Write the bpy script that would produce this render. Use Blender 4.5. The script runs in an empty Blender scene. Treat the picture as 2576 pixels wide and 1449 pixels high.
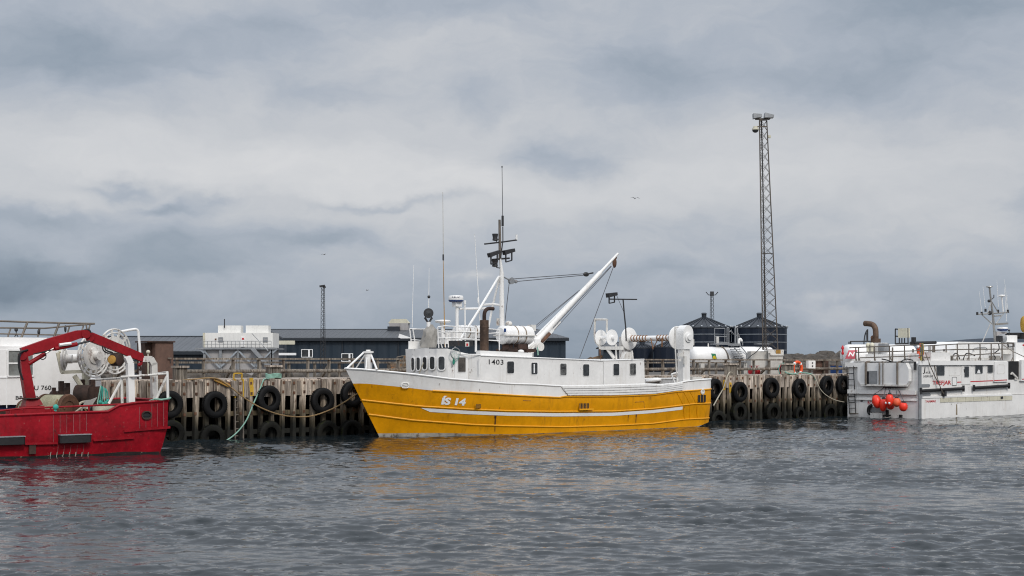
import bpy, bmesh, math, random
import numpy as np
from mathutils import Vector, Matrix, noise as mnoise
random.seed(7)
sc = bpy.context.scene
COL = sc.collection
PI = math.pi
R = math.radians
# ------------------------------------------------------------------ camera model (full view 2576 x 1449)
FPX, CX, HY, EYE = 3578.0, 1288.0, 913.0, 3.2
CROPS = dict(A=(0, 1080, 2.684), B=(560, 1080, 2.8986), C=(1180, 1180, 4.024), D=(1380, 940, 4.024),
             E=(1600, 560, 2.8984), G=(1700, 1180, 4.025), H=(1980, 980, 2.786), I=(2300, 980, 2.786),
             J=(2880, 1080, 3.4495), K=(2500, 380, 2.1306), L=(180, 1130, 4.9955), M=(3180, 1000, 4.829),
             N=(2560, 1180, 5.8545), Q=(1780, 1080, 8.05), R=(2880, 1180, 4.997))
def cv(c, x, y):
    ox, oy, s = CROPS[c]
    return ((ox + x / s) / 1.37539, (oy + y / s) / 1.37539)
def at(px, py, Y):
    return Vector(((px - CX) / FPX * Y, Y, EYE + (HY - py) / FPX * Y))
class Fr:
    """a plan frame: origin, x axis turned by a; y points away from the quay side we look from"""
    def __init__(s, O, deg):
        s.O = O; s.a = R(deg); s.c = math.cos(s.a); s.s = math.sin(s.a)
    def hit(s, px, py, y=0.0):
        rx = (px - CX) / FPX
        t = (y - s.O[0] * s.s + s.O[1] * s.c) / (s.c - rx * s.s)
        X, Y = rx * t, t
        return Vector(((X - s.O[0]) * s.c + (Y - s.O[1]) * s.s, y, EYE + (HY - py) / FPX * t))
    def hitx(s, px, py, x=0.0):
        rx = (px - CX) / FPX
        t = (x + s.O[0] * s.c + s.O[1] * s.s) / (rx * s.c + s.s)
        X, Y = rx * t, t
        return Vector((x, -(X - s.O[0]) * s.s + (Y - s.O[1]) * s.c, EYE + (HY - py) / FPX * t))
    def hc(s, c, x, y, yl=0.0): return s.hit(*cv(c, x, y), yl)
    def hx(s, c, x, y, xl=0.0): return s.hitx(*cv(c, x, y), xl)
    def w(s, p):
        return Vector((s.O[0] + p[0] * s.c - p[1] * s.s, s.O[1] + p[0] * s.s + p[1] * s.c, p[2]))
def lerp(a, b, t): return a + (b - a) * t
def sm(t):
    t = max(0.0, min(1.0, t)); return t * t * (3 - 2 * t)
def curve_of(pts):
    pts = sorted(pts)
    xs = [p[0] for p in pts]; ys = [p[1] for p in pts]
    return lambda u: float(np.interp(u, xs, ys))
# ------------------------------------------------------------------ mesh collector
class MB:
    def __init__(s): s.v = []; s.f = []; s.mi = []; s.sm = []; s.cm = 0
    def add(s, vs, fs, smooth=False):
        b = len(s.v); s.v += [tuple(p) for p in vs]
        for f in fs:
            s.f.append([b + i for i in f]); s.mi.append(s.cm); s.sm.append(smooth)
        return s
    def box(s, c, d):
        x, y, z = c; a, b, h = d[0] / 2, d[1] / 2, d[2] / 2
        vs = [(x + i * a, y + j * b, z + k * h) for k in (-1, 1) for j in (-1, 1) for i in (-1, 1)]
        return s.add(vs, [(0, 2, 3, 1), (4, 5, 7, 6), (0, 1, 5, 4), (2, 6, 7, 3), (0, 4, 6, 2), (1, 3, 7, 5)])
    def box2(s, a, b):
        return s.box([(a[i] + b[i]) / 2 for i in range(3)], [abs(a[i] - b[i]) for i in range(3)])
    def cbox(s, c, d, bev=0.03):
        # box with bevelled vertical edges
        x, y, z = c; a, b, h = d[0] / 2, d[1] / 2, d[2] / 2
        e = min(bev, a * .9, b * .9)
        o = [(a - e, -b), (a, -b + e), (a, b - e), (a - e, b), (-a + e, b), (-a, b - e), (-a, -b + e), (-a + e, -b)]
        return s.prism(o, Vector((x, y, z - h)), Vector((1, 0, 0)), Vector((0, 1, 0)), 2 * h)
    def beam(s, p, q, w, h, w2=None, h2=None, up=(0, 0, 1)):
        p, q = Vector(p), Vector(q); t = (q - p).normalized(); up = Vector(up)
        if abs(t.dot(up)) > .98: up = Vector((1, 0, 0))
        a = t.cross(up).normalized(); b = a.cross(t).normalized()
        w2 = w if w2 is None else w2; h2 = h if h2 is None else h2
        vs = [o + a * (i * ww / 2) + b * (j * hh / 2) for o, ww, hh in ((p, w, h), (q, w2, h2)) for j in (-1, 1) for i in (-1, 1)]
        return s.add(vs, [(0, 1, 3, 2), (4, 6, 7, 5), (0, 4, 5, 1), (2, 3, 7, 6), (0, 2, 6, 4), (1, 5, 7, 3)])
    def tube(s, pts, r, n=8, r2=None, closed=False):
        pts = [Vector(p) for p in pts]; k = len(pts)
        if k < 2: return s
        rings = []; prev = None
        for i, p in enumerate(pts):
            if closed: t = pts[(i + 1) % k] - pts[i - 1]
            elif i == 0: t = pts[1] - p
            elif i == k - 1: t = p - pts[-2]
            else: t = (pts[i + 1] - p).normalized() + (p - pts[i - 1]).normalized()
            if t.length < 1e-9: t = Vector((0, 0, 1))
            t.normalize()
            if prev is None:
                up = Vector((0, 0, 1)) if abs(t.z) < .9 else Vector((1, 0, 0))
                a = t.cross(up).normalized()
            else:
                a = prev - t * prev.dot(t)
                if a.length < 1e-6: a = t.orthogonal()
                a.normalize()
            prev = a; b = t.cross(a)
            rr = r if r2 is None else lerp(r, r2, i / (k - 1))
            rings.append([p + a * (rr * math.cos(2 * PI * j / n)) + b * (rr * math.sin(2 * PI * j / n)) for j in range(n)])
        vs = [v for g in rings for v in g]; fs = []
        m = k if closed else k - 1
        for i in range(m):
            i2 = (i + 1) % k
            for j in range(n):
                fs.append((i * n + j, i * n + (j + 1) % n, i2 * n + (j + 1) % n, i2 * n + j))
        s.add(vs, fs, True)
        if not closed:
            s.add(rings[0], [tuple(range(n))[::-1]]); s.add(rings[-1], [tuple(range(n))])
        return s
    def lathe(s, prof, c, ax, n=24, caps=True, smooth=True):
        """prof: (radius, distance along ax)"""
        ax = Vector(ax).normalized(); c = Vector(c)
        a = ax.orthogonal().normalized()
        if abs(ax.z) < .9: a = (Vector((0, 0, 1)) - ax * ax.z).normalized()
        b = ax.cross(a)
        vs = []; fs = []
        for r, h in prof:
            for j in range(n):
                vs.append(c + ax * h + a * (r * math.cos(2 * PI * j / n)) + b * (r * math.sin(2 * PI * j / n)))
        for i in range(len(prof) - 1):
            for j in range(n):
                fs.append((i * n + j, i * n + (j + 1) % n, (i + 1) * n + (j + 1) % n, (i + 1) * n + j))
        s.add(vs, fs, smooth)
        if caps:
            if prof[0][0] > 1e-4: s.add(vs[:n], [tuple(range(n))[::-1]])
            if prof[-1][0] > 1e-4: s.add(vs[-n:], [tuple(range(n))])
        return s
    def cyl(s, p, q, r, n=16, r2=None):
        p, q = Vector(p), Vector(q)
        return s.lathe([(r, 0), (r if r2 is None else r2, (q - p).length)], p, q - p, n)
    def prism(s, o2, org, ax, ay, depth):
        org, ax, ay = Vector(org), Vector(ax), Vector(ay)
        nn = ax.cross(ay).normalized()
        lo = [org + ax * x + ay * y for x, y in o2]; hi = [p + nn * depth for p in lo]; k = len(o2)
        fs = [tuple(range(k))[::-1], tuple(range(k, 2 * k))] + [(i, (i + 1) % k, k + (i + 1) % k, k + i) for i in range(k)]
        return s.add(lo + hi, fs)
    def ring(s, o2, i2, org, ax, ay, depth):
        """flat frame between an outer and an inner outline of the same count"""
        org, ax, ay = Vector(org), Vector(ax), Vector(ay); nn = ax.cross(ay).normalized(); k = len(o2)
        A = [org + ax * x + ay * y for x, y in o2]; B = [org + ax * x + ay * y for x, y in i2]
        vs = A + B + [p + nn * depth for p in A] + [p + nn * depth for p in B]; fs = []
        for i in range(k):
            j = (i + 1) % k
            fs += [(2 * k + i, 2 * k + j, 3 * k + j, 3 * k + i), (i, j, 2 * k + j, 2 * k + i), (k + j, k + i, 3 * k + i, 3 * k + j)]
        return s.add(vs, fs)
    def grid(s, rows, smooth=True, flip=False):
        n = len(rows[0]); vs = [p for r in rows for p in r]; fs = []
        for i in range(len(rows) - 1):
            for j in range(n - 1):
                q = (i * n + j, i * n + j + 1, (i + 1) * n + j + 1, (i + 1) * n + j)
                fs.append(q[::-1] if flip else q)
        return s.add(vs, fs, smooth)
    def ball(s, c, r, n=16, m=10, sq=(1, 1, 1)):
        c = Vector(c); rows = []
        for i in range(m + 1):
            th = PI * i / m
            rows.append([c + Vector((r * sq[0] * math.sin(th) * math.cos(2 * PI * j / n), r * sq[1] * math.sin(th) * math.sin(2 * PI * j / n), r * sq[2] * math.cos(th))) for j in range(n + 1)])
        return s.grid(rows, True, True)
    def build(s, name, mat, parent=None, loc=None):
        me = bpy.data.meshes.new(name)
        me.from_pydata(s.v, [], s.f)
        for m in (mat if isinstance(mat, (list, tuple)) else [mat]): me.materials.append(m)
        me.polygons.foreach_set('material_index', s.mi)
        me.polygons.foreach_set('use_smooth', s.sm)
        me.update()
        bm = bmesh.new(); bm.from_mesh(me)
        bmesh.ops.recalc_face_normals(bm, faces=bm.faces)
        bm.to_mesh(me); bm.free()
        if any(s.sm): me.set_sharp_from_angle(angle=R(38))
        o = bpy.data.objects.new(name, me); COL.objects.link(o)
        if parent is not None: o.parent = parent
        if loc is not None: o.location = loc
        return o
def rrect(w, h, r, n=4):
    o = []
    for cx, cy, a0 in ((w / 2 - r, h / 2 - r, 0), (-w / 2 + r, h / 2 - r, 90), (-w / 2 + r, -h / 2 + r, 180), (w / 2 - r, -h / 2 + r, 270)):
        for i in range(n + 1):
            a = R(a0 + 90 * i / n); o.append((cx + r * math.cos(a), cy + r * math.sin(a)))
    return o
def sag(p, q, d, n=14):
    p, q = Vector(p), Vector(q)
    return [p.lerp(q, i / n) - Vector((0, 0, d * 4 * (i / n) * (1 - i / n))) for i in range(n + 1)]
def smooth_path(pts, k=4):
    pts = [Vector(p) for p in pts]; out = []
    P = [pts[0]] + pts + [pts[-1]]
    for i in range(1, len(P) - 2):
        for j in range(k):
            t = j / k; a, b, c, d = P[i - 1], P[i], P[i + 1], P[i + 2]
            out.append(.5 * ((2 * b) + (c - a) * t + (2 * a - 5 * b + 4 * c - d) * t * t + (3 * b - a - 3 * c + d) * t ** 3))
    out.append(pts[-1]); return out
def tag(o, label=None, cat=None, group=None, kind=None):
    if label: o['label'] = label
    if cat: o['category'] = cat
    if group: o['group'] = group
    if kind: o['kind'] = kind
    return o
def thing(name, label, cat, loc=(0, 0, 0), rz=0, group=None):
    o = bpy.data.objects.new(name, None); COL.objects.link(o)
    o.location = loc; o.rotation_euler = (0, 0, rz); o.empty_display_size = .3
    return tag(o, label, cat, group)
def frame_thing(name, label, cat, F, group=None):
    return thing(name, label, cat, (F.O[0], F.O[1], 0), F.a, group)
def copy_tree(o, parent=None):
    c = o.copy(); COL.objects.link(c); c.parent = parent
    for ch in [x for x in bpy.data.objects if x.parent is o and x is not c]: copy_tree(ch, c)
    return c
def text_verts(txt, size=1.0, offset=0.0, shear=0.0, ext=0.0, space=1.0, sx=1.0):
    cu = bpy.data.curves.new('lettering', 'FONT'); cu.body = txt; cu.size = size; cu.offset = offset
    cu.shear = shear; cu.extrude = ext; cu.space_character = space; cu.resolution_u = 3
    ob = bpy.data.objects.new('lettering', cu); COL.objects.link(ob)
    me = bpy.data.meshes.new_from_object(ob.evaluated_get(bpy.context.evaluated_depsgraph_get()))
    vs = [(v.co.x * sx, v.co.y, v.co.z) for v in me.vertices]; fs = [tuple(p.vertices) for p in me.polygons]
    bpy.data.objects.remove(ob); bpy.data.curves.remove(cu); bpy.data.meshes.remove(me)
    x0 = min(v[0] for v in vs); x1 = max(v[0] for v in vs); y0 = min(v[1] for v in vs); y1 = max(v[1] for v in vs)
    return vs, fs, (x0, x1, y0, y1)
def lettering(name, txt, mat, parent, place, wid, hei, **kw):
    """fit the words into wid x hei (metres); place(x, y) gives the local point"""
    vs, fs, (x0, x1, y0, y1) = text_verts(txt, **kw)
    vv = [place((v[0] - x0) / (x1 - x0) * wid, (v[1] - y0) / (y1 - y0) * hei) for v in vs]
    m = MB(); m.add(vv, fs); return m.build(name, mat, parent)
# ------------------------------------------------------------------ materials
class NT:
    def __init__(s, tree): s.t = tree; tree.nodes.clear()
    def n(s, ty, **kw):
        x = s.t.nodes.new(ty)
        for k, v in kw.items():
            if k.startswith('i_'):
                key = k[2:].replace('_', ' '); x.inputs[int(key) if key.isdigit() else key].default_value = v
            else: setattr(x, k, v)
        return x
    def l(s, a, b): s.t.links.new(a, b)
    def m(s, op, a, b=None, c=None, clamp=False):
        x = s.t.nodes.new('ShaderNodeMath'); x.operation = op; x.use_clamp = clamp
        for i, q in enumerate((a, b, c)):
            if q is None: continue
            if isinstance(q, (int, float)): x.inputs[i].default_value = q
            else: s.l(q, x.inputs[i])
        return x.outputs[0]
    def vm(s, op, a, b=None):
        x = s.t.nodes.new('ShaderNodeVectorMath'); x.operation = op
        for i, q in enumerate((a, b)):
            if q is None: continue
            if isinstance(q, (tuple, list)): x.inputs[i].default_value = q
            else: s.l(q, x.inputs[i])
        return x.outputs['Value'] if op == 'DOT_PRODUCT' else x.outputs[0]
    def mix(s, f, a, b, blend='MIX'):
        x = s.t.nodes.new('ShaderNodeMix'); x.data_type = 'RGBA'; x.blend_type = blend
        for i, q in ((0, f), (6, a), (7, b)):
            if isinstance(q, (int, float)): x.inputs[i].default_value = q
            elif isinstance(q, (tuple, list)): x.inputs[i].default_value = tuple(q) + ((1,) if len(q) == 3 else ())
            else: s.l(q, x.inputs[i])
        return x.outputs[2]
    def noise(s, vec, scale, detail=4, rough=.55, dist=0):
        x = s.n('ShaderNodeTexNoise'); x.inputs['Scale'].default_value = scale; x.inputs['Detail'].default_value = detail
        x.inputs['Roughness'].default_value = rough; x.inputs['Distortion'].default_value = dist
        s.l(vec, x.inputs['Vector']); return x.outputs[0]
    def ramp(s, f, stops, interp='LINEAR'):
        x = s.n('ShaderNodeValToRGB'); r = x.color_ramp; r.interpolation = interp
        while len(r.elements) < len(stops): r.elements.new(.5)
        for e, (p, c) in zip(r.elements, stops):
            e.position = p; e.color = (c, c, c, 1) if isinstance(c, (int, float)) else tuple(c) + (1,)
        s.l(f, x.inputs[0]); return x.outputs[0]
    def mapv(s, vec, scale, loc=(0, 0, 0)):
        x = s.n('ShaderNodeMapping'); x.inputs['Scale'].default_value = scale; x.inputs['Location'].default_value = loc
        s.l(vec, x.inputs[0]); return x.outputs[0]
_seed = [0]
def paint(name, col, rough=.45, var=.15, rust=0.0, streak=0.0, dirt=(.12, .09, .06), rustc=(.11, .045, .018), metal=0.0,
          bump=.15, bscale=2.0, spec=.4, chip=0.0, chipc=(.3, .28, .25), rand=0.0, scale=1.0):
    m = bpy.data.materials.new(name); m.use_nodes = True; T = NT(m.node_tree)
    out = T.n('ShaderNodeOutputMaterial'); b = T.n('ShaderNodeBsdfPrincipled'); T.l(b.outputs[0], out.inputs[0])
    _seed[0] += 1.7
    co = T.n('ShaderNodeTexCoord').outputs['Object']
    co = T.mapv(co, (scale, scale, scale), (_seed[0] * 3.1, _seed[0] * 1.3, _seed[0] * .7))
    n1 = T.noise(co, 1.3, 5, .6); n2 = T.noise(co, 9, 4, .6)
    dk = tuple(c * (1 - var * 1.6) for c in col); lt = tuple(min(1, c * (1 + var * .55)) for c in col)
    f = T.m('ADD', T.m('MULTIPLY', n1, .7), T.m('MULTIPLY', n2, .3))
    c = T.mix(T.ramp(f, [(.34, 0), (.64, 1)]), dk, lt)
    if streak:
        st = T.noise(T.mapv(co, (5.5, 5.5, .35)), 1, 4, .65)
        brk = T.noise(co, .55, 2)
        k = T.m('MULTIPLY', T.ramp(st, [(.52, 0), (.74, 1)]), T.ramp(brk, [(.42, 0), (.62, 1)]))
        c = T.mix(T.m('MULTIPLY', k, streak), c, dirt)
    if rust:
        rn = T.noise(T.mapv(co, (1.4, 1.4, .8)), 2.6, 8, .68)
        k = T.ramp(rn, [(.66 - .2 * rust, 0), (.74 - .16 * rust, 1)])
        c = T.mix(T.m('MULTIPLY', k, .85), c, rustc)
    if chip:
        cn = T.noise(T.mapv(co, (2.2, 2.2, 2.2)), 4.5, 7, .7)
        c = T.mix(T.m('MULTIPLY', T.ramp(cn, [(.62, 0), (.68, 1)]), chip), c, chipc)
    if rand:
        oi = T.n('ShaderNodeObjectInfo').outputs['Random']
        hv = T.n('ShaderNodeHueSaturation'); T.l(c, hv.inputs['Color'])
        T.l(T.m('ADD', T.m('MULTIPLY', oi, 2 * rand), 1 - rand), hv.inputs['Value']); c = hv.outputs[0]
    T.l(c, b.inputs['Base Color'])
    T.l(T.m('ADD', T.m('MULTIPLY', n2, .25), rough - .12), b.inputs['Roughness'])
    b.inputs['Metallic'].default_value = metal; b.inputs['Specular IOR Level'].default_value = spec
    if bump:
        bp = T.n('ShaderNodeBump'); bp.inputs['Strength'].default_value = bump; bp.inputs['Distance'].default_value = .03
        T.l(T.noise(co, bscale, 3, .5), bp.inputs['Height']); T.l(bp.outputs[0], b.inputs['Normal'])
    return m
def wood(name, col, tide=True, rand=.25, zoff=0.0):
    m = bpy.data.materials.new(name); m.use_nodes = True; T = NT(m.node_tree)
    out = T.n('ShaderNodeOutputMaterial'); b = T.n('ShaderNodeBsdfPrincipled'); T.l(b.outputs[0], out.inputs[0])
    tc = T.n('ShaderNodeTexCoord'); oi = T.n('ShaderNodeObjectInfo')
    pos = T.n('ShaderNodeNewGeometry').outputs['Position']
    co = pos
    g = T.noise(T.mapv(co, (16, 16, .9)), 1, 5, .65, .4)
    g2 = T.noise(T.mapv(co, (2.2, 2.2, .8)), 1, 4, .6)
    dk = tuple(c * .3 for c in col); lt = tuple(min(1, c * 1.35) for c in col)
    c = T.mix(T.ramp(g, [(.38, 0), (.6, 1)]), dk, lt)
    c = T.mix(T.m('MULTIPLY', T.ramp(g2, [(.46, 0), (.64, 1)]), .7), c, (.075, .05, .034))
    rn = T.noise(T.mapv(co, (5, 5, 1.1)), 1.6, 6, .7)
    c = T.mix(T.m('MULTIPLY', T.ramp(rn, [(.6, 0), (.68, 1)]), .8), c, (.07, .028, .014))
    if tide:
        z = T.n('ShaderNodeSeparateXYZ'); T.l(pos, z.inputs[0]); z = z.outputs[2]
        zz = T.m('ADD', z, T.m('MULTIPLY', T.m('SUBTRACT', T.noise(T.mapv(co, (3, 3, .8)), 1, 3), .5), 1.1))
        c = T.mix(T.m('MULTIPLY', T.ramp(T.m('MULTIPLY', zz, .5), [(.34, 1), (.92, 0)]), .85), c, (.055, .042, .015))
        c = T.mix(T.ramp(T.m('MULTIPLY', zz, .5), [(.2, 1), (.56, 0)]), c, (.009, .009, .006))
    hv = T.n('ShaderNodeHueSaturation'); T.l(c, hv.inputs['Color'])
    T.l(T.m('ADD', T.m('MULTIPLY', oi.outputs['Random'], 2 * rand), 1 - rand), hv.inputs['Value'])
    T.l(hv.outputs[0], b.inputs['Base Color']); b.inputs['Roughness'].default_value = .85
    bp = T.n('ShaderNodeBump'); bp.inputs['Strength'].default_value = .5; bp.inputs['Distance'].default_value = .02
    T.l(g, bp.inputs['Height']); T.l(bp.outputs[0], b.inputs['Normal'])
    return m
def glass(name, col=(.036, .039, .041), rough=.08):
    m = paint(name, col, rough + .12, .5, bump=0, spec=.6, scale=2.5); return m  # mottled grey in the colour stands in for reflections
def cladding(name, col, pitch=.33, axis=0, rough=.45, var=.08, metal=0.0, rib=.6):
    """ribbed sheet metal: the ribs are bump, the colour is even"""
    m = bpy.data.materials.new(name); m.use_nodes = True; T = NT(m.node_tree)
    out = T.n('ShaderNodeOutputMaterial'); b = T.n('ShaderNodeBsdfPrincipled'); T.l(b.outputs[0], out.inputs[0])
    co = T.n('ShaderNodeTexCoord').outputs['Object']
    sx = T.n('ShaderNodeSeparateXYZ'); T.l(co, sx.inputs[0])
    w = T.m('SINE', T.m('MULTIPLY', sx.outputs[axis], 2 * PI / pitch))
    n1 = T.noise(co, .8, 4); c = T.mix(n1, tuple(q * (1 - 2 * var) for q in col), tuple(q * (1 + 2 * var) for q in col))
    T.l(c, b.inputs['Base Color']); b.inputs['Roughness'].default_value = rough; b.inputs['Metallic'].default_value = metal; b.inputs['Specular IOR Level'].default_value = .25
    bp = T.n('ShaderNodeBump'); bp.inputs['Strength'].default_value = rib; bp.inputs['Distance'].default_value = .04
    T.l(T.m('SMOOTH_MIN', T.m('MULTIPLY', w, 2.5), .6, .3), bp.inputs['Height']); T.l(bp.outputs[0], b.inputs['Normal'])
    return m
M = {}
M['white'] = paint('white ship paint', (.78, .765, .74), .4, .07, rust=.12, streak=.35, dirt=(.36, .27, .17), bump=.25, bscale=.9)
M['white_old'] = paint('old white paint', (.66, .64, .6), .5, .12, rust=.5, streak=.4, dirt=(.25, .2, .14), bump=.2)
M['white_clean'] = paint('clean white paint', (.8, .79, .77), .4, .05, streak=.12, dirt=(.45, .4, .33), bump=.1)
M['white_plain'] = paint('white lettering paint', (.82, .82, .81), .5, .05, bump=0)
M['yellow'] = paint('yellow hull paint', (.72, .305, .003), .4, .13, spec=.22, rust=.14, streak=.6, dirt=(.24, .1, .012), rustc=(.16, .06, .01), bump=.55, bscale=.75, chip=.22, chipc=(.36, .17, .02))
M['yellow_rail'] = paint('yellow rubbing strake', (.76, .34, .006), .42, .1, bump=.1)
M['yellow_old'] = paint('worn yellow paint', (.55, .33, .03), .6, .25, rust=.4, chip=.5, chipc=(.2, .16, .12))
M['red'] = paint('red hull paint', (.29, .005, .013), .42, .3, spec=.2, rust=.3, streak=.5, dirt=(.2, .02, .025), rustc=(.08, .012, .012), bump=.55, bscale=.8, chip=.4, chipc=(.34, .17, .15))
M['red_crane'] = paint('red crane paint', (.27, .008, .014), .45, .25, spec=.2, rust=.3, rustc=(.05, .02, .015), bump=.15)
M['boot_red'] = paint('scuffed black waterline', (.018, .014, .013), .6, .4, bump=.2, chip=.95, chipc=(.42, .35, .24), rust=.3)
M['boot'] = paint('boot topping', (.42, .39, .34), .6, .3, rust=.6, rustc=(.08, .06, .04))
M['antifoul'] = paint('dark underwater paint', (.03, .025, .022), .6, .3)
M['black'] = paint('black rubber', (.012, .012, .013), .62, .3, bump=.3, bscale=6)
M['tyre'] = paint('tyre rubber', (.006, .006, .0065), .7, .5, bump=.3, bscale=8, rand=.3, spec=.22)
M['tyre_moss'] = paint('weedy tyre rubber', (.011, .011, .009), .8, .5, spec=.2, rust=.45, rustc=(.024, .028, .008), bump=.6, bscale=7, rand=.3)
M['darkmetal'] = paint('dark metal', (.03, .03, .032), .5, .3, rust=.15)
M['greymetal'] = paint('galvanised metal', (.3, .31, .32), .45, .2, rust=.1, metal=.4)
M['steel'] = paint('stainless steel', (.42, .41, .39), .35, .15, metal=.6, rust=.1)
M['tower'] = paint('weathered tower steel', (.1, .085, .072), .6, .3, rust=.3)
M['rail_brown'] = paint('weathered rail steel', (.17, .145, .12), .5, .25, rust=.3, metal=.2)
M['rust'] = paint('rusty steel', (.13, .062, .034), .8, .45, rust=.5, rustc=(.05, .024, .016), bump=.5, bscale=6)
M['rust_dark'] = paint('dark rusty steel', (.055, .03, .022), .8, .45, rust=.5, rustc=(.02, .013, .01), bump=.5, bscale=5)
M['exhaust'] = paint('scorched exhaust steel', (.12, .075, .05), .6, .4, rust=.4, rustc=(.06, .035, .025), metal=.3, bump=.3)
M['glass'] = glass('dark window glass')
M['glass_grey'] = glass('glass painted pale for reflection', (.11, .11, .105), .15)  # sky reflection painted into the pale base colour
M['glass_brown'] = glass('brownish window', (.1, .085, .07), .25)
M['rope_green'] = paint('green rope', (.24, .42, .34), .85, .25, bump=.5, bscale=30)
M['rope_teal'] = paint('teal rope', (.05, .33, .27), .85, .3, bump=.5, bscale=30)
M['rope_brown'] = paint('brown rope', (.26, .17, .08), .9, .3, bump=.5, bscale=30)
M['rope_pale'] = paint('pale rope', (.42, .38, .3), .9, .2, bump=.5, bscale=30)
M['rope_ochre'] = paint('ochre rope', (.4, .22, .05), .9, .3, bump=.5, bscale=30)
M['rope_rust'] = paint('rusty brown rope', (.24, .12, .055), .9, .3, bump=.5, bscale=30)
M['wire'] = paint('wire rope', (.09, .09, .1), .5, .2, bump=0)
M['canvas'] = paint('grey canvas', (.3, .285, .26), .9, .2, bump=.6, bscale=4)
M['pile'] = wood('weathered pile timber', (.43, .355, .28), rand=.35)
M['plank'] = wood('weathered plank timber', (.42, .355, .295), tide=False, rand=.4)
M['fence'] = wood('grey fence timber', (.2, .175, .145), tide=False, rand=.2)
M['darkwood'] = wood('wet timber darkened for shade', (.06, .047, .034))  # base colour lowered to paint the shade under the deck
M['waling'] = wood('wet waling timber', (.15, .12, .08))
M['shaderock'] = paint('stone darkened for shade', (.03, .027, .023), .8, .5, bump=.8, bscale=3)  # shade behind the front piles is put into this stone colour
M['brown'] = paint('brown painted board', (.12, .068, .05), .7, .25, rust=.4, rustc=(.07, .04, .03), bump=.2)
M['clad'] = cladding('dark blue cladding', (.021, .032, .045), .9, 0)
M['roof'] = cladding('dark roof sheets', (.062, .067, .075), .42, 0, .4)
M['roof_far'] = cladding('grey roof sheets', (.085, .092, .102), .6, 0, .4)
M['trim_dark'] = paint('dark trim', (.015, .02, .027), .5, .1, bump=0)
M['silo'] = cladding('dark silo steel', (.008, .013, .024), 1.1, 0, .45)
M['silo_roof'] = paint('silo roof sheets', (.022, .027, .036), .45, .25, bump=.1)
M['silo_band'] = paint('silo hoops', (.34, .37, .4), .4, .2, metal=.4, bump=0)
M['container'] = cladding('white container sheets', (.7, .69, .66), .28, 0, .5, rib=.12)
M['cream'] = paint('cream panel', (.6, .57, .45), .6, .15, rust=.2, bump=.1)
M['greywall'] = paint('grey rendered wall', (.36, .345, .34), .8, .1, bump=.2, streak=.3)
M['concrete'] = paint('pale concrete', (.52, .5, .46), .85, .15, streak=.6, dirt=(.3, .17, .08), bump=.3)
M['orange'] = paint('orange plastic', (.75, .09, .02), .45, .12, bump=.05)
M['buoy'] = paint('red orange buoy vinyl', (.82, .045, .022), .35, .1, bump=.05)
M['buoy_dull'] = paint('faded orange buoy vinyl', (.75, .12, .05), .45, .18, bump=.05)
M['redpaint'] = paint('red sign paint', (.5, .02, .03), .5, .08, bump=0)
M['redfaded'] = paint('faded red sign paint', (.5, .09, .12), .5, .08, bump=0)
M['blackpaint'] = paint('black lettering paint', (.015, .015, .017), .5, .1, bump=0)
M['green'] = paint('green sign paint', (.01, .17, .07), .5, .08, bump=0)
M['yellowsign'] = paint('yellow sign paint', (.6, .45, .02), .5, .08, bump=0)
M['blue'] = paint('blue paint', (.01, .045, .17), .45, .2, bump=.1)
M['navy'] = paint('navy hull paint', (.008, .02, .07), .4, .2, bump=.1)
M['rock'] = paint('basalt rock', (.09, .078, .066), .9, .5, rust=.35, rustc=(.15, .075, .03), bump=.9, bscale=3)
M['ground'] = paint('gravel ground', (.12, .11, .1), .95, .3, bump=.8, bscale=5)
M['hill'] = paint('hill painted haze blue', (.03, .042, .062), .95, .3, bump=0, scale=.02)  # no air is built; its haze is mixed into this blue
M['net_green'] = paint('green netting', (.03, .25, .17), .8, .2, bump=.3)
M['pale_net'] = paint('pale net twine', (.36, .35, .25), .9, .3, bump=.9, bscale=22)
M['yellow_bag'] = paint('yellow mesh bag', (.5, .3, .05), .8, .3, bump=.8, bscale=14)
M['gull'] = paint('gull feathers', (.3, .3, .31), .8, .2, bump=0)
M['deck'] = paint('worn deck paint', (.18, .16, .14), .8, .3, rust=.4)
WATER_S1, WATER_S2, WATER_ROUGH, WATER_SPEC, WATER_BUMP = .14, .13, .0, .5, .006
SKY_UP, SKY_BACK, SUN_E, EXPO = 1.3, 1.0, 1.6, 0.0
# ================================================================== the yellow boat
Y = Fr((-5.7, 61.2), 40.0)
boat = frame_thing('fishing_boat', 'yellow and white steel fishing boat with raised boom, moored alongside the tyre hung wharf', 'fishing boat', Y)
UE = 19.05
def stem_u(w): return -1.744 * w / 2.96 if w > 0 else -.45 * w
def halfb(u, w):
    s = max(0.0, u - stem_u(w))
    L = 8.0 - 1.2 * max(0, min(1, w / 2.8)); B = 2.12 + .2 * sm(w / 1.6)
    f = 1 - (1 - min(1, s / L)) ** 2.35
    g = 1 - .12 * sm((u - 13) / 6.2)
    if u > 18.6: g *= 1 - .1 * ((u - 18.6) / .45) ** 2
    if w < 0: g *= 1 + .3 * w
    return max(.012, B * f * g)
def on_hull(c, x, y):
    px, py = cv(c, x, y); b = 2.0; p = None
    for _ in range(12):
        p = Y.hit(px, py, -b); b = halfb(p.x, p.z)
    return p
def hc(lst): return curve_of([(p.x, p.z) for p in (on_hull(*q) for q in lst)])
W_sheer = hc([('C', 62, 383), ('C', 300, 396), ('C', 640, 428), ('C', 1000, 462), ('C', 1500, 527), ('C', 2334, 597), ('G', 600, 606), ('G', 975, 632), ('G', 1560, 622), ('G', 2254, 600), ('H', 900, 985), ('H', 1068, 955), ('H', 1132, 940), ('H', 1345, 905)])
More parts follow.
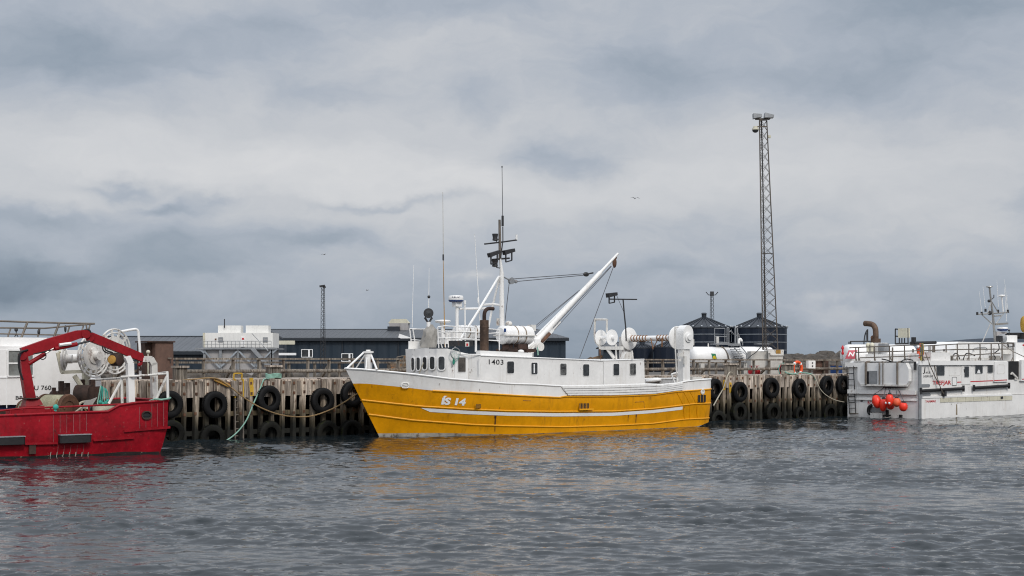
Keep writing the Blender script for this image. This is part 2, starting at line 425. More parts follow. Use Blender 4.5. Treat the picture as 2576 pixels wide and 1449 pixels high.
W_line = hc([('C', 200, 592), ('C', 330, 590), ('C', 940, 650), ('C', 1270, 692), ('C', 2334, 752), ('G', 400, 762), ('G', 945, 787), ('G', 985, 772), ('G', 1700, 770), ('G', 2254, 750), ('H', 1000, 1046), ('H', 1350, 996)])
W_mid = hc([('C', 300, 822), ('C', 700, 866), ('C', 1100, 908), ('C', 1800, 950), ('C', 2334, 972), ('G', 900, 983), ('G', 1700, 977), ('G', 2254, 940), ('H', 1180, 1162), ('H', 1358, 1140)])
W_low = hc([('C', 390, 1022), ('C', 700, 1062), ('C', 1000, 1102), ('C', 1800, 1162), ('C', 2334, 1182), ('G', 1000, 1196), ('G', 1700, 1176), ('G', 2254, 1148), ('H', 1080, 1312), ('H', 1355, 1278)])
def W_keel(u): return lerp(-.7, .2, sm((u - 16.2) / 2.8))
def W_boot(u): return lerp(.17, .02, sm((u - 1.5) / 4.5))
QS = [0, .004, .012, .025, .042, .065, .09, .12, .15, .185, .22, .26, .3, .35, .4, .45, .5, .55, .6, .65, .7, .75, .8, .85, .9, .94, .965, .985, 1]
QS = sorted(set(QS + [q + .0125 for q in (.3, .325, .35, .375, .4, .425, .7, .72)]))
def strip(Wa, Wb, nt, q0=0, q1=1, off=0.0):
    rows = []
    for k in range(nt + 1):
        row = []
        for q in QS:
            if q < q0 or q > q1: continue
            u = -1 + q * 20
            for _ in range(8):
                w = lerp(Wa(u), Wb(u), k / nt); s = stem_u(w); u = s + q * (UE - s)
            row.append((u, halfb(u, w) + off, w))
        rows.append(row)
    return rows
def hull_strip(name, mat, Wa, Wb, nt, off=0.0, transom=True, parent=boat):
    m = MB(); rows = strip(Wa, Wb, nt, off=off)
    P = [[Vector((u, -b, w)) for u, b, w in r] for r in rows]; S = [[Vector((u, b, w)) for u, b, w in r] for r in rows]
    m.grid(P, True); m.grid(S, True, True)
    if transom:
        for i in range(nt):
            m.add([P[i][-1], S[i][-1], S[i + 1][-1], P[i + 1][-1]], [(0, 1, 2, 3)])
            m.add([P[i][0], S[i][0], S[i + 1][0], P[i + 1][0]], [(0, 1, 2, 3)])
    return m.build(name, mat, parent), rows
hull, hr = hull_strip('hull', M['yellow'], lambda u: max(W_keel(u), W_boot(u)), W_line, 14)
hull_strip('waterline_band', M['boot'], W_keel, lambda u: max(W_keel(u) + .01, W_boot(u)), 4)
bul, br = hull_strip('bulwark', M['white'], W_line, W_sheer, 5)
# thin inner face and deck
m = MB(); top = br[-1]
def zd(u, w): return min(w - .03, max(w - .75, -u * 1.697 + .2))
m.grid([[(u, -b + .06, w) for u, b, w in top], [(u, -max(.005, min(b, halfb(u, zd(u, w))) - .12), zd(u, w)) for u, b, w in top], [(u, max(.005, min(b, halfb(u, zd(u, w))) - .12), zd(u, w)) for u, b, w in top], [(u, b - .06, w) for u, b, w in top]], False)
m.build('deck', M['deck'], boat)
# capping rail and strakes follow the plates
def follow(Wf, u0, u1, off=.0, n=60):
    return [Vector((u, -halfb(u, Wf(u)) - off, Wf(u))) for u in [lerp(u0, u1, i / n) for i in range(n + 1)]]
def stern_end(Wf): return UE
m = MB()
for sg in (1, -1):
    pts = [Vector((u, -sg * b, w + .01)) for u, b, w in top]
    m.tube(pts, .045, 6)
m.tube([(UE, -halfb(UE, 2.3), W_sheer(UE)), (UE, halfb(UE, 2.3), W_sheer(UE))], .045, 6)
m.build('capping_rail', M['white_clean'], boat)
def u_start(Wf):
    u = 0.0
    for _ in range(20): u = stem_u(Wf(u))
    return u + .03
for Wf in (W_mid, W_low):
    m = MB(); u0 = u_start(Wf)
    for sg in (1, -1):
        m.tube([Vector((p.x, sg * p.y, p.z)) for p in follow(Wf, u0, UE, .0, 70)], .042, 6)
    m.build('rubbing_strake', M['yellow_rail'], boat)
uA = on_hull('C', 1272, 690).x
m = MB(); m.tube(follow(W_line, uA, UE, .01, 60), .04, 6); m.build('rubbing_strake', M['yellow_rail'], boat)
# white stripe under the middle strake
m = MB()
a0 = on_hull('C', 1112, 922); a1 = on_hull('C', 1240, 970).x; e0 = on_hull('H', 1064, 1185)
us = [lerp(a0.x, a1, i / 4) for i in range(5)] + [lerp(a1, e0.x, i / 50) for i in range(1, 51)]
rows = [[], []]
for u in us:
    t = .07; h = .15 * min(1, max(.02, (u - a0.x) / (a1 - a0.x)))
    for k, w in ((0, W_mid(u) - t), (1, W_mid(u) - t - h)): rows[k].append(Vector((u, -halfb(u, w) - .012, w)))
m.grid(rows); m.build('stripe', M['white_plain'], boat)
# sloping end of the forward bulwark
m = MB(); m.tube([on_hull('G', *q) + Vector((0, -.03, 0)) for q in ((975, 632), (1000, 668), (1035, 712), (1070, 742), (1100, 760))], .03, 6)
m.build('bulwark_trim', M['white_clean'], boat)
# slatted side boards aft
u0, u1 = on_hull('G', 1040, 700).x, on_hull('H', 1060, 1000).x
for k in range(4):
    m = MB(); rows = [[], [], [], []]
    for i in range(31):
        u = lerp(u0 + .1 * (3 - k) - .25, u1, i / 30); lo, hi = W_line(u) + .05, W_sheer(u)
        w0 = lerp(lo, hi, k / 4 + .025); w1 = lerp(lo, hi, k / 4 + .222); b = halfb(u, w0)
        for q, (dy, w) in enumerate(((.02, w0), (.07, w0), (.07, w1), (.02, w1))): rows[q].append(Vector((u, -b - dy, w)))
    m.grid(rows, False); m.build('side_board', M['white'], boat)
# letters on the bow
def hull_letters(name, txt, mat, lo, ro, hgt, off=.02, **kw):
    p0 = on_hull(*lo); p1 = on_hull(*ro)
    def place(x, y):
        u = p0.x + x; w = lerp(p0.z, p1.z, x / (p1.x - p0.x)) + y
        return Vector((u, -halfb(u, w) - off, w))
    return lettering(name, txt, mat, boat, place, p1.x - p0.x, hgt, **kw)
h_ = on_hull('C', 1390, 755).z - on_hull('C', 1390, 880).z
hull_letters('registration_letters', '\u00cdS 14', M['white_plain'], ('C', 1388, 885), ('C', 1725, 902), h_, offset=.05, shear=.06, space=.98)
# freeing ports
def port(c, x0, y0, x1, y1, nbar, lid=False):
    a = on_hull(c, x0, y1); b = on_hull(c, x1, y0); cx = (a.x + b.x) / 2; cz = (a.z + b.z) / 2; W, H = b.x - a.x, b.z - a.z
    f = MB(); yy = -max(halfb(x_, z_) for x_ in (a.x, cx, b.x) for z_ in (a.z, cz, b.z)) - .02
    f.prism(rrect(W, H, .03), (cx, yy + .004, cz), (1, 0, 0), (0, 0, 1), .006)
    fo = f.build('freeing_port', M['black'], boat)
    g = MB()
    for i in range(nbar + 1):
        x = lerp(a.x, b.x, i / nbar); g.box((x, yy - .006, cz), (.018, .006, H))
    if lid: g.box((cx + .1, yy - .04, a.z + .03), (W + .25, .05, .07))
    g.build('grille', M['yellow_rail'], fo)
port('C', 1850, 875, 1942, 935, 5)
port('G', 1210, 865, 1360, 962, 7, True)
port('H', 1203, 1076, 1282, 1146, 3)
# mooring fairlead, stern ribs, welded plates, rust runs
p = on_hull('C', 888, 617); m = MB()
o2 = rrect(.34, .24, .11, 6); i2 = rrect(.28, .18, .08, 6)
tt = Vector((1, -(halfb(p.x + .2, p.z) - halfb(p.x - .2, p.z)) / .4, 0)).normalized()
m.ring(o2, i2, p + Vector((0, -.02, 0)), tt, (0, 0, 1), .05); m.beam(p - tt * .14 + Vector((0, -.05, .03)), p + tt * .08 + Vector((0, -.05, .0)), .02, .02)
m.build('fairlead', M['white_clean'], boat)
p = on_hull('H', 1252, 1046); m = MB(); m.lathe([(.14, 0), (.14, .05), (.08, .06), (.07, .02)], p, (0, -1, 0), 16); m.build('fairlead', M['white_old'], boat)
for (xa, ya, xb, yb, xc, yc) in ((1008, 1056, 1064, 1162, 1082, 1310), (1072, 1048, 1130, 1156, 1130, 1300), (1132, 1042, 1190, 1150, 1205, 1290)):
    m = MB(); ps = [on_hull('H', xa, ya), on_hull('H', xb, yb), on_hull('H', xc, yc)]
    m.tube([q + Vector((0, -.005, 0)) for q in ps], .025, 5); m.build('stern_rib', M['yellow'], boat)
m = MB()
for c, pts in (('H', ((603, 1146), (690, 1142), (694, 1200))), ('G', ((440, 830), (550, 833)))):
    m.tube([on_hull(c, *q) + Vector((0, .002, 0)) for q in pts], .014, 5)
m.build('plate_seam', M['rust'], boat)
stain = paint('rust run', (.09, .035, .012), .7, .5, bump=0)
for c, x, y0, y1, wd in (('C', 2150, 1030, 1270, .05), ('H', 620, 1216, 1345, .055), ('G', 1910, 985, 1130, .025)):
    a, b = on_hull(c, x, y0), on_hull(c, x - 8, y1); m = MB(); rows = [[], []]
    for i in range(9):
        q = a.lerp(b, i / 8); q.y = -halfb(q.x, q.z) - .008; ww = wd * (1 - .75 * i / 8) * (1 + .3 * math.sin(i * 2.1))
        rows[0].append(q - Vector((ww, 0, 0))); rows[1].append(q + Vector((ww, 0, 0)))
    m.grid(rows); m.build('rust_stain', stain, boat)
# ------------------------------------------------------------------ deckhouse
HB = 2.02
uc = Y.hc('C', 1505, 300, -1.55).x; ud = Y.hc('C', 1768, 400, -1.55).x; ue = Y.hc('C', 1940, 400, -HB).x
uf = Y.hc('G', 1555, 400, -HB).x; ug = Y.hc('H', 698, 850, -HB).x
top_wf = Y.hc('C', 1400, 104, -1.6).z; top_w = Y.hc('C', 1760, 178, -1.8).z
house = MB()
# plan outlines (port side); the wheelhouse front bulges forward
WHP = [(ue, -HB), (ud, -1.55), (uc, -1.55), (uc - .28, -1.12), (uc - .42, -.45), (uc - .42, .45), (uc - .28, 1.12), (uc, 1.55), (ud, 1.55), (ue, HB)]
W0 = 1.55
def wh(uvlist, w0, w1, tilt=0.0):
    lo = [Vector((u, v, w0)) for u, v in uvlist]; hi = [Vector((u - (tilt if u < uc + .01 else 0), v, w1)) for u, v in uvlist]
    return lo, hi
lo, hi = wh(WHP, W0, top_wf, .1); k = len(WHP)
# top falls from the front to the aft end of the wheelhouse
def topz(u): return lerp(top_wf, top_w, sm((u - uc) / max(.1, (ud - uc) * .9)))
hi = [Vector((p.x, p.y, topz(p.x))) for p in hi]
house.add(lo + hi, [(i, (i + 1) % k, k + (i + 1) % k, k + i) for i in range(k)] + [tuple(range(k, 2 * k))])
t1 = Y.hc('G', 10, 196, -HB).z; t2 = Y.hc('G', 1500, 266, -HB).z; t3 = Y.hc('H', 690, 729, -HB).z
TOP = curve_of([(ue, t1), (uf, t2), (ug, t3)])
s = [ue, lerp(ue, uf, .3), lerp(ue, uf, .6), uf - .005]
P = [Vector((u, -HB, W0)) for u in s]; Q = [Vector((u, -HB, TOP(u))) for u in s]
P2 = [Vector((u, HB, W0)) for u in s]; Q2 = [Vector((u, HB, TOP(u))) for u in s]
house.grid([P, Q], False); house.grid([Q, Q2], False); house.grid([Q2, P2], False)
house.add([P[0], P2[0], Q2[0], Q[0]], [(0, 1, 2, 3)]); house.add([P[-1], P2[-1], Q2[-1], Q[-1]], [(0, 1, 2, 3)])
# aft house: a little inset joint, then the last box
bz = Y.hc('G', 1850, 618, -HB).z
house.box2((uf - .02, -HB + .06, W0), (uf + .03, HB - .06, TOP(uf) - .02))
lo = [Vector((uf + .02, -HB - .02, bz)), Vector((ug, -HB - .02, bz + .05)), Vector((ug, HB, bz)), Vector((uf + .02, HB, bz))]
hi = [Vector((p.x - (.06 if p.x > uf + 1 else 0), p.y, TOP(p.x))) for p in lo]
house.add(lo + hi, [(0, 1, 5, 4), (1, 2, 6, 5), (2, 3, 7, 6), (3, 0, 4, 7), (4, 5, 6, 7), (0, 3, 2, 1)])
dh = house.build('deckhouse', M['white'], boat)
m = MB(); m.box2((uf, -HB + .25, 1.4), (ug - .1, HB - .1, bz)); m.build('house_base', M['white_old'], boat)
m = MB()
m.tube([(u, -HB - .01, TOP(u) - .02) for u in (ue, lerp(ue, uf, .5), uf)], .035, 6)
m.tube([(uf + .03, -HB - .02, TOP(uf) - .02), (ug - .06, -HB - .02, TOP(ug) - .02)], .03, 6)
m.build('roof_edge', M['white_clean'], boat)
m = MB(); m.beam((lerp(ue, uf, .0) + .1, -HB + .28, TOP(ue) + .09), (lerp(ue, uf, .42), -HB + .28, TOP(lerp(ue, uf, .42)) + .09), .3, .22)
m.tube([Y.hc('C', 1650, 180, -1.65), Y.hc('C', 1810, 188, -1.8), Y.hc('C', 1940, 190, -2.04)], .025, 6)
m.tube([Y.hc('C', 1922, 230, -2.06), Y.hc('C', 1924, 462, -2.06)], .022, 6)
m.build('roof_coaming', M['white_clean'], boat)
def windowpane(parent, c, t, W, H, r, gm, fr=.035, proud=.02, bow=0, fm=None):
    """glass with a raised frame on a vertical wall; t: direction along the wall, outside on the t x up side"""
    t = Vector(t).normalized(); up = Vector((0, 0, 1)); n = t.cross(up); c = Vector(c)
    o = rrect(W, H, r, 4)
    if bow: o = [(x, y + (bow * (1 - (2 * x / W) ** 2) if y > 0 else -bow * (1 - (2 * x / W) ** 2))) for x, y in o]
    m = MB(); m.prism(o, c + n * .004, t, up, .012); g = m.build('window', gm, parent)
    m = MB(); k = (W + 2 * fr) / W; kh = (H + 2 * fr) / H
    m.ring([(x * k, y * kh) for x, y in o], o, c + n * .002, t, up, proud); m.build('frame', fm or M['white_clean'], g)
    return g
# wheelhouse front windows on the faceted front
facets = [(WHP[i], WHP[i + 1]) for i in range(2, 7)]
def on_facet(px, py):
    best = None
    for (a, b) in facets:
        d = Vector((b[0] - a[0], b[1] - a[1], 0)); L = d.length; d.normalize()
        ang = math.degrees(math.atan2(d.y, d.x)) + 40.0
        F = Fr((Y.w((a[0], a[1], 0)).x, Y.w((a[0], a[1], 0)).y), ang); h = F.hit(px, py, 0)
        if -.02 <= h.x <= L + .02:
            q = Vector((a[0], a[1], 0)) + d * h.x; q.z = h.z; return q, -d
        if best is None or abs(h.x) < best[0]:
            q = Vector((a[0], a[1], 0)) + d * h.x; q.z = h.z; best = (abs(h.x), q, -d)
    return best[1], best[2]
for (xa, xb, ya, yb) in ((1003, 1050, 240, 405), (1074, 1130, 236, 398), (1160, 1222, 230, 390), (1258, 1334, 224, 388), (1374, 1470, 222, 394)):
    (l, d) = on_facet(*cv('C', xa, (ya + yb) / 2)); (r_, d2) = on_facet(*cv('C', xb, (ya + yb) / 2))
    cp = (l + r_) / 2; dd = (r_ - l); dd.z = 0; Wd = dd.length
    ct = on_facet(*cv('C', (xa + xb) / 2, ya))[0]; cb = on_facet(*cv('C', (xa + xb) / 2, yb))[0]
    n = dd.normalized().cross(Vector((0, 0, 1)))
    cp.z = (ct.z + cb.z) / 2; tilt = .1 * (cp.z - W0) / (top_wf - W0)
    cp = cp + n * .02 + Vector((-tilt, 0, 0))
    windowpane(dh, cp, dd, max(.2, Wd * .9), ct.z - cb.z, .09, M['glass'], .04, .03, .02)
# side door with its brownish pane
a, b = Y.hc('C', 1620, 430, -1.57), Y.hc('C', 1725, 228, -1.57)
m = MB(); m.box2((a.x - .16, -1.60, a.z - .35), (b.x + .14, -1.545, b.z + .17)); dr = m.build('door', M['white_clean'], dh)
windowpane(dr, ((a.x + b.x) / 2, -1.605, (a.z + b.z) / 2), (1, 0, 0), b.x - a.x, b.z - a.z, .03, M['glass_brown'], .02, .015)
# side windows of the long house
for c, x0, y0, x1, y1, gm in (('G', 218, 288, 313, 446, 'glass'), ('G', 555, 305, 640, 460, 'glass'), ('G', 958, 318, 1044, 472, 'glass_grey'),
                              ('G', 1276, 328, 1360, 482, 'glass'), ('G', 1698, 322, 1778, 474, 'glass'), ('G', 1930, 316, 2012, 468, 'glass_grey')):
    yl = -HB - (.03 if x0 > 1600 else .006)
    a, b = Y.hc(c, x0, y1, yl), Y.hc(c, x1, y0, yl)
    g = windowpane(dh, ((a.x + b.x) / 2, yl, (a.z + b.z) / 2), (1, 0, 0), b.x - a.x, b.z - a.z, .05, M[gm], .018, .012, .03)
    mm = MB(); cx = (a.x + b.x) / 2
    if x0 == 555: mm.box((cx - .02, yl - .02, (a.z + b.z) / 2), (.07, .015, (b.z - a.z) * .8)); mm.build('curtain', M['white_plain'], g)
    if x0 == 958: mm.prism([(-.13, .02), (.13, .02), (.13, .13), (-.13, .1)], (cx, yl - .016, (a.z + b.z) / 2), (1, 0, 0), (0, 0, 1), .004); mm.build('curtain', M['darkmetal'], g)
    if x0 == 1930: mm.prism([(.03, -.24), (.13, -.2), (.13, .22), (.06, .2), (.09, 0)], (cx, yl - .016, (a.z + b.z) / 2), (1, 0, 0), (0, 0, 1), .004); mm.build('curtain', M['darkmetal'], g)
# number on the house side
a, b = Y.hc('C', 2058, 325, -HB - .012), Y.hc('C', 2262, 248, -HB - .012)
lettering('number', '1403', M['blackpaint'], dh, lambda x, y: Vector((a.x + x, -HB - .012, a.z + y - .02 * x)), b.x - a.x, b.z - a.z - .02, offset=.008, space=1.1)
# ------------------------------------------------------------------ bow pulpit (samson post with stays)
m = MB(); f = lambda x, y, yl=0: Y.hc('C', x, y, yl)
pt, pb = f(378, 160), f(383, 395); pb.z -= .5
m.cyl(pb, pt, .165, 14); m.cyl(pt - Vector((0, 0, .02)), pt + Vector((0, 0, .06)), .23, 14); m.cyl(pt + Vector((0, 0, .06)), pt + Vector((0, 0, .12)), .1, 12)
bp = m.build('bow_post', M['white'], boat)
for (x0, y0, x1, y1, yl) in ((310, 165, 75, 385, 0), (335, 190, 210, 378, .5), (405, 160, 500, 400, -.8), (365, 180, 345, 400, -.3)):
    m = MB(); q = f(x1, y1, yl); p_ = f(x0, y0); m.tube([p_, q], .045 if y0 < 170 else .03, 8); m.build('stay', M['white_clean'], boat)
m = MB(); q = f(398, 272); m.box((q.x, -.17, q.z), (.12, .04, .14)); m.build('post_hatch', M['rust'], bp)
# ------------------------------------------------------------------ roof gear
C0 = lambda x, y, yl=0: Y.hc('D', x, y, yl)
RT = top_wf - .02
def pipe(name, pts, r, mat, parent=boat, n=8):
    m = MB(); m.tube(pts, r, n); return m.build(name, mat, parent)
# guard rails round the wheelhouse top
rails = [[C0(150, 795, 1.3), C0(205, 795, 1.1), C0(540, 800, 1.2)],
         [C0(165, 945, 1.3), C0(350, 960, 1.2)],
         [C0(540, 770, -1.4), C0(640, 755, -1.45), C0(1060, 778, -1.5)], [C0(545, 845, -1.4), C0(1060, 838, -1.5)], [C0(548, 915, -1.4), C0(1060, 940, -1.5)],
         [C0(1250, 797, -1.2), C0(1395, 808, -1.2)], [C0(1250, 860, -1.2), C0(1395, 850, -1.2)], [C0(1250, 955, -1.2), C0(1400, 962, -1.2)],
         [C0(640, 935, .6), C0(1400, 960, .8)], [C0(200, 800, 1.2), C0(800, 830, 1.3)]]
for r_ in rails: pipe('guard_rail', r_, .025, M['white_clean'])
posts = [((150, 795, 1.3), (185, 1085, 1.3)), ((195, 800, 1.1), (240, 1080, 1.1)), ((540, 775, -1.4), (555, 1060, -1.4)), ((690, 820, -1.2), (690, 1055, -1.2)), ((622, 760, -1.35), (650, 1055, -1.35)),
         ((1072, 775, -1.5), (1072, 1120, -1.5)), ((1395, 800, -1.2), (1400, 1095, -1.2)), ((560, 920, -1.3), (605, 1060, -1.3)), ((785, 925, -1.3), (785, 1060, -1.3)), ((930, 760, -.9), (925, 960, -.9))]
for i, (p_, q) in enumerate(posts): pipe('stanchion', [C0(*p_), C0(*q)], .05 if i == 5 else .028, M['white_clean'])
m = MB(); q = C0(275, 1025, 1.0); m.box((q.x, q.y, q.z), (1.1, .06, .36)); q = C0(700, 900, 1.0); m.box((q.x, q.y, q.z - .1), (.9, .8, .5)); m.build('roof_panel', M['white'], boat)
# whips
for (x0, y0, x1, y1, yl, rr, mt, c1) in ((208, -1090, 185, 775, 1.2, .017, 'white_clean', 0), (418, -440, 415, 500, .2, .02, 'white_clean', 0), (1086, 0, 1130, 690, .3, .026, 'white_clean', 0), (612, -420, 640, 1050, -1.0, .025, 'rope_ochre', 0)):
    if (x0, y0) == (208, -1090): p_ = Y.hit(1040.5, 667, yl)
    elif x0 == 418: p_ = Y.hit(1079.5, 674, yl)
    elif x0 == 1086: p_ = Y.hc('E', 122, 725, yl)
    else: p_ = Y.hit(1115, 655, yl)
    q = C0(x1, y1, yl); m = MB(); m.tube([q, q.lerp(p_, .4), p_], rr, 6, rr * .5)
    if x0 == 1086: m.cyl(C0(1108, 430, yl), C0(1104, 360, yl), .045, 8)
    o_ = m.build('whip_antenna', M['tan'] if mt == 'tan' else M[mt], boat)
    if x0 == 612:
        m = MB(); p2 = Y.hit(1114, 483, yl); p3 = Y.hit(1115, 640, yl)
        m.tube([p_, p3], .035, 6); m.build('antenna_joint', M['darkmetal'], o_)
        m = MB(); m.tube([p3, p2], .014, 5, .008); m.build('antenna_tip', M['rope_pale'], o_)
    if x0 == 418:
        m = MB(); q2 = C0(418, 350, yl); m.ball(q2, .07, 8, 6); m.build('antenna_joint', M['darkmetal'], o_)
# searchlight under the whip, on a covered pedestal
q = C0(412, 578, .2); m = MB(); ax = Vector((-.55, -.8, 0))
m.lathe([(.0, -.26), (.16, -.25), (.21, -.2), (.22, 0), (.22, .15), (.2, .17)], q, ax, 18); sl = m.build('searchlight', M['darkmetal'], boat)
m = MB(); m.lathe([(.195, .165), (.0, .18)], q, ax, 18, False); m.build('lens', M['glass'], sl)
m = MB(); m.tube([q + Vector((-.2, 0, -.2)), q + Vector((0, 0, -.45)), q + Vector((.2, 0, -.2))], .05, 6); m.build('yoke', M['darkmetal'], sl)
pipe('searchlight_post', [C0(412, 700, .2), C0(412, 800, .2)], .09, M['white_clean'])
# canvas covered gear: lumpy bag
q0, q1 = C0(440, 735, .2), C0(440, 1058, .2); m = MB(); rows = []
for i in range(15):
    t = i / 14; z = lerp(q1.z, q0.z, t); rad = curve_of([(0, .36), (.25, .33), (.55, .32), (.72, .3), (.85, .2), (1, .09)])(t); row = []
    for j in range(25):
        a = 2 * PI * j / 24; k = 1 + .14 * math.sin(3 * a + 5 * t) + .1 * math.sin(7 * a - 9 * t) + .12 * mnoise.noise((a * 2, t * 5, 3))
        row.append((q1.x + (-.1 + .1 * t) + rad * k * math.cos(a), q1.y + rad * k * math.sin(a), z))
    rows.append(row)
m.grid(rows); m.build('canvas_cover', M['canvas'], boat)
# satellite puck on a post
q = C0(612, 690, .5); m = MB(); m.lathe([(.09, -.75), (.09, -.2), (.14, -.16), (.15, -.08), (.32, -.06), (.36, .0), (.33, .05), (.1, .07)], q, (0, 0, 1), 22)
m.build('satellite_antenna', M['white_clean'], boat)
# radar
q = C0(795, 372, 0); m = MB(); qb = C0(810, 960, 0); m.tube([qb, C0(810, 480, 0)], .075, 10); m.box((q.x + .06, q.y, C0(800, 455, 0).z), (.34, .3, .2)); rp = m.build('radar_post', M['white_clean'], boat)
m = MB(); hh = C0(795, 335, 0).z - q.z
m.lathe([(.32, -.1), (.335, -.07), (.335, hh - .05), (.31, hh), (.2, hh + .015), (0, hh + .02)], q, (0, 0, 1), 28); rd = m.build('radar_dome', M['white_clean'], rp)
m = MB(); m.lathe([(.22, -.17), (.3, -.15), (.34, -.1), (.33, -.07)], q, (0, 0, 1), 28); m.build('radar_base', M['blue'], rp)
vs, fs, bb = text_verts('FURUNO', offset=.02, shear=.2)
def wrap(x, y):
    ang = -PI / 2 - R(40) + .05 + (x - .2) / .335; return Vector((q.x + .34 * math.cos(ang), q.y + .34 * math.sin(ang), q.z + .0 + y))
lettering('lettering', 'FURUNO', M['navy'], rd, wrap, .4, .07, offset=.02, shear=.2)
q = C0(918, 450, -.3); m = MB(); m.tube([C0(925, 960, -.3), q], .035, 8); m.cyl(q, q + Vector((0, 0, .16)), .06, 8); m.build('gps_antenna', M['white_clean'], boat)
# black loudspeaker-like deck light box and the life raft
a, b = C0(728, 1035, -1.35), C0(1005, 965, -1.35); m = MB(); m.box2((a.x, -1.5, a.z), (b.x, -1.2, b.z)); bx = m.build('instrument_box', M['darkmetal'], boat)
m = MB(); c_ = C0(952, 1010, -1.51); m.box((c_.x, -1.505, c_.z), (.22, .02, .2)); m.build('instrument_label', M['white_old'], bx)
m = MB(); c_ = C0(952, 1015, -1.52); m.box((c_.x, -1.52, c_.z), (.09, .02, .1)); m.build('red_mark', M['redpaint'], bx)
def raft(x0, x1, yc_, yl, rad, lab=None):
    a, b = C0(x0, yc_, yl), C0(x1, yc_ + 10, yl); a.z = b.z = (a.z + b.z) / 2; d = (b - a); L = d.length; d.normalize()
    m = MB(); prof = [(0, 0), (rad * .75, .02), (rad * .95, .1)]
    nrib = 5
    for i in range(nrib + 1):
        h = lerp(.18, L - .18, i / nrib); prof += [(rad * .95, h - .05), (rad, h - .03), (rad, h + .03), (rad * .95, h + .05)]
    prof += [(rad * .95, L - .08), (rad * .75, L - .02), (0, L)]
    m.lathe(prof, a, d, 26, False); rf = m.build('life_raft', M['white_clean'], boat)
    m = MB(); m.beam(a - Vector((0, 0, .02)), b - Vector((0, 0, .02)), 2 * rad + .1, .06); m.build('raft_flange', M['white_old'], rf)
    for h in (.42, .68):
        m = MB(); m.lathe([(rad + .015, h * L - .02), (rad + .015, h * L + .02)], a, d, 26, False); m.build('strap', M['rope_brown'], rf)
    m = MB(); m.lathe([(rad * .7, -.0), (rad * .7, .001)], a, d, 4); return rf, a, b
rf, ra, rb = raft(1405, 1830, 878, -.9, .43)
m = MB(); q = C0(1462, 815, -1.25); m.prism([(-.06, -.08), (.06, -.08), (.06, .08), (-.06, .08)], (q.x, -1.325, q.z), (1, 0, 0), (0, 0, 1), .01); m.build('blue_label', M['blue'], rf)
m = MB()
for t in (.25, .75):
    q = ra.lerp(rb, t); m.beam(q + Vector((0, 0, -.33)), (q.x, q.y, TOP(q.x) - .05), .12, .55)
m.box2((ra.x + .1, -1.4, TOP(ue) + .15), (rb.x - .1, -.5, TOP(ue) + .3)); m.build('raft_cradle', M['rust_dark'], boat)
m = MB(); a, b = C0(1440, 1085, -1.3), C0(1740, 1040, -1.3); m.box2((a.x, -1.35, a.z), (b.x, -1.25, b.z - .05)); m.box2((C0(1640, 1010, -1.3).x, -1.4, a.z - .3), (C0(1760, 1010, -1.3).x, -1.1, b.z + .1)); m.build('winch', M['rust_dark'], boat)
m = MB(); q = C0(1700, 1110, -1.45); m.ball(q, .12, 10, 8, (1.4, 1, .7)); m.build('winch_drum', M['white_clean'], boat)
rf2, a2, b2 = raft(780, 1160, 830, 1.2, .3)
# exhaust
m = MB(); a, b = C0(1188, 1100, -1.3), C0(1190, 675, -1.3); m.cyl(a, b, .2, 20); m.lathe([(.205, -.03), (.215, 0), (.205, .03)], C0(1190, 775, -1.3), (0, 0, 1), 20)
ex = m.build('exhaust', M['exhaust'], boat)
m = MB(); m.tube(smooth_path([C0(1190, 680, -1.3), C0(1190, 600, -1.3), C0(1205, 545, -1.3), C0(1245, 515, -1.3), C0(1318, 516, -1.3)], 5), .085, 12); m.build('exhaust_pipe', M['rust_dark'], ex)
# main mast with legs
base = C0(1437, 1000, 0); topm = Y.hc('E', 393, 1110, 0); m = MB()
m.tube([base, topm], .125, 14, .1); m.tube([topm, Y.hc('E', 377, 960, 0)], .09, 10, .05); mast = m.build('mast', M['white'], boat)
for pts in ([Y.hc('E', 365, 1150, 0), C0(1110, 540, -.4), C0(845, 960, -.8)], [Y.hc('E', 372, 1150, 0), C0(1310, 460, .7), C0(1240, 800, .9)],
            [C0(1160, 465, -.2), C0(1310, 450, .5), C0(1420, 468, 0)], [C0(845, 518, -.05), C0(1230, 512, -.05)]):
    pipe('mast_leg', pts, .055, M['white_clean'], mast)
m = MB(); m.tube([C0(1385, 650, .2), C0(1385, 750, .2)], .1, 10); m.ball(C0(1530, 725, .1), .17, 12, 8, (1, 1, .8)); m.tube([C0(1450, 760, .1), C0(1450, 690, .1)], .05); m.build('mast_fitting', M['white_old'], mast)
m = MB(); m.tube([Y.hc('E', 377, 970, 0), Y.hc('E', 372, 580, 0)], .07, 8, .055); m.build('topmast', M['rail_brown'], mast)
m = MB(); m.tube([Y.hc('E', 385, 960, -.1), Y.hc('E', 406, 790, -.1), Y.hc('E', 405, 650, -.1)], .025, 6); m.tube([Y.hc('E', 403, 645, -.1), Y.hc('E', 403, 540, -.1)], .055, 8); m.tube([Y.hc('E', 403, 540, -.1), Y.hc('E', 397, 55, -.1)], .014, 5); m.cyl(Y.hc('E', 397, 58, -.1), Y.hc('E', 397, 42, -.1), .03, 6)
m.build('whip_antenna', M['darkmetal'], mast)
m = MB(); m.tube([Y.hc('E', 222, 824, 0), Y.hc('E', 400, 804, 0), Y.hc('E', 545, 783, 0)], .04, 6); m.build('crosstree', M['darkmetal'], mast)
m = MB(); m.cyl(Y.hc('E', 542, 780, 0), Y.hc('E', 542, 730, 0), .05, 8); m.build('antenna_stub', M['white_clean'], mast)
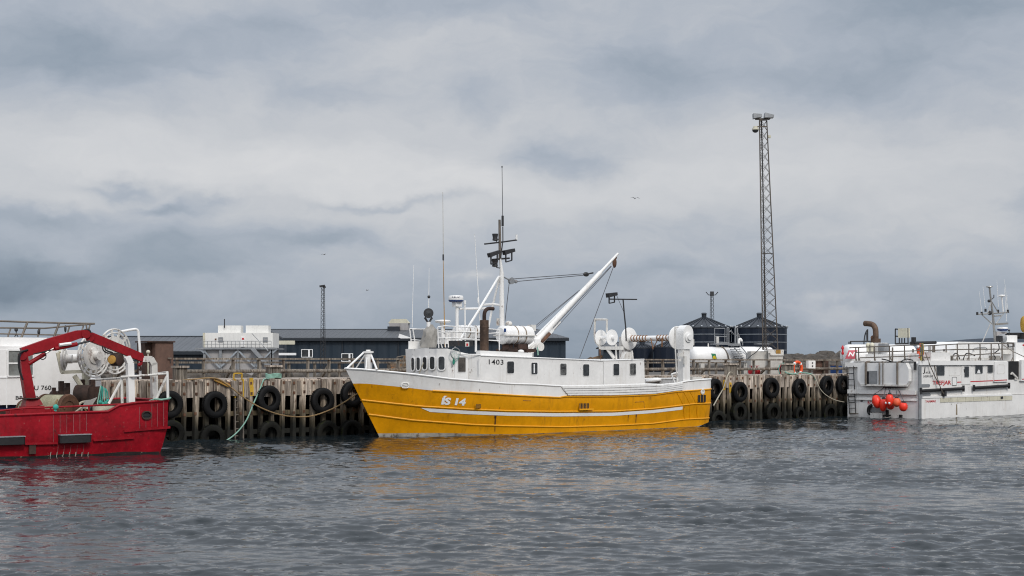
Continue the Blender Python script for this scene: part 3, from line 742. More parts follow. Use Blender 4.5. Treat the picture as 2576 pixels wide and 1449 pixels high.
def navlight(c, x, y, h, r):
    p_ = Y.hc(c, x, y, 0); m = MB(); m.lathe([(r * .4, -h), (r, -h * .9), (r * .85, -h * .4), (r, 0), (r * 1.1, h * .3), (r * .3, h * .32)], p_, (0, 0, 1), 12); m.build('navigation_light', M['darkmetal'], mast)
navlight('E', 328, 738, .25, .13); navlight('E', 326, 1000, .25, .14)
m = MB(); m.tube([Y.hc('E', 330, 765, 0), Y.hc('E', 340, 800, 0), Y.hc('E', 372, 760, 0)], .02, 5); m.build('lamp_bracket', M['darkmetal'], mast); m = MB(); m.tube([Y.hc('E', 326, 1030, 0), Y.hc('E', 345, 1060, 0), Y.hc('E', 372, 1065, 0)], .025, 5); m.build('lamp_bracket', M['darkmetal'], mast); m = MB(); m.tube([Y.hc('E', 300, 980, 0), Y.hc('E', 470, 966, 0)], .045, 6); m.build('lamp_bracket', M['darkmetal'], mast)
def floodlight(parent, p0, p1, h=.34, legs=True, mat='darkmetal', drop=.3):
    p0, p1 = Vector(p0), Vector(p1); m = MB(); m.beam(p0, p1, .22, h * .7, .2, h * .5); d = (p1 - p0) * .2
    o = m.build('floodlight', M[mat], parent)
    m = MB()
    if legs:
        for q in (p0 + d, p1 - d): m.beam(q, (q.x, q.y, q.z - drop - h / 2), .05, .05)
    m.beam(p0 + d + Vector((0, 0, -drop - h / 2)), p1 - d + Vector((0, 0, -drop - h / 2)), .06, .05); m.build('lamp_bracket', M[mat], o); return o
floodlight(mast, Y.hc('E', 265, 938, -.1), Y.hc('E', 370, 900, -.1), .28)
floodlight(mast, Y.hc('E', 415, 912, -.1), Y.hc('E', 515, 885, -.1), .3)
# boom
bb0, bb1 = C0(1760, 1130, 0), Y.hc('E', 1560, 920, 0); m = MB()
d = bb1 - bb0; P = lambda t: bb0 + d * t
m.tube([P(0), P(.22), P(.8)], .18, 14, .11); m.tube([P(.78), P(1)], .075, 12, .06)
boom = m.build('boom', M['white'], boat)
m = MB(); m.beam(P(.06) + Vector((-.15, 0, .12)), P(.5) + Vector((-.08, 0, .07)), .14, .09, .08, .05); m.beam(P(.1) + Vector((.17, 0, -.06)), P(.33) + Vector((.14, 0, -.05)), .14, .34, .1, .3)
m.box(C0(1900, 1000, 0), (.36, .4, .4)); m.build('boom_foot', M['white_clean'], boom)
for x, y, r_ in ((1965, 1045, .2),):
    q = C0(x, y, -.35); m = MB(); m.lathe([(r_ * .3, -.08), (r_, -.08), (r_ * .85, -.02), (r_ * .85, .02), (r_, .08), (r_ * .3, .08)], q, (0, -1, 0), 20); m.build('sheave', M['white_old'], boom)
m = MB(); m.tube([C0(1985, 985, -.2), C0(2100, 860, -.2)], .08, 12); m.build('hydraulic_ram', M['rust'], boom)
m = MB(); q = Y.hc('E', 1525, 1010, 0); m.ball(q, .24, 12, 8, (.55, .3, 1.1)); m.tube([q + Vector((.1, 0, .2)), P(.985)], .04, 6); m.build('pulley_block', M['rust'], boom)
q = Y.hc('E', 1240, 1128, 0); m = MB(); m.ball(q, .16, 10, 8, (1.2, .5, .7)); m.tube([q, Y.hc('E', 1310, 1113, 0)], .04, 6); m.build('pulley_block', M['darkmetal'], boom)
q = Y.hc('E', 490, 1193, 0); m = MB(); m.lathe([(.05, -.06), (.16, -.06), (.13, 0), (.16, .06), (.05, .06)], q, (0, -1, 0), 16); m.tube([Y.hc('E', 412, 1155, 0), q], .035, 6); m.ball(Y.hc('E', 535, 1200, 0), .09, 8, 6); m.build('pulley_block', M['greymetal'], mast)
def wire(a, b, r=.014, s_=0.0, parent=boat): 
    m = MB(); m.tube(sag(a, b, s_, 6) if s_ else [a, b], r, 5); return m.build('wire_stay', M['wire'], parent)
E_ = lambda x, y, yl=0: Y.hc('E', x, y, yl)
wire(E_(500, 1174), E_(1225, 1122), .018); wire(E_(540, 1200), E_(1225, 1136), .018)
wire(E_(470, 1205), C0(1478, 690), .018)
wire(E_(1490, 1045), Y.hc('Q', 1080, 430, -.2), .017); wire(E_(1515, 1050), Y.hc('G', 1228, 238, -.3), .018)
wire(E_(1495, 1048), Y.hc('Q', 1110, 500, -.2), .014)
wire(P(.62) + Vector((-.1, .2, 0)), Y.hc('Q', 540, 420, .5), .017); wire(P(.6) + Vector((-.1, .2, 0)), Y.hc('Q', 500, 510, .5), .012)
m = MB(); q = Y.hc('Q', 480, 440, .5); m.box(q, (.28, .3, .3)); m.tube([q, (q.x, q.y, TOP(q.x))], .09, 8); m.build('wire_fairlead', M['white_old'], boat)
m = MB()
for (x0, y0, x1, y1) in ((330, 1080, 560, 880), (430, 1120, 520, 960), (280, 1200, 520, 1110), (60, 1200, 320, 1190), (110, 1100, 240, 1090)):
    m.tube([Y.hc('Q', x0, y0, -.5), Y.hc('Q', x1, y1, -.45)], .06, 6)
m.build('boom_pedestal', M['white_old'], boat)
pipe('hanging_line', [Y.hc('Q', 640, 980, -.6), Y.hc('Q', 650, 1100, -.6), Y.hc('Q', 655, 1200, -.6)], .03, M['rope_green'], boom)
# light pole aft
H_ = lambda x, y, yl=0: Y.hc('H', x, y, yl)
m = MB(); m.tube([H_(520, 560), H_(515, 425), H_(500, 280), H_(490, 155)], .035, 8); lp = m.build('lamp_pole', M['darkmetal'], boat)
m = MB(); m.tube([H_(365, 153), H_(622, 156)], .035, 6); m.build('lamp_crossbar', M['darkmetal'], lp)
floodlight(lp, H_(338, 118, -.1), H_(424, 102, -.1), .3, True, 'darkmetal', .25)
wire(H_(425, 110), H_(502, 290), .012, 0, lp)
# ------------------------------------------------------------------ net drum across the stern
m = MB(); pa = H_(1050, 300 + 225, -1.75); uD = pa.x; zD = pa.z
def at_u(c, x, y, u): return Y.hx(c, x, y, u)
ax = Vector((0, -1, 0)); pf = at_u('H', 548, 548, uD); pn = at_u('H', 1008, 520, uD)
zD = (pf.z + pn.z) / 2 + .02
rD = abs(at_u('H', 548, 440, uD).z - at_u('H', 548, 655, uD).z) / 2
for yy in (pf.y, pn.y):
    m = MB(); m.lathe([(0, -.035), (rD - .03, -.035), (rD, -.02), (rD, .02), (rD - .03, .035), (.2, .04), (.2, .08), (0, .08)], (uD, yy, zD), ax, 36, False)
    (fl := m.build('drum_flange', M['white_clean'], boat))
m = MB(); m.cyl((uD, pf.y, zD), (uD, pn.y, zD), .135, 18); dc = m.build('net_drum', M['white_clean'], boat)
m = MB()
for (t0, t1, nn) in ((.05, .42, 6), (.6, .97, 6)):
    pts = []
    for i in range(nn * 12 + 1):
        a = 2 * PI * i / 12; yy = lerp(pf.y, pn.y, lerp(t0, t1, i / (nn * 12))); pts.append((uD + .15 * math.cos(a), yy, zD + .15 * math.sin(a)))
    m.tube(pts, .028, 5)
m.build('wound_rope', M['rope_rust'], dc)
m = MB(); y1 = lerp(pf.y, pn.y, .52); m.tube([(uD - .2, lerp(pf.y, pn.y, .52), zD), (uD - .25, lerp(pf.y, pn.y, .58), zD - .55), (uD - .2, lerp(pf.y, pn.y, .68), zD)], .03, 5); m.tube([(uD - .22, lerp(pf.y, pn.y, .76), zD), (uD - .25, lerp(pf.y, pn.y, .77), zD - .45)], .04, 5); m.build('loose_rope', M['rope_rust'], dc)
# port pillar with the gearbox head
yp = pn.y - .42
a = H_(1070, 1035, yp); b = H_(1060, 600, yp); wz = .24
m = MB(); m.beam((uD + .05, yp, 1.6), (uD + .05, yp, b.z + .02), .42, .52, .36, .46); pil = m.build('drum_pillar', M['white'], boat)
zc = zD; m = MB(); oo = []
for i in range(13): an = PI * i / 12; oo.append((.36 * math.cos(an), .2 + .4 * math.sin(an)))
oo = oo + [(-.36, 0), (-.34, -.6), (.34, -.6), (.36, 0)]
m.prism(oo, (uD + .12, yp + .25, zc + .02), (1, 0, 0), (0, 0, 1), .5); gb = m.build('gearbox', M['white_clean'], pil)
m = MB(); m.lathe([(.25, 0), (.25, .06), (.15, .08), (.14, .14), (0, .14)], (uD + .1, yp - .25, zc + .02), (0, -1, 0), 18); m.build('hub', M['white_clean'], gb)
m = MB(); q = H_(1135, 570, yp); m.box(q, (.3, .3, .3)); m.tube([q, H_(1130, 610, yp), H_(1112, 650, yp)], .04, 6); m.tube([H_(992, 420, yp - .3), H_(990, 440, yp - .3), H_(992, 600, yp - .3), H_(1005, 860, yp - .3), H_(1010, 960, yp - .3)], .035, 6); m.tube([H_(1020, 425, yp - .3), H_(992, 430, yp - .3)], .035, 6)
m.build('hydraulic_hose', M['white_old'], pil)
m = MB(); m.box(H_(1040, 690, yp - .33), (.35, .12, .16)); m.box(H_(1085, 740, yp - .33), (.16, .1, .4)); m.box(H_(1030, 740, yp - .33), (.2, .1, .12)); m.box(H_(1065, 660, yp - .33), (.1, .1, .2)); m.build('valve_block', M['white_old'], pil)
m = MB(); m.beam((uD + .05, pf.y + .35, 1.6), (uD + .05, pf.y + .35, zD + .1), .4, .5); m.build('drum_pillar', M['white_old'], boat)
# small twin reel on a bracket
u2 = H_(300, 560, .0).x; pr = Y.hx('H', 275, 525, u2); pr2 = Y.hx('H', 382, 525, u2); r2 = abs(Y.hx('H', 275, 450, u2).z - Y.hx('H', 275, 602, u2).z) / 2
m = MB()
for q in (pr, pr2): m.lathe([(0, -.02), (r2, -.02), (r2, .02), (0, .02)], (u2, q.y, pr.z), ax, 28, False)
m.cyl((u2, pr.y, pr.z), (u2, pr2.y - .2, pr.z), .09, 12); rl = m.build('reel', M['white_clean'], boat)
S_ = lambda x, y: Y.hx('H', x, y, u2 - .1)
m = MB(); m.tube(smooth_path([S_(275, 620), S_(235, 580), S_(215, 510), S_(220, 360), S_(228, 350), S_(328, 350), S_(333, 362), S_(332, 480)], 3), .05, 8); m.tube([S_(220, 520), S_(260, 550), S_(268, 640)], .05, 6); m.beam(S_(270, 625), S_(480, 625), .2, .16); m.tube([S_(345, 640), S_(410, 730)], .09, 8); m.tube([S_(420, 590), S_(425, 730)], .05, 6); m.tube([S_(575, 650), S_(585, 730)], .04, 6)
m.build('reel_frame', M['white_old'], boat)
m = MB(); m.prism([(-.35, -.2), (.3, -.35), (.35, .1), (-.1, .16)], H_(500, 690, .2), (1, 0, 0), (0, 0, 1), .3); m.build('reel_motor', M['white_old'], boat)
m = MB(); q = H_(268, 660, -.3); m.tube([H_(266, 635, -.3), H_(268, 690, -.3)], .04, 6); m.tube([H_(268, 690, -.3), H_(272, 735, -.3)], .02, 6); m.build('hook', M['rust'], rl)
# stern rail, ladder and bits aft
for pts in ([H_(955, 875, -1.6), H_(1065, 850, -1.75)], [H_(955, 880, -1.6), H_(985, 950, -1.6), H_(1000, 1020, -1.7)], [H_(1030, 860, -1.7), H_(1000, 1010, -1.7)], [H_(1065, 855, -1.75), H_(1062, 1020, -2.0)], [H_(880, 1000, -2.05), H_(1065, 958, -2.05)], [H_(1020, 965, -2.05), H_(1020, 1025, -2.05)], [H_(950, 975, -2.05), H_(960, 1030, -2.05)], [H_(1060, 958, -2.05), H_(1065, 1030, -2.05)]):
    pipe('stern_rail', pts, .04, M['white_clean'])
pipe('stern_rail', [H_(700, 945, 1.6), H_(830, 930, 1.7), H_(990, 925, 1.8)], .09, M['white_clean'])
m = MB(); m.box2((uD + 1.2, -1.4, 1.4), (uD + 1.9, -.4, 2.5)); m.build('deck_locker', M['white_old'], boat)
# landing net leaning on the wheelhouse: a thing of its own
ln = frame_thing('landing_net', 'hand net with green mesh bag leaning on the wheelhouse beside its side door', 'hand net', Y)
q = Y.hc('C', 1593, 172, -1.75); m = MB(); rx, rz_ = abs(Y.hc('C', 1528, 172, -1.75).x - q.x), abs(Y.hc('C', 1593, 95, -1.75).z - q.z)
m.tube([(q.x + rx * math.cos(a), -1.75, q.z + rz_ * math.sin(a)) for a in [2 * PI * i / 28 for i in range(28)]], .022, 6, closed=True); m.build('hoop', M['greymetal'], ln)
m = MB(); e = Y.hc('C', 1568, 310, -1.72)
for i in range(10):
    a = 2 * PI * i / 10; p0 = Vector((q.x + rx * math.cos(a), -1.75, q.z + rz_ * math.sin(a)))
    m.tube([p0, p0.lerp(e, .45) + Vector((0, -.1, 0)), e + Vector((.05 * math.cos(a), 0, .06 * math.sin(a) + .05))], .004, 4)
for t in (.35, .7):
    m.tube([Vector((q.x + rx * math.cos(a), -1.77 - .05 * t, q.z + rz_ * math.sin(a))).lerp(e, t) for a in [2 * PI * i / 16 for i in range(16)]], .004, 4, closed=True)
m.ball(e + Vector((0, 0, .06)), .08, 10, 8, (.8, .5, 1.6)); m.build('mesh_bag', M['net_green'], ln)
# boat hook standing against the front windows
m = MB(); a, b = on_facet(*cv('C', 1190, 300))[0] + Vector((-.35, -.25, 0)), on_facet(*cv('C', 1132, 468))[0] + Vector((-.5, -.3, -.2)); m.tube([a, b], .022, 6)
bh = m.build('boat_hook', M['rope_pale'], None); bh.location = (Y.O[0], Y.O[1], 0); bh.rotation_euler = (0, 0, Y.a); tag(bh, 'thin pale wooden pole leaning against the front windows of the yellow boat', 'boat hook')
# ================================================================== wharf
W = Fr((-13.06, 59.3), 38.6)
U0, U1 = W.hit(40, 1000, 0).x, W.hit(2136, 1000, 0).x
DK = 2.5
wh_ = frame_thing('wharf', 'long weathered timber wharf faced with upright fender piles and hung with tyres', 'wharf', W)
UX = U1 + 10
m = MB(); m.box2((U0, .32, DK - .28), (UX, 6.6, DK)); m.build('deck', M['plank'], wh_)
m = MB(); m.box2((U0, .1, DK - .25), (UX, .32, DK - .02)); m.build('cap_beam', M['plank'], wh_)
for z in (1.05, .25):
    m = MB(); m.box2((U0, .12, z - .1), (UX, .34, z + .1)); m.build('waling', M['waling'], wh_)
rng = random.Random(11)
NP = 98; step = (U1 - U0) / NP
ypile = [W.hc('I', x, 950).x for x in (575, 600, 632)] + [W.hc('B', x, 760).x for x in (738, 848)]
pile_meshes = []
for i in range(NP):
    u = U0 + (i + .5) * step + rng.uniform(-.05, .05); w_ = rng.uniform(.19, .27); top = DK + rng.uniform(-.06, .05)
    m = MB(); rows = []
    zz = [-.6, .1, .5, .9, 1.3, 1.7, 2.1, top]
    lean = rng.uniform(-.02, .02); jit = [rng.uniform(-.02, .02) for _ in zz]
    for j, z in enumerate(zz):
        ww = w_ * (1 + jit[j] * 2.2) * (.86 if .1 < z < 1.2 else 1); x = u + lean * (z - 1) + jit[j]
        rows.append([(x - ww / 2, .1, z), (x - ww / 2 + .03, -.08 + jit[j] * .6, z), (x + ww / 2 - .03, -.08 + jit[j] * .6, z), (x + ww / 2, .1, z)])
    m.grid(rows, False, True); m.add(rows[-1], [(0, 1, 2, 3)])
    yl = min(abs(u - q) for q in ypile) < .2
    m.build('fender_pile', [M['pile']], wh_)
    if yl:
        mm = MB(); z0 = 2.5 if u < 20 else 2.45; hh = .62 if u < 20 else 1.1
        for _ in range(3):
            zt = rng.uniform(z0 - hh, z0 - .1); mm.box((u + rng.uniform(-.03, .03), -.088 - .0015 * _, zt), (w_ * .75, .012, rng.uniform(.15, .4)))
        mm.build('yellow_paint_mark', M['yellow_old'], wh_)
    # short filler plank between two long piles
    uu = U0 + (i + 1) * step; ww = step - .22; m = MB(); lowz = DK - rng.uniform(.68, .78)
    m.box2((uu - ww / 2, -.03 + rng.uniform(-.03, .02), lowz), (uu + ww / 2, .09, DK + rng.uniform(-.09, .0))); m.build('filler_plank', M['plank'], wh_)
# iron plates on the pile heads (one grille of bolts per waling)
m = MB()
for i in range(NP):
    u = U0 + (i + .5) * step
    for z in (2.33, 1.92, 1.06):
        if rng.random() < .8: m.box((u + rng.uniform(-.03, .03), -.088, z + rng.uniform(-.03, .03)), (.1, .03, .12))
m.build('bolt_plates', M['rust'], wh_)['kind'] = 'stuff'
# inside, shade put into their colours: a rear row of round piles and the sloping stones behind
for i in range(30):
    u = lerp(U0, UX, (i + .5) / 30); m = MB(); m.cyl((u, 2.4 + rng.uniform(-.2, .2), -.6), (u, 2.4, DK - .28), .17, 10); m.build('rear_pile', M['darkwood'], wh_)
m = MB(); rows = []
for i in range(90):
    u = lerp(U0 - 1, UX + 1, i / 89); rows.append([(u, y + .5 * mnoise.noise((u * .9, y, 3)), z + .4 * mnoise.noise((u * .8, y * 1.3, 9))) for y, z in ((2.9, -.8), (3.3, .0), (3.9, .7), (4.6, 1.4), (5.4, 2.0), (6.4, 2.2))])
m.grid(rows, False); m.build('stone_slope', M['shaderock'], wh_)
# yellow ladder down the wharf
lad = frame_thing('wharf_ladder', 'yellow painted ladder with looped handrails set into the wharf face', 'ladder', W)
a, b = W.hc('B', 735, 690).x, W.hc('B', 815, 690).x
m = MB(); m.tube(smooth_path([(a, .15, DK - .1), (a, .1, DK + .22), (a + .05, .1, DK + .25), (b - .05, .1, DK + .25), (b, .1, DK + .22), (b, .15, DK - .1)], 2), .035, 6); m.build('handrail', M['yellow_old'], lad)
for x in (a, b):
    m = MB(); m.box((x, .02, 2.12), (.06, .1, .8)); m.build('side_rail', M['yellow_old'], lad)
    m = MB(); m.box((x, .02, .8), (.06, .1, 1.8)); m.build('side_rail', M['rail_brown'], lad)
for i in range(8):
    m = MB(); m.cyl((a, .02, .1 + i * .3), (b, .02, .1 + i * .3), .025, 6); m.build('rung', M['rail_brown'], lad)
# ------------------------------------------------------------------ tyres
def tyre(r, w, mat):
    root = thing('fender_tyre', None, 'tyre', group='tyres hung on the wharf as fenders')
    m = MB(); prof = [(r * .55, -w * .3), (r * .56, -w * .44), (r * .7, -w * .52), (r * .86, -w * .5), (r * .95, -w * .44), (r, -w * .34)]
    k = len(prof); prof2 = prof + [(q[0], -q[1]) for q in prof[::-1]] + [(r * .6, w * .3), (r * .78, w * .3), (r * .8, 0), (r * .78, -w * .3), (r * .6, -w * .3), (r * .55, -w * .3)]
    m.lathe(prof2, (0, 0, 0), (0, -1, 0), 40, False); m.build('casing', mat, root)
    m = MB()
    for i in range(40):
        a = 2 * PI * i / 40
        for s_ in (-1, 1):
            c = Vector((r * 1.0 * math.cos(a), s_ * w * .18, r * 1.0 * math.sin(a))); t = Vector((-math.sin(a), .25 * s_, math.cos(a)))
            m.beam(c - t * r * .05, c + t * r * .05, w * .28, .03, up=(math.cos(a), 0, math.sin(a)))
    m.build('tread', mat, root)
    return root
ty_dry = tyre(.55, .3, M['tyre']); ty_wet = tyre(.55, .3, M['tyre_moss'])
ty_big = None
U = [('B', 75, 925, 1.0, 'upper tyre half hidden behind the square stern of the red boat'), ('B', 530, 928, 1.0, 'black tyre on the wharf face below the left timber bollard, right of the red boat'),
     ('B', 1070, 870, 1.02, 'black tyre beside the green rope, below the bollard with green rope'), ('B', 1610, 887, 1.0, 'black tyre with the brown rope passing below it, left of the yellow bow'),
     ('B', 1910, 822, 1.02, 'upper tyre squeezed behind the bow of the yellow boat'), ('I', 482, 1020, 1.02, 'upper tyre directly behind the stern of the yellow boat'),
     ('I', 722, 1047, 1.0, 'black tyre right of the yellow stained piles behind the yellow boat'), ('I', 1027, 1008, 1.03, 'black tyre below the pale plinth of the tall lattice tower'),
     ('I', 1300, 1012, 1.0, 'black tyre below the orange life ring on the wharf'), ('I', 1562, 986, 1.03, 'black tyre with a thin rope slung from it, below the brown cabinet'),
     ('I', 1722, 980, 1.0, 'upper tyre pinched beside the ladder of the right hand white boat')]
Lw = [('B', 90, 1215, 'half sunk tyre at the waterline beside the red stern'), ('B', 505, 1262, 'weedy tyre awash where the green rope meets the water'), ('B', 1080, 1222, 'grey tyre awash below the tyre beside the green rope'),
      ('B', 1655, 1212, 'weedy tyre awash left of the yellow bow, below the brown rope'), ('B', 1900, 1205, 'mossy tyre awash in the shade under the yellow bow'), ('I', 508, 1322, 'half sunk tyre at the foot of the yellow stern'),
      ('I', 715, 1242, 'lower tyre hanging clear of the water right of the yellow stern'), ('I', 1040, 1245, 'green weedy tyre awash below the lattice tower'), ('I', 1300, 1262, 'small looking weedy tyre awash below the orange life ring'),
      ('I', 1590, 1250, 'grey tyre awash below the tyre with the thin rope'), ('I', 1722, 1235, 'dark lower tyre awash beside the ladder of the right hand white boat')]
def hang_all(proto, lst):
    objs = [proto] + [copy_tree(proto) for _ in lst[1:]]
    for o, (p, s, lab, yaw) in zip(objs, lst):
        o.location = W.w(p); o.scale = (s, s, s); o['label'] = lab; o.rotation_mode = 'YXZ'
        o.rotation_euler = (rng.uniform(-.05, .06), rng.uniform(0, 6.2), W.a + yaw)
    return objs
A_ = hang_all(ty_dry, [(W.hc(c, x, y, -.26), s, lab, rng.uniform(-.1, .1)) for c, x, y, s, lab in U])
hang_all(ty_wet, [(W.hc(c, x, y, -.27), .8 if x == 1300 else 1.0, lab, rng.uniform(-.12, .12)) for c, x, y, lab in Lw])
bpy.context.view_layer.update()
for o, (c, x, y, s, lab) in zip(A_, U):
    p = W.hc(c, x, y, -.26); m = MB(); m.tube([(p.x, -.16, p.z + .5 * s), (p.x + .02, -.13, DK), (p.x + .02, .2, DK + .02)], .02, 5)
    k = m.build('chain', M['rust_dark']); k.parent = o; k.matrix_parent_inverse = o.matrix_world.inverted(); k.location = (W.O[0], W.O[1], 0); k.rotation_euler = (0, 0, W.a)
# ------------------------------------------------------------------ bollards, fences and small things on the wharf
def bollard(c, x0, x1, y0, y1, yl, lab, rope=None):
    a, b = W.hc(c, x0, y1, yl), W.hc(c, x1, y0, yl); wd = b.x - a.x; n = 4
    t = frame_thing('mooring_bollard', lab, 'bollard', W, 'timber mooring bollards on the wharf edge')
    for i in range(n):
        m = MB(); x = lerp(a.x, b.x, (i + .5) / n); m.cbox((x, yl + .2, (DK + b.z) / 2 + rng.uniform(-.03, .03)), (wd / n * .95, .36, b.z - DK), .03); m.build('post', M['fence'], t)
    m = MB(); m.box((a.x + wd / 2, yl + .18, b.z + .03), (wd * 1.12, .5, .09)); m.build('cap', M['plank'], t)
    if rope:
        m = MB()
        for k in range(4):
            pts = [(a.x + wd / 2 + (wd / 2 + .05) * math.cos(q), yl + .2 + .3 * math.sin(q), DK + .06 + .05 * k + .02 * math.sin(3 * q)) for q in [2 * PI * i / 20 for i in range(20)]]
            m.tube(pts, .035, 6, closed=True)
        r = m.build('rope_coil', M[rope], None); r.location = (W.O[0], W.O[1], 0); r.rotation_euler = (0, 0, W.a)
        return t, r
    return t, None
bollard('B', 143, 262, 555, 680, .5, 'timber bollard left of the white container building, brown rope leading from it')
_, r = bollard('B', 1085, 1200, 548, 672, .5, 'timber bollard with green rope round its foot, right of the white container building', 'rope_green'); tag(r, 'coil of pale green rope round the foot of a timber bollard', 'rope coil')
bollard('I', 618, 702, 786, 882, .5, 'timber bollard just right of the net drum pillar of the yellow boat')
_, r = bollard('N', 935, 1105, 478, 655, .6, 'timber bollard piled with dark and green ropes beside the orange life ring', 'rope_pale'); tag(r, 'pale rope wound round the timber bollard beside the life ring', 'rope coil')
def fence(yl, ztop, zmid, spacing, u0, u1, lab, thick, off=0.0, skip=()):
    t = frame_thing('timber_fence', lab, 'fence', W)
    n = int((u1 - u0) / spacing)
    for i in range(n + 1):
        u = u0 + i * spacing + rng.uniform(-.12, .12) + off
        m = MB(); m.beam((u, yl + .09, DK - .1), (u + rng.uniform(-.02, .02), yl + .09, ztop - .04), .13, .1); m.build('post', M['fence'], t)
        if thick and i % 2 == 0:
            m = MB(); m.beam((u + .02, yl + .15, DK + .55), (u + .1, yl + 1.0, DK - .05), .12, .12); m.build('brace', M['fence'], t)
    for z, th in (((ztop, .08), (zmid, .17)) if thick else ((ztop, .09),)):
        x = u0 - .3
        while x < u1:
            L = min(rng.uniform(5, 7), u1 + .3 - x); m = MB()
            if th > .15: m.cyl((x, yl, z), (x + L - .02, yl, z + rng.uniform(-.02, .02)), th / 2, 10)
            else: m.box2((x, yl - .05, z - th / 2), (x + L - .02, yl + .13 if z == ztop else yl, z + th / 2))
            m.build('rail', M['fence'], t); x += L
fence(4.6, 3.39, 2.83, 1.32, U0 + 1, W.hit(2112, 900, 4.6).x, 'grey timber fence with a round lower rail along the wharf deck', True)
fence(6.3, 3.22, 2.75, 1.5, U0 + 3, U1 - 4, 'lower grey timber fence behind the wharf deck, nearer the rocks', False, .5)
# life ring, cabinets
def ringmesh(t, p, rad, r, ax):
    m = MB(); ax = Vector(ax)
    m.lathe([(rad + r * math.cos(a), r * math.sin(a)) for a in [2 * PI * i / 14 for i in range(15)]], p, ax, 32, False); m.build('ring', M['orange'], t)
    for k in range(4):
        a = PI / 4 + k * PI / 2; m = MB(); q = Vector((math.cos(a), 0, math.sin(a)))
        m.lathe([(r * 1.05, -.06), (r * 1.05, .06)], Vector(p) + q * rad, Vector((-math.sin(a), 0, math.cos(a))), 12); m.build('white_band', M['white_plain'], t)
t = frame_thing('life_ring', 'orange life ring hanging inside the wharf fence beside the pale cabinet', 'life ring', W)
p = W.hc('N', 1165, 550, 4.4); ringmesh(t, p, .4, .09, (0, 1, 0))
def cabinet(c, x0, y0, x1, y1, yl, dep, mat, name, lab, cat, door=True, F=None):
    F = F or W
    a, b = F.hc(c, x0, y1, yl), F.hc(c, x1, y0, yl)
    t = frame_thing(name, lab, cat, F)
    m = MB(); m.cbox(((a.x + b.x) / 2, yl + dep / 2, (a.z + b.z) / 2), (b.x - a.x, dep, b.z - a.z), .02); m.build('body', M[mat], t)
    if door:
        m = MB(); m.box(((a.x + b.x) / 2, yl - .008, (a.z + b.z) / 2), ((b.x - a.x) * .86, .016, (b.z - a.z) * .88)); d = m.build('door', M[mat], t)
        m = MB(); m.box((a.x + (b.x - a.x) * .8, yl - .03, (a.z + b.z) / 2), (.03, .04, .1)); m.build('handle', M['darkmetal'], d)
    return t, a, b
t, a, b = cabinet('N', 1398, 395, 1535, 555, 4.35, .25, 'white_clean', 'electric_box', 'pale grey electric box with two dark knobs on the wharf fence', 'electric box', False)
m = MB()
for f_ in (.3, .7): m.cyl(((a.x + b.x) / 2, 4.34, lerp(a.z, b.z, f_)), ((a.x + b.x) / 2, 4.31, lerp(a.z, b.z, f_)), .05, 10)
m.build('knob', M['darkmetal'], t)
cabinet('N', 1555, 405, 1700, 670, 4.8, .3, 'brown', 'service_cabinet', 'reddish brown cabinet standing right of the pale electric box', 'cabinet')
cabinet('N', 1715, 400, 1800, 670, 5.4, .3, 'rust_dark', 'rusty_board', 'dark brown board standing between the reddish cabinet and the fence end', 'board', False)
cabinet('N', 1950, 500, 2095, 655, 6.2, .5, 'blue', 'blue_tub', 'blue tub behind the fence end beside the right hand white boat', 'tub', False)
m = MB(); px = W.hc('N', 2082, 170, 6)
m.lathe([(.06, -.35), (.09, -.3), (.09, -.2), (.06, -.18), (.06, .02), (.1, .04), (.1, .12), (.07, .18), (.03, .26), (0, .28)], (px.x, 6, px.z), (0, 0, 1), 14)
o = frame_thing('beacon_post', 'small red beacon on a thin post, left of the round white tank end', 'beacon', W); m.build('beacon', M['redpaint'], o); m = MB(); m.cyl((px.x, 6, DK), (px.x, 6, px.z - .3), .03, 10); m.build('post', M['greymetal'], o)
# red valves on the deck
t = frame_thing('pipe_valves', 'pair of dark red pipe valves on the wharf deck in front of the white tanks', 'valves', W)
for x in (235, 345):
    p = W.hc('N', x, 640, 5.0); m = MB(); m.lathe([(.16, -.15), (.16, -.1), (.08, -.08), (.08, .08), (.16, .1), (.16, .15)], (p.x, 5.0, DK + .16), (1, 0, 0), 12); m.cyl((p.x, 5, DK + .1), (p.x, 5, DK + .5), .04, 8); m.lathe([(.14, 0), (.14, .03)], (p.x, 5, DK + .5), (0, 0, 1), 12)
    m.build('valve', M['redpaint'], t)
t_ = frame_thing('rope_heap', 'heap of dark green and red ropes hung over the fence left of the bollard', 'rope heap', W)
for k in range(6):
    c_ = W.hc('N', 860 + rng.uniform(-50, 40), 540, 4.4); m = MB(); pts = []
    for i in range(16):
        a = 2 * PI * i / 16; pts.append((c_.x + (.16 + .05 * k) * math.cos(a), 4.4 - .03 * k, c_.z - .12 + (.3 + .02 * k) * math.sin(a)))
    m.tube(pts, .03, 5, closed=True); m.build('loop', M[['rope_teal', 'black', 'net_green', 'black', 'redpaint', 'rope_teal'][k]], t_)
# tall brown shed
t, a, b = cabinet('A', 1445, 282, 1612, 640, 3.2, .9, 'brown', 'brown_shed', 'narrow tall brown box shed standing on the wharf right of the red boat', 'shed')
m = MB(); m.box2((a.x - .32, 3.6, DK), (a.x - .02, 4.4, b.z - .02)); m.build('side_panel', M['rust_dark'], t)
m = MB(); m.box2((a.x - .36, 3.12, b.z), (b.x + .05, 4.5, b.z + .06)); m.build('roof', M['rust_dark'], t)
m = MB(); q = W.hc('A', 1575, 428, 3.1); m.box(q, (.16, .06, .06)); m.build('latch', M['rail_brown'], t)
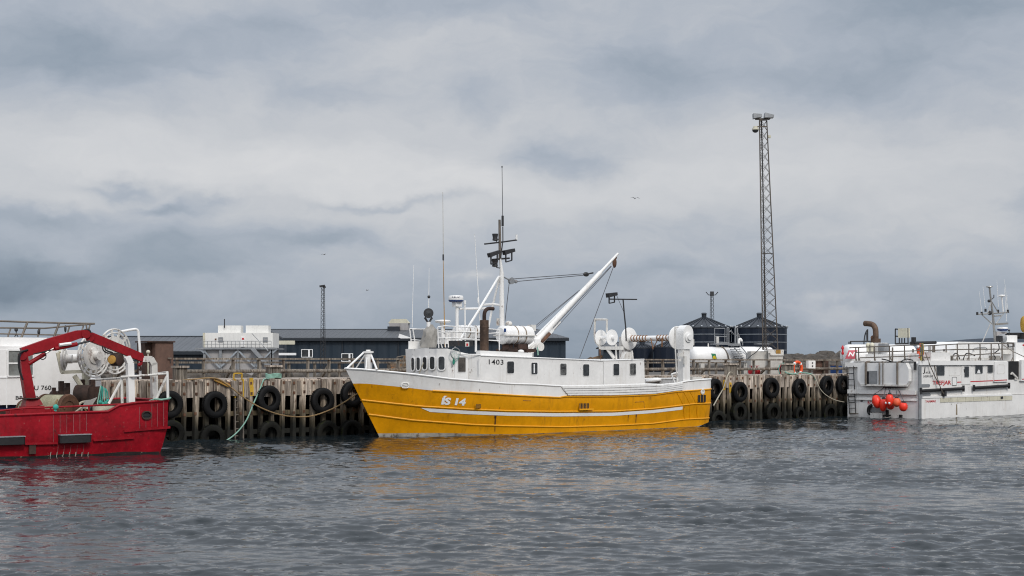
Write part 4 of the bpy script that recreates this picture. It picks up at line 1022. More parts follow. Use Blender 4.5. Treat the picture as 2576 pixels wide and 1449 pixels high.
# ------------------------------------------------------------------ mooring ropes
def rope(name, pts, r, mat, lab, cat='rope', parent=None, k=4):
    m = MB(); m.tube(smooth_path(pts, k), r, 7); o = m.build(name, M[mat], None); return tag(o, lab, cat)
wp = lambda c, x, y, yl: W.w(W.hc(c, x, y, yl))
rope('mooring_rope', [wp('B', *q) for q in ((200, 684, .35), (330, 672, .0), (470, 660, -.14), (560, 668, -.16), (640, 715, -.18), (720, 775, -.22), (830, 862, -.36), (1000, 962, -.66), (1200, 1032, -.7), (1400, 1050, -.75), (1550, 1030, -.9), (1750, 950, -1.3), (1945, 828, -1.8), (2010, 780, -2.2))], .03, 'rope_brown', 'brown rope sagging from a timber bollard to the bow of the yellow boat')
rope('mooring_rope', [wp('B', *q) for q in ((1120, 668, .3), (1040, 672, .0), (1018, 682, -.13), (985, 770, -.2), (920, 915, -.35), (850, 1080, -.5), (760, 1200, -.6), (650, 1285, -.75), (560, 1305, -1.0), (450, 1314, -1.3), (200, 1322, -1.9))], .03, 'rope_green', 'pale green rope running from a timber bollard down into the water')
rope('mooring_rope', [wp('I', *q) for q in ((470, 1180, -1.2), (520, 1090, -.7), (565, 1010, -.3), (590, 930, -.16), (622, 862, .1), (650, 862, .3))], .035, 'rope_pale', 'pale rope from the stern of the yellow boat up to the bollard behind it')
rope('mooring_rope', [wp('I', *q) for q in ((1400, 874, .2), (1445, 900, -.15), (1490, 1005, -.4), (1550, 1075, -.5), (1640, 1125, -.6), (1735, 1147, -.6))], .028, 'rope_pale', 'thin pale rope sagging from the wharf to the right hand white boat')
rope('old_rope', [wp('B', *q) for q in ((480, 660, .05), (560, 675, -.12), (620, 705, -.14), (680, 735, -.15), (665, 745, -.15), (600, 715, -.14), (520, 680, -.1))], .04, 'rope_ochre', 'frayed ochre rope bunched over the wharf edge left of the ladder')
rope('slack_rope', [wp('N', *q) for q in ((905, 600, .8), (960, 650, .4), (1100, 668, .1), (1250, 640, .3), (1400, 660, .2), (1480, 690, .0), (1520, 760, -.14), (1530, 790, -.14))], .04, 'rope_green', 'slack pale green rope lying along the wharf edge below the life ring')
# ------------------------------------------------------------------ ground, rocks, hill
def sheet(name, rows, mat, kind='structure'):
    m = MB(); m.grid(rows, True); o = m.build(name, mat); o['kind'] = kind; return o
gr = []
dW = Vector((W.c, W.s, 0)); nW = Vector((-W.s, W.c, 0)); O3 = Vector((W.O[0], W.O[1], 0))
for k, (yy, z) in enumerate(((5.6, 1.4), (7.5, 2.25), (12, 2.4), (40, 2.4), (120, 2.4), (500, 2.4), (4000, 2.4))):
    row = []
    for i in range(30):
        u = lerp(-60, 110, i / 29) if k < 5 else lerp(-4000, 6000, i / 29)
        p = O3 + dW * u + nW * yy; p.z = z + (.1 * mnoise.noise((u * .3, yy * .3, 2)) if k < 4 else 0); row.append(p)
    gr.append(row)
ground = sheet('ground', gr, M['ground'])
bm = bmesh.new(); bmesh.ops.create_icosphere(bm, subdivisions=2, radius=1); ICO_V = [v.co.copy() for v in bm.verts]; ICO_F = [tuple(v.index for v in f.verts) for f in bm.faces]; bm.free()
def rock(m, c, r, rg):
    sd = Vector((rg.uniform(0, 99), rg.uniform(0, 99), rg.uniform(0, 99))); sx = Vector((rg.uniform(.8, 1.35), rg.uniform(.8, 1.2), rg.uniform(.6, .95)))
    vs = []
    for v in ICO_V:
        k = 1 + .35 * mnoise.noise(v * 1.1 + sd) + .12 * mnoise.noise(v * 3 + sd)
        vs.append(Vector(c) + Vector((v.x * sx.x, v.y * sx.y, v.z * sx.z)) * (r * k))
    m.add(vs, ICO_F, False)
rg = random.Random(5)
m = MB()
for i in range(270):
    u = rg.uniform(U0 - 2, U1 + 9); y = rg.uniform(7.2, 9.6); p = O3 + dW * u + nW * y; r = rg.uniform(.35, .8)
    if 8 < u < 28 and rg.random() < .4: continue
    p.z = 2.2 + rg.uniform(-.1, .25); 
    if u > 30: r *= .6; p.z -= .2
    rock(m, p, r, rg)
o = m.build('rock_bank', M['rock']); o['kind'] = 'stuff'; o['label'] = 'bank of brown boulders behind the wharf fences'
def breakwater(name, xa, xb, ytop, Yd, n, mat, lab):
    m = MB()
    for i in range(n):
        px = rg.uniform(xa, xb); r = rg.uniform(.7, 1.5) * Yd / 130; z0 = at(px, ytop, Yd).z
        t = rg.random(); p = at(px, 0, Yd + 6 * t - 3); p.z = z0 - r * .75 - (1 - t) * 2.2 * Yd / 130 + rg.uniform(-.3, .1); rock(m, p, r, rg)
    o = m.build(name, mat); o['kind'] = 'stuff'; o['label'] = lab; return o
rock_l = paint('lichen covered rock', (.13, .085, .05), .9, .5, rust=.7, rustc=(.28, .11, .025), bump=.9, bscale=2)
breakwater('breakwater_rocks', 1985, 2150, 884, 130, 150, M['rock'], 'dark boulder breakwater behind the right end of the wharf')
breakwater('lichen_rocks', 1452, 1560, 892, 150, 70, rock_l, 'orange lichen covered boulders seen over the long white deckhouse')
breakwater('lichen_rocks', 990, 1045, 897, 105, 40, rock_l, 'lichen covered boulders seen between the yellow boat bow and its wheelhouse')
# hill far to the right, haze painted as its blue
m = MB(); rows = []
prof = curve_of([(2200, 905), (2300, 880), (2330, 866), (2380, 858), (2440, 853), (2520, 849), (2576, 846), (2700, 838), (3000, 825), (3600, 860), (4200, 905)])
for d_, f_ in ((3000, 0), (3300, .55), (3900, 1), (5200, .6)):
    row = []
    for i in range(70):
        px = lerp(2200, 4200, i / 69); p = at(px, 913, d_); zt = at(px, prof(px) + 2 * mnoise.noise((px * .03, 1, 5)), 3900).z; p.z = lerp(0, zt, f_); row.append(p)
    rows.append(row)
sheet('hills', rows, M['hill'])
# ------------------------------------------------------------------ birds
def gull(px, py, Yd, span, roll, lab):
    p = at(px, py, Yd); t = thing('gull', lab, 'gull', p, R(roll), 'gulls flying over the harbour')
    m = MB(); s = span * .33
    rows = []
    for k, (x, z, c) in enumerate(((-1, .1, .05), (-.55, .3, .17), (-.12, .12, .22), (0, .1, .24), (.12, .12, .22), (.55, .3, .17), (1, .1, .05))):
        rows.append([(x * s, -c * s * .6, z * s), (x * s, 0, z * s + .05 * s), (x * s, c * s, z * s)])
    m.grid(rows); m.grid([[(a_, b_, c_ - .02 * s) for a_, b_, c_ in r_] for r_ in rows])
    m.lathe([(0, -.42 * s), (.07 * s, -.34 * s), (.11 * s, -.1 * s), (.09 * s, .2 * s), (.03 * s, .45 * s), (.08 * s, .55 * s)], (0, 0, .1 * s), (.4, 1, -.1), 10)
    m.build('body', M['gull'], t)
gull(1597.6, 500, 90, .95, 20, 'gull with spread wings gliding high right of the mast')
gull(815, 641, 110, .8, -30, 'gull gliding above the thin lattice mast on the left')
gull(924, 731, 110, .75, 60, 'small gull low over the long dark warehouse')
# ================================================================== red boat at the left
RB = Fr((-13.63, 52.1), 36.0)
red = frame_thing('work_boat', 'red steel boat with a folded red crane and net reels at the left edge', 'work boat', RB)
HR = 2.1
r_ = lambda c, x, y, yl=-HR: RB.hc(c, x, y, yl)
XL = -13.0
sheer = [r_('A', 0, 962), r_('A', 440, 943), r_('A', 1020, 922), r_('A', 1130, 850), r_('A', 1575, 820)]
SH = curve_of([(p.x, p.z) for p in sheer]); ex = sheer[-1].x; zl = r_('A', 0, 962).z
stern = [Vector((ex, -HR, SH(ex))), r_('A', 1568, 1062), r_('A', 1495, 1300), r_('A', 1470, 1345)]
def red_side(sg):
    rows = []
    xs = [XL, -10, -8, -6, -5, -4, -3.2, -2.6, -2.2, -1.8, -1.2, -.7, -.3, 0]
    for t in (0, .12, .35, .6, .8, 1):
        row = []
        for x in xs:
            xe = curve_of([(0, stern[3].x), (.12, stern[2].x), (.6, stern[1].x), (1, ex)])(t)
            X = lerp(XL, xe, (x - XL) / -XL); top = SH(min(X, ex)); z = lerp(-.5, top, t)
            y = HR * (1 - .1 * max(0, (.5 - z) / 1.0)) - .12 * sm((X - xe + .5) / .5)
            row.append((X, sg * y, z))
        rows.append(row)
    return rows
m = MB(); A_s, B_s = red_side(-1), red_side(1); m.grid(A_s, True); m.grid(B_s, True, True)
for i in range(len(A_s) - 1): m.add([A_s[i][-1], B_s[i][-1], B_s[i + 1][-1], A_s[i + 1][-1]], [(0, 1, 2, 3)])
hl = m.build('hull', M['red'], red)
m = MB(); m.grid([[(x, y * .97, z - .02) for x, y, z in A_s[-1]], [(x, y * .96, .9) for x, y, z in A_s[-1]], [(x, y * .96, .9) for x, y, z in B_s[-1]], [(x, y * .97, z - .02) for x, y, z in B_s[-1]]], False); m.build('deck', M['rust_dark'], red)
m = MB(); m.tube([Vector(p) for p in A_s[-1]], .05, 6); m.tube([Vector(p) for p in B_s[-1]], .05, 6); m.tube([A_s[-1][-1], B_s[-1][-1]], .05, 6); m.build('capping_rail', M['red'], red)
m = MB(); row = [[], []]
for i in range(30):
    X = lerp(XL, stern[2].x - .02, i / 29)
    for k, z in ((0, .08 + .03 * math.sin(X * 3) + .02 * math.sin(X * 11)), (1, -.3)): row[k].append((X, -HR * (1 - .1 * max(0, .5 - z)) - .012, z))
m.grid(row); m.build('waterline_band', M['boot_red'], red)
for (x0, y0, x1, y1) in ((1148, 1105, 1575, 1070), (862, 1190, 1242, 1165), (228, 1222, 530, 1216)):
    m = MB(); m.beam(r_('A', x0, y0) + Vector((0, -.02, 0)), r_('A', x1, y1) + Vector((0, -.02, 0)), .1, .07); m.build('rubbing_strake', M['red'], red)
for (x0, y0, x1, y1) in ((538, 1135, 830, 1215), (-240, 1155, 216, 1240)):
    a, b = r_('A', x0, y1), r_('A', x1, y0); m = MB(); m.cbox(((a.x + b.x) / 2, -HR - .12, (a.z + b.z) / 2), (b.x - a.x, .26, b.z - a.z), .05); f = m.build('rubber_fender', M['black'], red)
    m = MB(); m.box(((a.x + b.x) / 2, -HR - .12, b.z + .015), (b.x - a.x, .3, .03)); m.build('fender_frame', M['greymetal'], f)
p = r_('A', 1357, 957); m = MB(); m.ring(rrect(.36, .3, .14, 6), rrect(.28, .22, .1, 6), p + Vector((0, -.02, 0)), (1, 0, 0), (0, 0, 1), .06); m.build('hawse_ring', M['rust_dark'], red)
m = MB(); m.prism(rrect(.28, .22, .1, 6), p + Vector((0, -.012, 0)), (1, 0, 0), (0, 0, 1), .01); m.beam(p + Vector((-.13, -.03, 0)), p + Vector((.13, -.03, 0)), .03, .05); m.build('hawse_hole', M['black'], red)
p = r_('A', 300, 1275); m = MB(); m.box((p.x, -HR * .995, p.z), (.22, .1, .3)); m.build('discharge_port', M['rust_dark'], red)
for k in range(7):
    a, b = r_('A', 475 + k * 58, 1300), r_('A', 468 + k * 58, 1350); m = MB(); m.tube([a + Vector((0, .02, 0)), b + Vector((0, .06, -.05))], .014, 5); m.build('anode_strap', M['boot'], red)
scr = paint('pale scratches on red', (.3, .1, .1), .7, .4, bump=0)
for x, y0, y1 in ((558, 950, 1120), (620, 945, 1120), (682, 940, 1115), (742, 935, 1110), (802, 930, 1105), (495, 950, 1240), (548, 1220, 1330), (605, 1220, 1330), (1295, 880, 1080), (1355, 1000, 1075), (1460, 850, 1065), (1520, 830, 1060), (1410, 850, 1070), (665, 1225, 1330), (725, 1225, 1330), (785, 1225, 1330)):
    a, b = r_('A', x, y0), r_('A', x - (0 if y0 < 1200 else 12), y1); q = Vector((0, .16 * (1 if y0 > 1200 else 0) * .3 - .004, 0)); m = MB(); m.tube([a + q, b + q], .009, 4); m.build('weld_seam', scr, red)
# rail along the low bulwark
m = MB(); pts = [r_('A', -60, 922, -1.95), r_('A', 225, 892, -1.95), r_('A', 700, 875, -1.95), r_('A', 1130, 855, -1.95)]; m.tube(pts, .035, 6)
for x, y0, y1 in ((100, 900, 960), (825, 870, 930), (225, 892, 955), (470, 883, 940)): m.tube([r_('A', x, y0, -1.95), r_('A', x, y1, -1.95)], .03, 6)
m.build('side_rail', M['red_crane'], red)
# ---------------------------------------------- crane
cy = -1.1
c_ = lambda x, y, yl=cy: RB.hc('A', x, y, yl)
cr = M['red_crane']
m = MB(); b0, b1 = c_(300, 960), c_(285, 800); m.beam(b0 + Vector((0, 0, -.3)), c_(295, 870), .75, .75, .65, .65); m.beam(c_(295, 870), b1, .6, .6, .42, .42); m.box2(c_(110, 960, cy - .3), c_(470, 895, cy + .4))
m.build('crane_base', cr, red)
m = MB(); m.beam(c_(276, 800), c_(242, 610), .32, .33, .3, .32, up=(1, 0, 0)); m.beam(c_(242, 610), c_(212, 400), .3, .32, .28, .24, up=(1, 0, 0)); m.cyl(c_(208, 405, cy - .2), c_(208, 405, cy + .2), .15, 14); col = m.build('crane_column', cr, red)
m = MB(); m.cyl(c_(275, 805), c_(275, 795), .36, 14); m.build('slew_ring', M['rust_dark'], col)
m = MB(); m.beam(c_(205, 378), c_(470, 288), .26, .34, .26, .37); m.beam(c_(465, 290), c_(720, 208), .25, .36, .24, .3); m.beam(c_(715, 209), c_(800, 200), .24, .3, .22, .26); m.cyl(c_(800, 205, cy - .2), c_(800, 205, cy + .2), .15, 14); m.box(c_(490, 330), (.22, .2, .2)); bm1 = m.build('inner_boom', cr, red)
m = MB(); m.beam(c_(820, 228), c_(1320, 432), .24, .28, .2, .22); m.beam(c_(850, 200), c_(1310, 390), .12, .1, .1, .08); m.beam(c_(1285, 415), c_(1325, 400), .16, .18); m.cyl(c_(835, 235, cy - .16), c_(835, 235, cy + .16), .15, 12); bm2 = m.build('outer_boom', cr, red)
m = MB(); m.tube([c_(265, 480, cy - .1), c_(420, 385, cy - .1)], .075, 10); m.build('hydraulic_ram', cr, bm1)
m = MB(); m.tube([c_(420, 385, cy - .1), c_(495, 335, cy - .1)], .035, 8); m.build('ram_rod', M['steel'], bm1)
m = MB(); m.tube([c_(510, 340, cy - .15), c_(715, 297, cy - .15)], .075, 10); m.build('hydraulic_ram', cr, bm1)
m = MB(); m.tube([c_(715, 297, cy - .15), c_(835, 268, cy - .15)], .035, 8); m.build('ram_rod', M['darkmetal'], bm1)
m = MB(); m.tube([c_(550, 305, cy - .25), c_(660, 290, cy - .25)], .06, 6); m.build('ram_cover', M['white_clean'], bm1)
for k in range(3):
    m = MB(); d = -.25 - .05 * k; m.tube(smooth_path([c_(270 - 8 * k, 350, d + cy + .2), c_(195 - 6 * k, 380, cy + d), c_(178 - 3 * k, 470, cy + d), c_(190 - 2 * k, 560, cy + d), c_(215, 630, cy + d)], 4), .03, 6); m.build('hydraulic_hose', M['black'] if k else M['navy'], col)
m = MB(); m.tube(smooth_path([c_(760, 180), c_(815, 165), c_(838, 195), c_(830, 240)], 4), .05, 6); m.build('hydraulic_hose', M['black'], bm2); m = MB(); m.tube(smooth_path([c_(340, 385, cy - .3), c_(415, 375, cy - .3), c_(425, 420, cy - .3), c_(395, 440, cy - .3), c_(370, 425, cy - .3)], 4), .018, 5); m.build('hydraulic_hose', M['black'], bm1); m = MB(); m.tube(smooth_path([c_(480, 350, cy - .3), c_(400, 370, cy - .3), c_(310, 390, cy - .3)], 3), .022, 5)
m.build('hydraulic_hose', M['black'], bm1); m = MB(); m.tube(smooth_path([c_(950, 310, cy - .3), c_(960, 355, cy - .3), c_(1000, 380, cy - .3), c_(1050, 375, cy - .3)], 4), .025, 5); m.build('hydraulic_hose', M['black'], bm2); m = MB(); m.tube(smooth_path([c_(970, 320, cy - .3), c_(985, 355, cy - .3), c_(1040, 372, cy - .3)], 4), .025, 5); m.build('hydraulic_hose', M['black'], bm2)
m = MB(); q = c_(1085, 440); m.lathe([(0, -.2), (.21, -.2), (.23, -.17), (.23, .14), (.18, .17), (0, .17)], q, (.5, -.85, 0), 22, False); wn = m.build('boom_winch', M['rust_dark'], bm2)
m = MB(); m.lathe([(.15, 0), (.15, .06), (.07, .08), (0, .08)], c_(1042, 440, cy - .22), (-.75, -.65, 0), 18); m.build('winch_drum', M['rope_ochre'], wn)
m = MB(); m.tube([c_(1318, 430), c_(1305, 490)], .06, 8); m.tube([c_(1305, 485), c_(1280, 490)], .06, 6); m.build('boom_tip', cr, bm2)
m = MB(); h0 = c_(1302, 500); m.tube(smooth_path([h0, c_(1303, 510), c_(1312, 520), c_(1310, 535), c_(1298, 535), c_(1296, 522)], 4), .035, 6); m.tube([c_(1285, 500), c_(1283, 660)], .012, 5); m.build('hook', M['rust_dark'], bm2)
# ---------------------------------------------- net reels
def reel(cx, cy_, rx, yl, nsp, name, faceon, disc=.68, rim2=.84):
    c = RB.hc('A', cx, cy_, yl); r = abs(RB.hc('A', cx, cy_ - rx, yl).z - c.z); ax = Vector(faceon).normalized()
    a = Vector((0, 0, 1)); b = ax.cross(a)
    t = MB(); t.lathe([(0, -.03), (r * disc, -.03), (r * disc, .03), (0, .03)], c, ax, 32, False); t.lathe([(.3, .03), (.3, .08), (.16, .1), (.16, .3), (0, .3)], c, ax, 18); d = t.build('reel_disc', M['white_old'], red)
    t = MB()
    for q, th in ((1, .035), (rim2, .03)): t.tube([c + a * (r * q * math.cos(2 * PI * i / 36)) + b * (r * q * math.sin(2 * PI * i / 36)) for i in range(36)], th, 6, closed=True)
    for i in range(nsp):
        an = 2 * PI * i / nsp + .2; v = a * math.cos(an) + b * math.sin(an); t.beam(c + v * r * disc * .9, c + v * r, .1, .04, up=ax)
    t.build('reel_rim', M['white_old'], d); return c, r, ax
reel(870, 405, 198, .5, 14, 'net reel', (.45, -.9, 0))
c2, r2, ax2 = reel(1065, 365, 207, 1.2, 12, 'net reel', (.45, -.9, 0))
c3, r3, ax3 = reel(592, 435, 105, .4, 14, 'net reel', (.85, -.5, 0), .45, .8)
m = MB(); m.tube([RB.hc('A', 625, 430, .5), RB.hc('A', 730, 430, .5)], .16, 10); m.build('reel_shaft', M['white_clean'], red)
m = MB(); m.tube([RB.hc('A', 800, 430, 1.0), RB.hc('A', 800, 690, 1.0)], .16, 8); m.tube([RB.hc('A', 690, 590, .5), RB.hc('A', 750, 680, .5)], .09, 6); m.beam(RB.hc('A', 570, 560, .4), RB.hc('A', 770, 550, .4), .14, .12); m.tube([RB.hc('A', 535, 375, .3), RB.hc('A', 575, 560, .3)], .07, 6); m.tube([RB.hc('A', 548, 370, .3), RB.hc('A', 585, 365, .3)], .06, 6)
m.build('reel_stand', M['cream'], red)
m = MB(); m.beam(RB.hc('A', 1000, 380, 1.5), RB.hc('A', 1000, 560, 1.5), .3, .3); m.build('reel_stand', M['white_old'], red)
# ---------------------------------------------- warp winches
def warp(cx, cy_, rr, yl, wd, name, wound=True):
    c = RB.hc('A', cx, cy_, yl); r = abs(RB.hc('A', cx, cy_ - rr, yl).z - c.z); ax = Vector((.5, -.87, 0)).normalized()
    t = MB(); t.lathe([(0, 0), (r * .5, .0), (r * .55, .03), (r * .93, .05), (r, .0), (r, -.07), (0, -.07)], c, ax, 36, False); t.lathe([(0, -.07 - wd), (r, -.07 - wd), (r, -wd), (0, -wd)], c, ax, 36, False); w1 = t.build('winch_drum', M['rust'], red)
    t = MB(); prof = [(r * .3, -.08)]
    n = int(wd / .05)
    for i in range(n * 2): prof.append((r * .9 + (.025 if i % 2 else 0), -.09 - wd * .9 * i / (n * 2)))
    prof.append((r * .3, -wd)); t.lathe(prof, c, ax, 36, False); t.build('wound_warp', M['pale_net'], w1); return c, r
warp(640, 905, 145, -.7, 1.0, 'warp winch')
warp(395, 925, 112, .5, .8, 'warp winch')
for (cx, cy_, rr, yl) in ((790, 770, 95, .2), (555, 800, 68, .9)):
    c = RB.hc('A', cx, cy_, yl); r = abs(RB.hc('A', cx, cy_ - rr, yl).z - c.z); m = MB(); m.lathe([(r * .55, -.3), (r, -.3), (r, .25), (r * .55, .25), (r * .55, -.3)], c, (.72, -.69, 0), 28, False); o = m.build('winch_housing', M['rust_dark'], red)
    m = MB(); m.box(c + Vector((.55 * r / .5 * .5, .1, -.1)), (.35, .4, 1.3 * r / .6)); m.box(c + Vector((.3, .1, .35)), (.16, .2, .4)); m.build('winch_bracket', M['rust_dark'], o)
m = MB(); m.beam(RB.hc('A', 880, 690, .3), RB.hc('A', 880, 960, .3), .35, .45); m.build('winch_frame', M['rust_dark'], red)
m = MB(); q = RB.hc('A', 815, 845, -1.3); m.prism([(-.22, -.2), (.12, -.1), (.32, .2), (.1, .12), (-.1, .1)], q, (1, 0, 0), (0, 0, 1), .06); m.build('shovel_blade', M['canvas'], None)
o = bpy.data.objects['shovel_blade']; 
m = MB(); m.tube([RB.hc('A', 790, 860, -1.32), RB.hc('A', 685, 940, -1.35)], .035, 6); h_ = m.build('handle', M['rope_pale'], o)
o.name = 'shovel'; o.location = (RB.O[0], RB.O[1], 0); o.rotation_euler = (0, 0, RB.a); tag(o, 'pale shovel lying against the big rusty winch drum of the red boat', 'shovel')
# tangle of lines and steel between the winches
rg6 = random.Random(6)
for k in range(9):
    m = MB(); x = 470 + k * 48; y = rg6.uniform(820, 900); yl = rg6.uniform(-.9, .4)
    m.tube(smooth_path([RB.hc('A', x, y + 60, yl), RB.hc('A', x + rg6.uniform(-30, 30), y, yl), RB.hc('A', x + rg6.uniform(20, 60), y - rg6.uniform(-20, 40), yl + .2), RB.hc('A', x + rg6.uniform(40, 90), y + 50, yl)], 4), rg6.choice([.03, .045]), 6)
    m.build('loose_line', M[rg6.choice(['black', 'rope_brown', 'rope_pale', 'rust_dark', 'darkmetal'])], red)
for (x, y0, y1, yl, wd) in ((568, 640, 800, .7, .16), (765, 625, 700, .9, .14), (500, 700, 780, .8, .12), (610, 700, 800, .6, .2), (840, 690, 900, .0, .18)):
    m = MB(); m.beam(RB.hc('A', x, y1, yl), RB.hc('A', x, y0, yl), wd, wd); m.build('winch_post', M['rust_dark'], red)
# stern gantry posts and rails, white
wc = M['white_old']
def gant(x, ytop, ybot, yl, wd):
    m = MB(); m.beam(RB.hc('A', x + 10, ybot, yl), RB.hc('A', x, ytop + 50, yl), wd, wd); return m
m = gant(1205, 420, 845, -1.6, .23); m.beam(RB.hc('A', 1205, 475, -1.6), RB.hc('A', 1180, 415, -1.6), .23, .23, .2, .2); m.build('gantry_post', M['white'], red)
m = gant(1425, 420, 815, .9, .22); m.beam(RB.hc('A', 1428, 490, .9), RB.hc('A', 1395, 432, .9), .22, .22); m.beam(RB.hc('A', 1405, 435, .9), RB.hc('A', 1300, 435, .9), .2, .22); m.build('gantry_post', M['white_old'], red)
for i, pts in enumerate(([(830, 632, .6), (1120, 612, -1.2), (1130, 600, -1.5), (1235, 595, -1.8), (1550, 570, -2.0), (1555, 555, -2.0), (1450, 572, .6)], [(1128, 605, -1.4), (1135, 845, -1.4)], [(1125, 640, -1.4), (1010, 850, -1.4)], [(1553, 560, -2.0), (1560, 815, -2.0)], [(1548, 600, -2.0), (1450, 810, -1.9)])):
    m = MB(); m.tube([RB.hc('A', *q) for q in pts], .042 if i == 0 else .05, 7); m.build('stern_rail', wc if i != 3 else M['white'], red)
m = MB(); m.tube(smooth_path([RB.hc('L', *q) for q in ((1150, 95, 1.4), (1400, 50, 1.4), (1462, 52, 1.4), (1490, 90, 1.4), (1500, 180, 1.4), (1520, 450, 1.4), (1525, 900, 1.4))], 4), .05, 8); m.build('pipe_arch', M['white_clean'], red)
m = MB(); q = RB.hc('L', 1660, 440, 1.7); m.ball(q, .08, 10, 8); m.tube([q, q - Vector((0, 0, .9))], .03, 6); m.build('lamp_globe', M['cream'], red)
# teal ropes hung on the side
t = frame_thing('rope_bundle', 'hanks of teal rope hanging at the stern rail of the red boat', 'rope', RB)
for k in range(6):
    x0 = 935 + k * 9; x1 = 905 + k * 22; pts = [RB.hc('A', *q) for q in ((x0, 680 + 6 * k, -.9), (x0 + (k - 2) * 5, 740, -.95), (lerp(x0, x1, .7), 800, -1.0), (x1, 840 + 5 * (k % 3), -1.0), (x1 + 10, 868, -1.0))]
    m = MB(); m.tube(smooth_path(pts, 4), .022, 6); m.build('hank', M['rope_teal' if k % 3 else 'rope_green'], t)
m = MB()
for x, y in ((930, 835), (955, 850), (1000, 825), (985, 840), (925, 875), (980, 880)): m.ball(RB.hc('A', x, y, -1.05), .07, 8, 6)
m.build('knots', M['rope_teal'], t)
m = MB(); m.tube(smooth_path([RB.hc('A', *q) for q in ((1390, 825, -1.7), (1440, 808, -2.05), (1500, 812, -2.1), (1575, 800, -2.05), (1580, 795, -1.8))], 4), .035, 6)
for x in (1420, 1445, 1470): m.tube([RB.hc('A', x, 835, -2.05), RB.hc('A', x + 8, 805, -2.1)], .03, 5)
o = m.build('stern_line', M['rope_green']); o.location = (RB.O[0], RB.O[1], 0); o.rotation_euler = (0, 0, RB.a); tag(o, 'green line tied along the top of the red stern', 'rope')
m = MB(); m.tube(smooth_path([RB.hc('A', *q) for q in ((505, 870, -1.98), (520, 895, -2.0), (510, 920, -2.0))], 3), .05, 6); m.ball(RB.hc('A', 518, 882, -2.0), .1, 8, 6); o = m.build('rope_knot', M['rope_teal']); o.location = (RB.O[0], RB.O[1], 0); o.rotation_euler = (0, 0, RB.a); tag(o, 'small teal rope knot on the side rail of the red boat', 'rope')
q = RB.hc('A', 965, 900, -1.3); m = MB(); m.lathe([(.33, -.5), (.38, -.1), (.4, .12), (.42, .14), (.36, .15), (.34, .1)], q, (0, 0, 1), 18); m.build('fish_bin', M['cream'], red)
# ================================================================== white boat behind it
SB = Fr((-15.54, 53.87), 38.0)
sb = frame_thing('white_boat', 'large white boat with a long top railing, lying behind the red boat', 'boat', SB)
s_ = lambda x, y, yl=0: SB.hc('A', x, y, yl)
xe = s_(945, 740).x; x0 = xe - 12; zt = s_(450, 350).z; zr = s_(300, 235).z; zb = s_(50, 862).z
m = MB(); out = [(x0, zb), (xe - .35, zb), (xe, zb + .6), (xe - .05, zb + 1.05), (xe - .5, s_(800, 650).z), (xe - .75, s_(800, 600).z), (xe - .8, zt), (x0, zt)]
m.prism(out, (0, 2.6, 0), (1, 0, 0), (0, 0, 1), 2.6); cab = m.build('cabin', M['white_clean'], sb)
m = MB(); pr = [(x0, 0), (xe - 1.2, 0), (xe - 2, zr - zt), (x0, zr - zt)]; m.prism(pr, (0, 2.2, zt + .001), (1, 0, 0), (0, 0, 1), 1.9); m.box2((x0, .02, zt), (xe - 1.4, 2.4, zt + .12)); m.build('roof', M['white_clean'], sb)
m = MB(); m.box2((x0, .15, -.4), (xe - .5, 2.5, zb - .001)); m.build('hull', M['navy'], sb)
m = MB(); m.box((x0 + 4, -.0, s_(100, 605).z), (9.6, .05, .05)); m.box((x0 + 3, .02, s_(100, 275).z), (8, .5, .06)); m.box((s_(62, 700).x, -.006, s_(62, 700).z - .15), (.03, .012, 1.2)); m.build('moulding', M['white_plain'], sb)
a, b = s_(75, 590), s_(300, 360); g = windowpane(cab, ((a.x + b.x) / 2, -.006, (a.z + b.z) / 2), (1, 0, 0), b.x - a.x, b.z - a.z, .04, paint('curtained window', (.2, .21, .2), .3, .3, streak=.5, bump=0), .05, .05)
m = MB(); z = s_(100, 475).z; m.box(((a.x + b.x) / 2, -.03, z), (b.x - a.x, .04, .06)); m.build('glazing_bar', M['white_clean'], g)
for txt, xa, xb, ya, yb, hid in (('SU 760', 285, 475, 725, 680, 0), ('BREI\u00d0DALSV\u00cdK', 145, 555, 812, 765, 0)):
    p, q = s_(xa, ya), s_(xb, yb); lettering('lettering', txt, M['blackpaint'], cab, lambda x, y, p=p: Vector((p.x + x, -.012, p.z + y)), q.x - p.x, q.z - p.z, offset=.012)
m = MB()
S2 = lambda x, y, yl=.4: SB.hc('A', x, y, yl)
for pts, r_t in (([(-40, 82), (250, 92), (550, 100), (880, 107)], .04), ([(-40, 145), (410, 150), (880, 108)], .035), ([(-40, 200), (500, 212), (640, 205), (830, 195)], .03)): m.tube([S2(*q) for q in pts], r_t, 6)
m.build('top_rail', M['rail_brown'], sb)
for (xa, ya, xb, yb) in ((255, 92, 165, 320), (550, 100, 500, 235), (100, 148, 72, 230), (370, 155, 350, 230), (645, 135, 625, 200), (780, 108, 755, 190), (800, 110, 810, 190), (840, 105, 815, 190)):
    m = MB(); m.tube([S2(xa, ya), S2(xb, yb)], .045 if xa in (255, 550) else .03, 6); m.build('rail_stanchion', M['rail_brown'], sb)
m = MB(); m.ball(S2(150, 165), .07, 8, 6); m.tube([S2(150, 145), S2(150, 205), S2(135, 228)], .02, 5); m.tube([S2(150, 205), S2(168, 228)], .02, 5); m.ball(S2(607, 155), .07, 8, 6, (.7, .7, 2)); m.ball(S2(360, 185), .07, 8, 6, (.8, .8, 1.6)); m.build('rail_fitting', M['darkmetal'], sb)
# ================================================================== buildings behind the wharf
GZ = 2.4
def F2(px, py, Yd): return at(px, py, Yd)
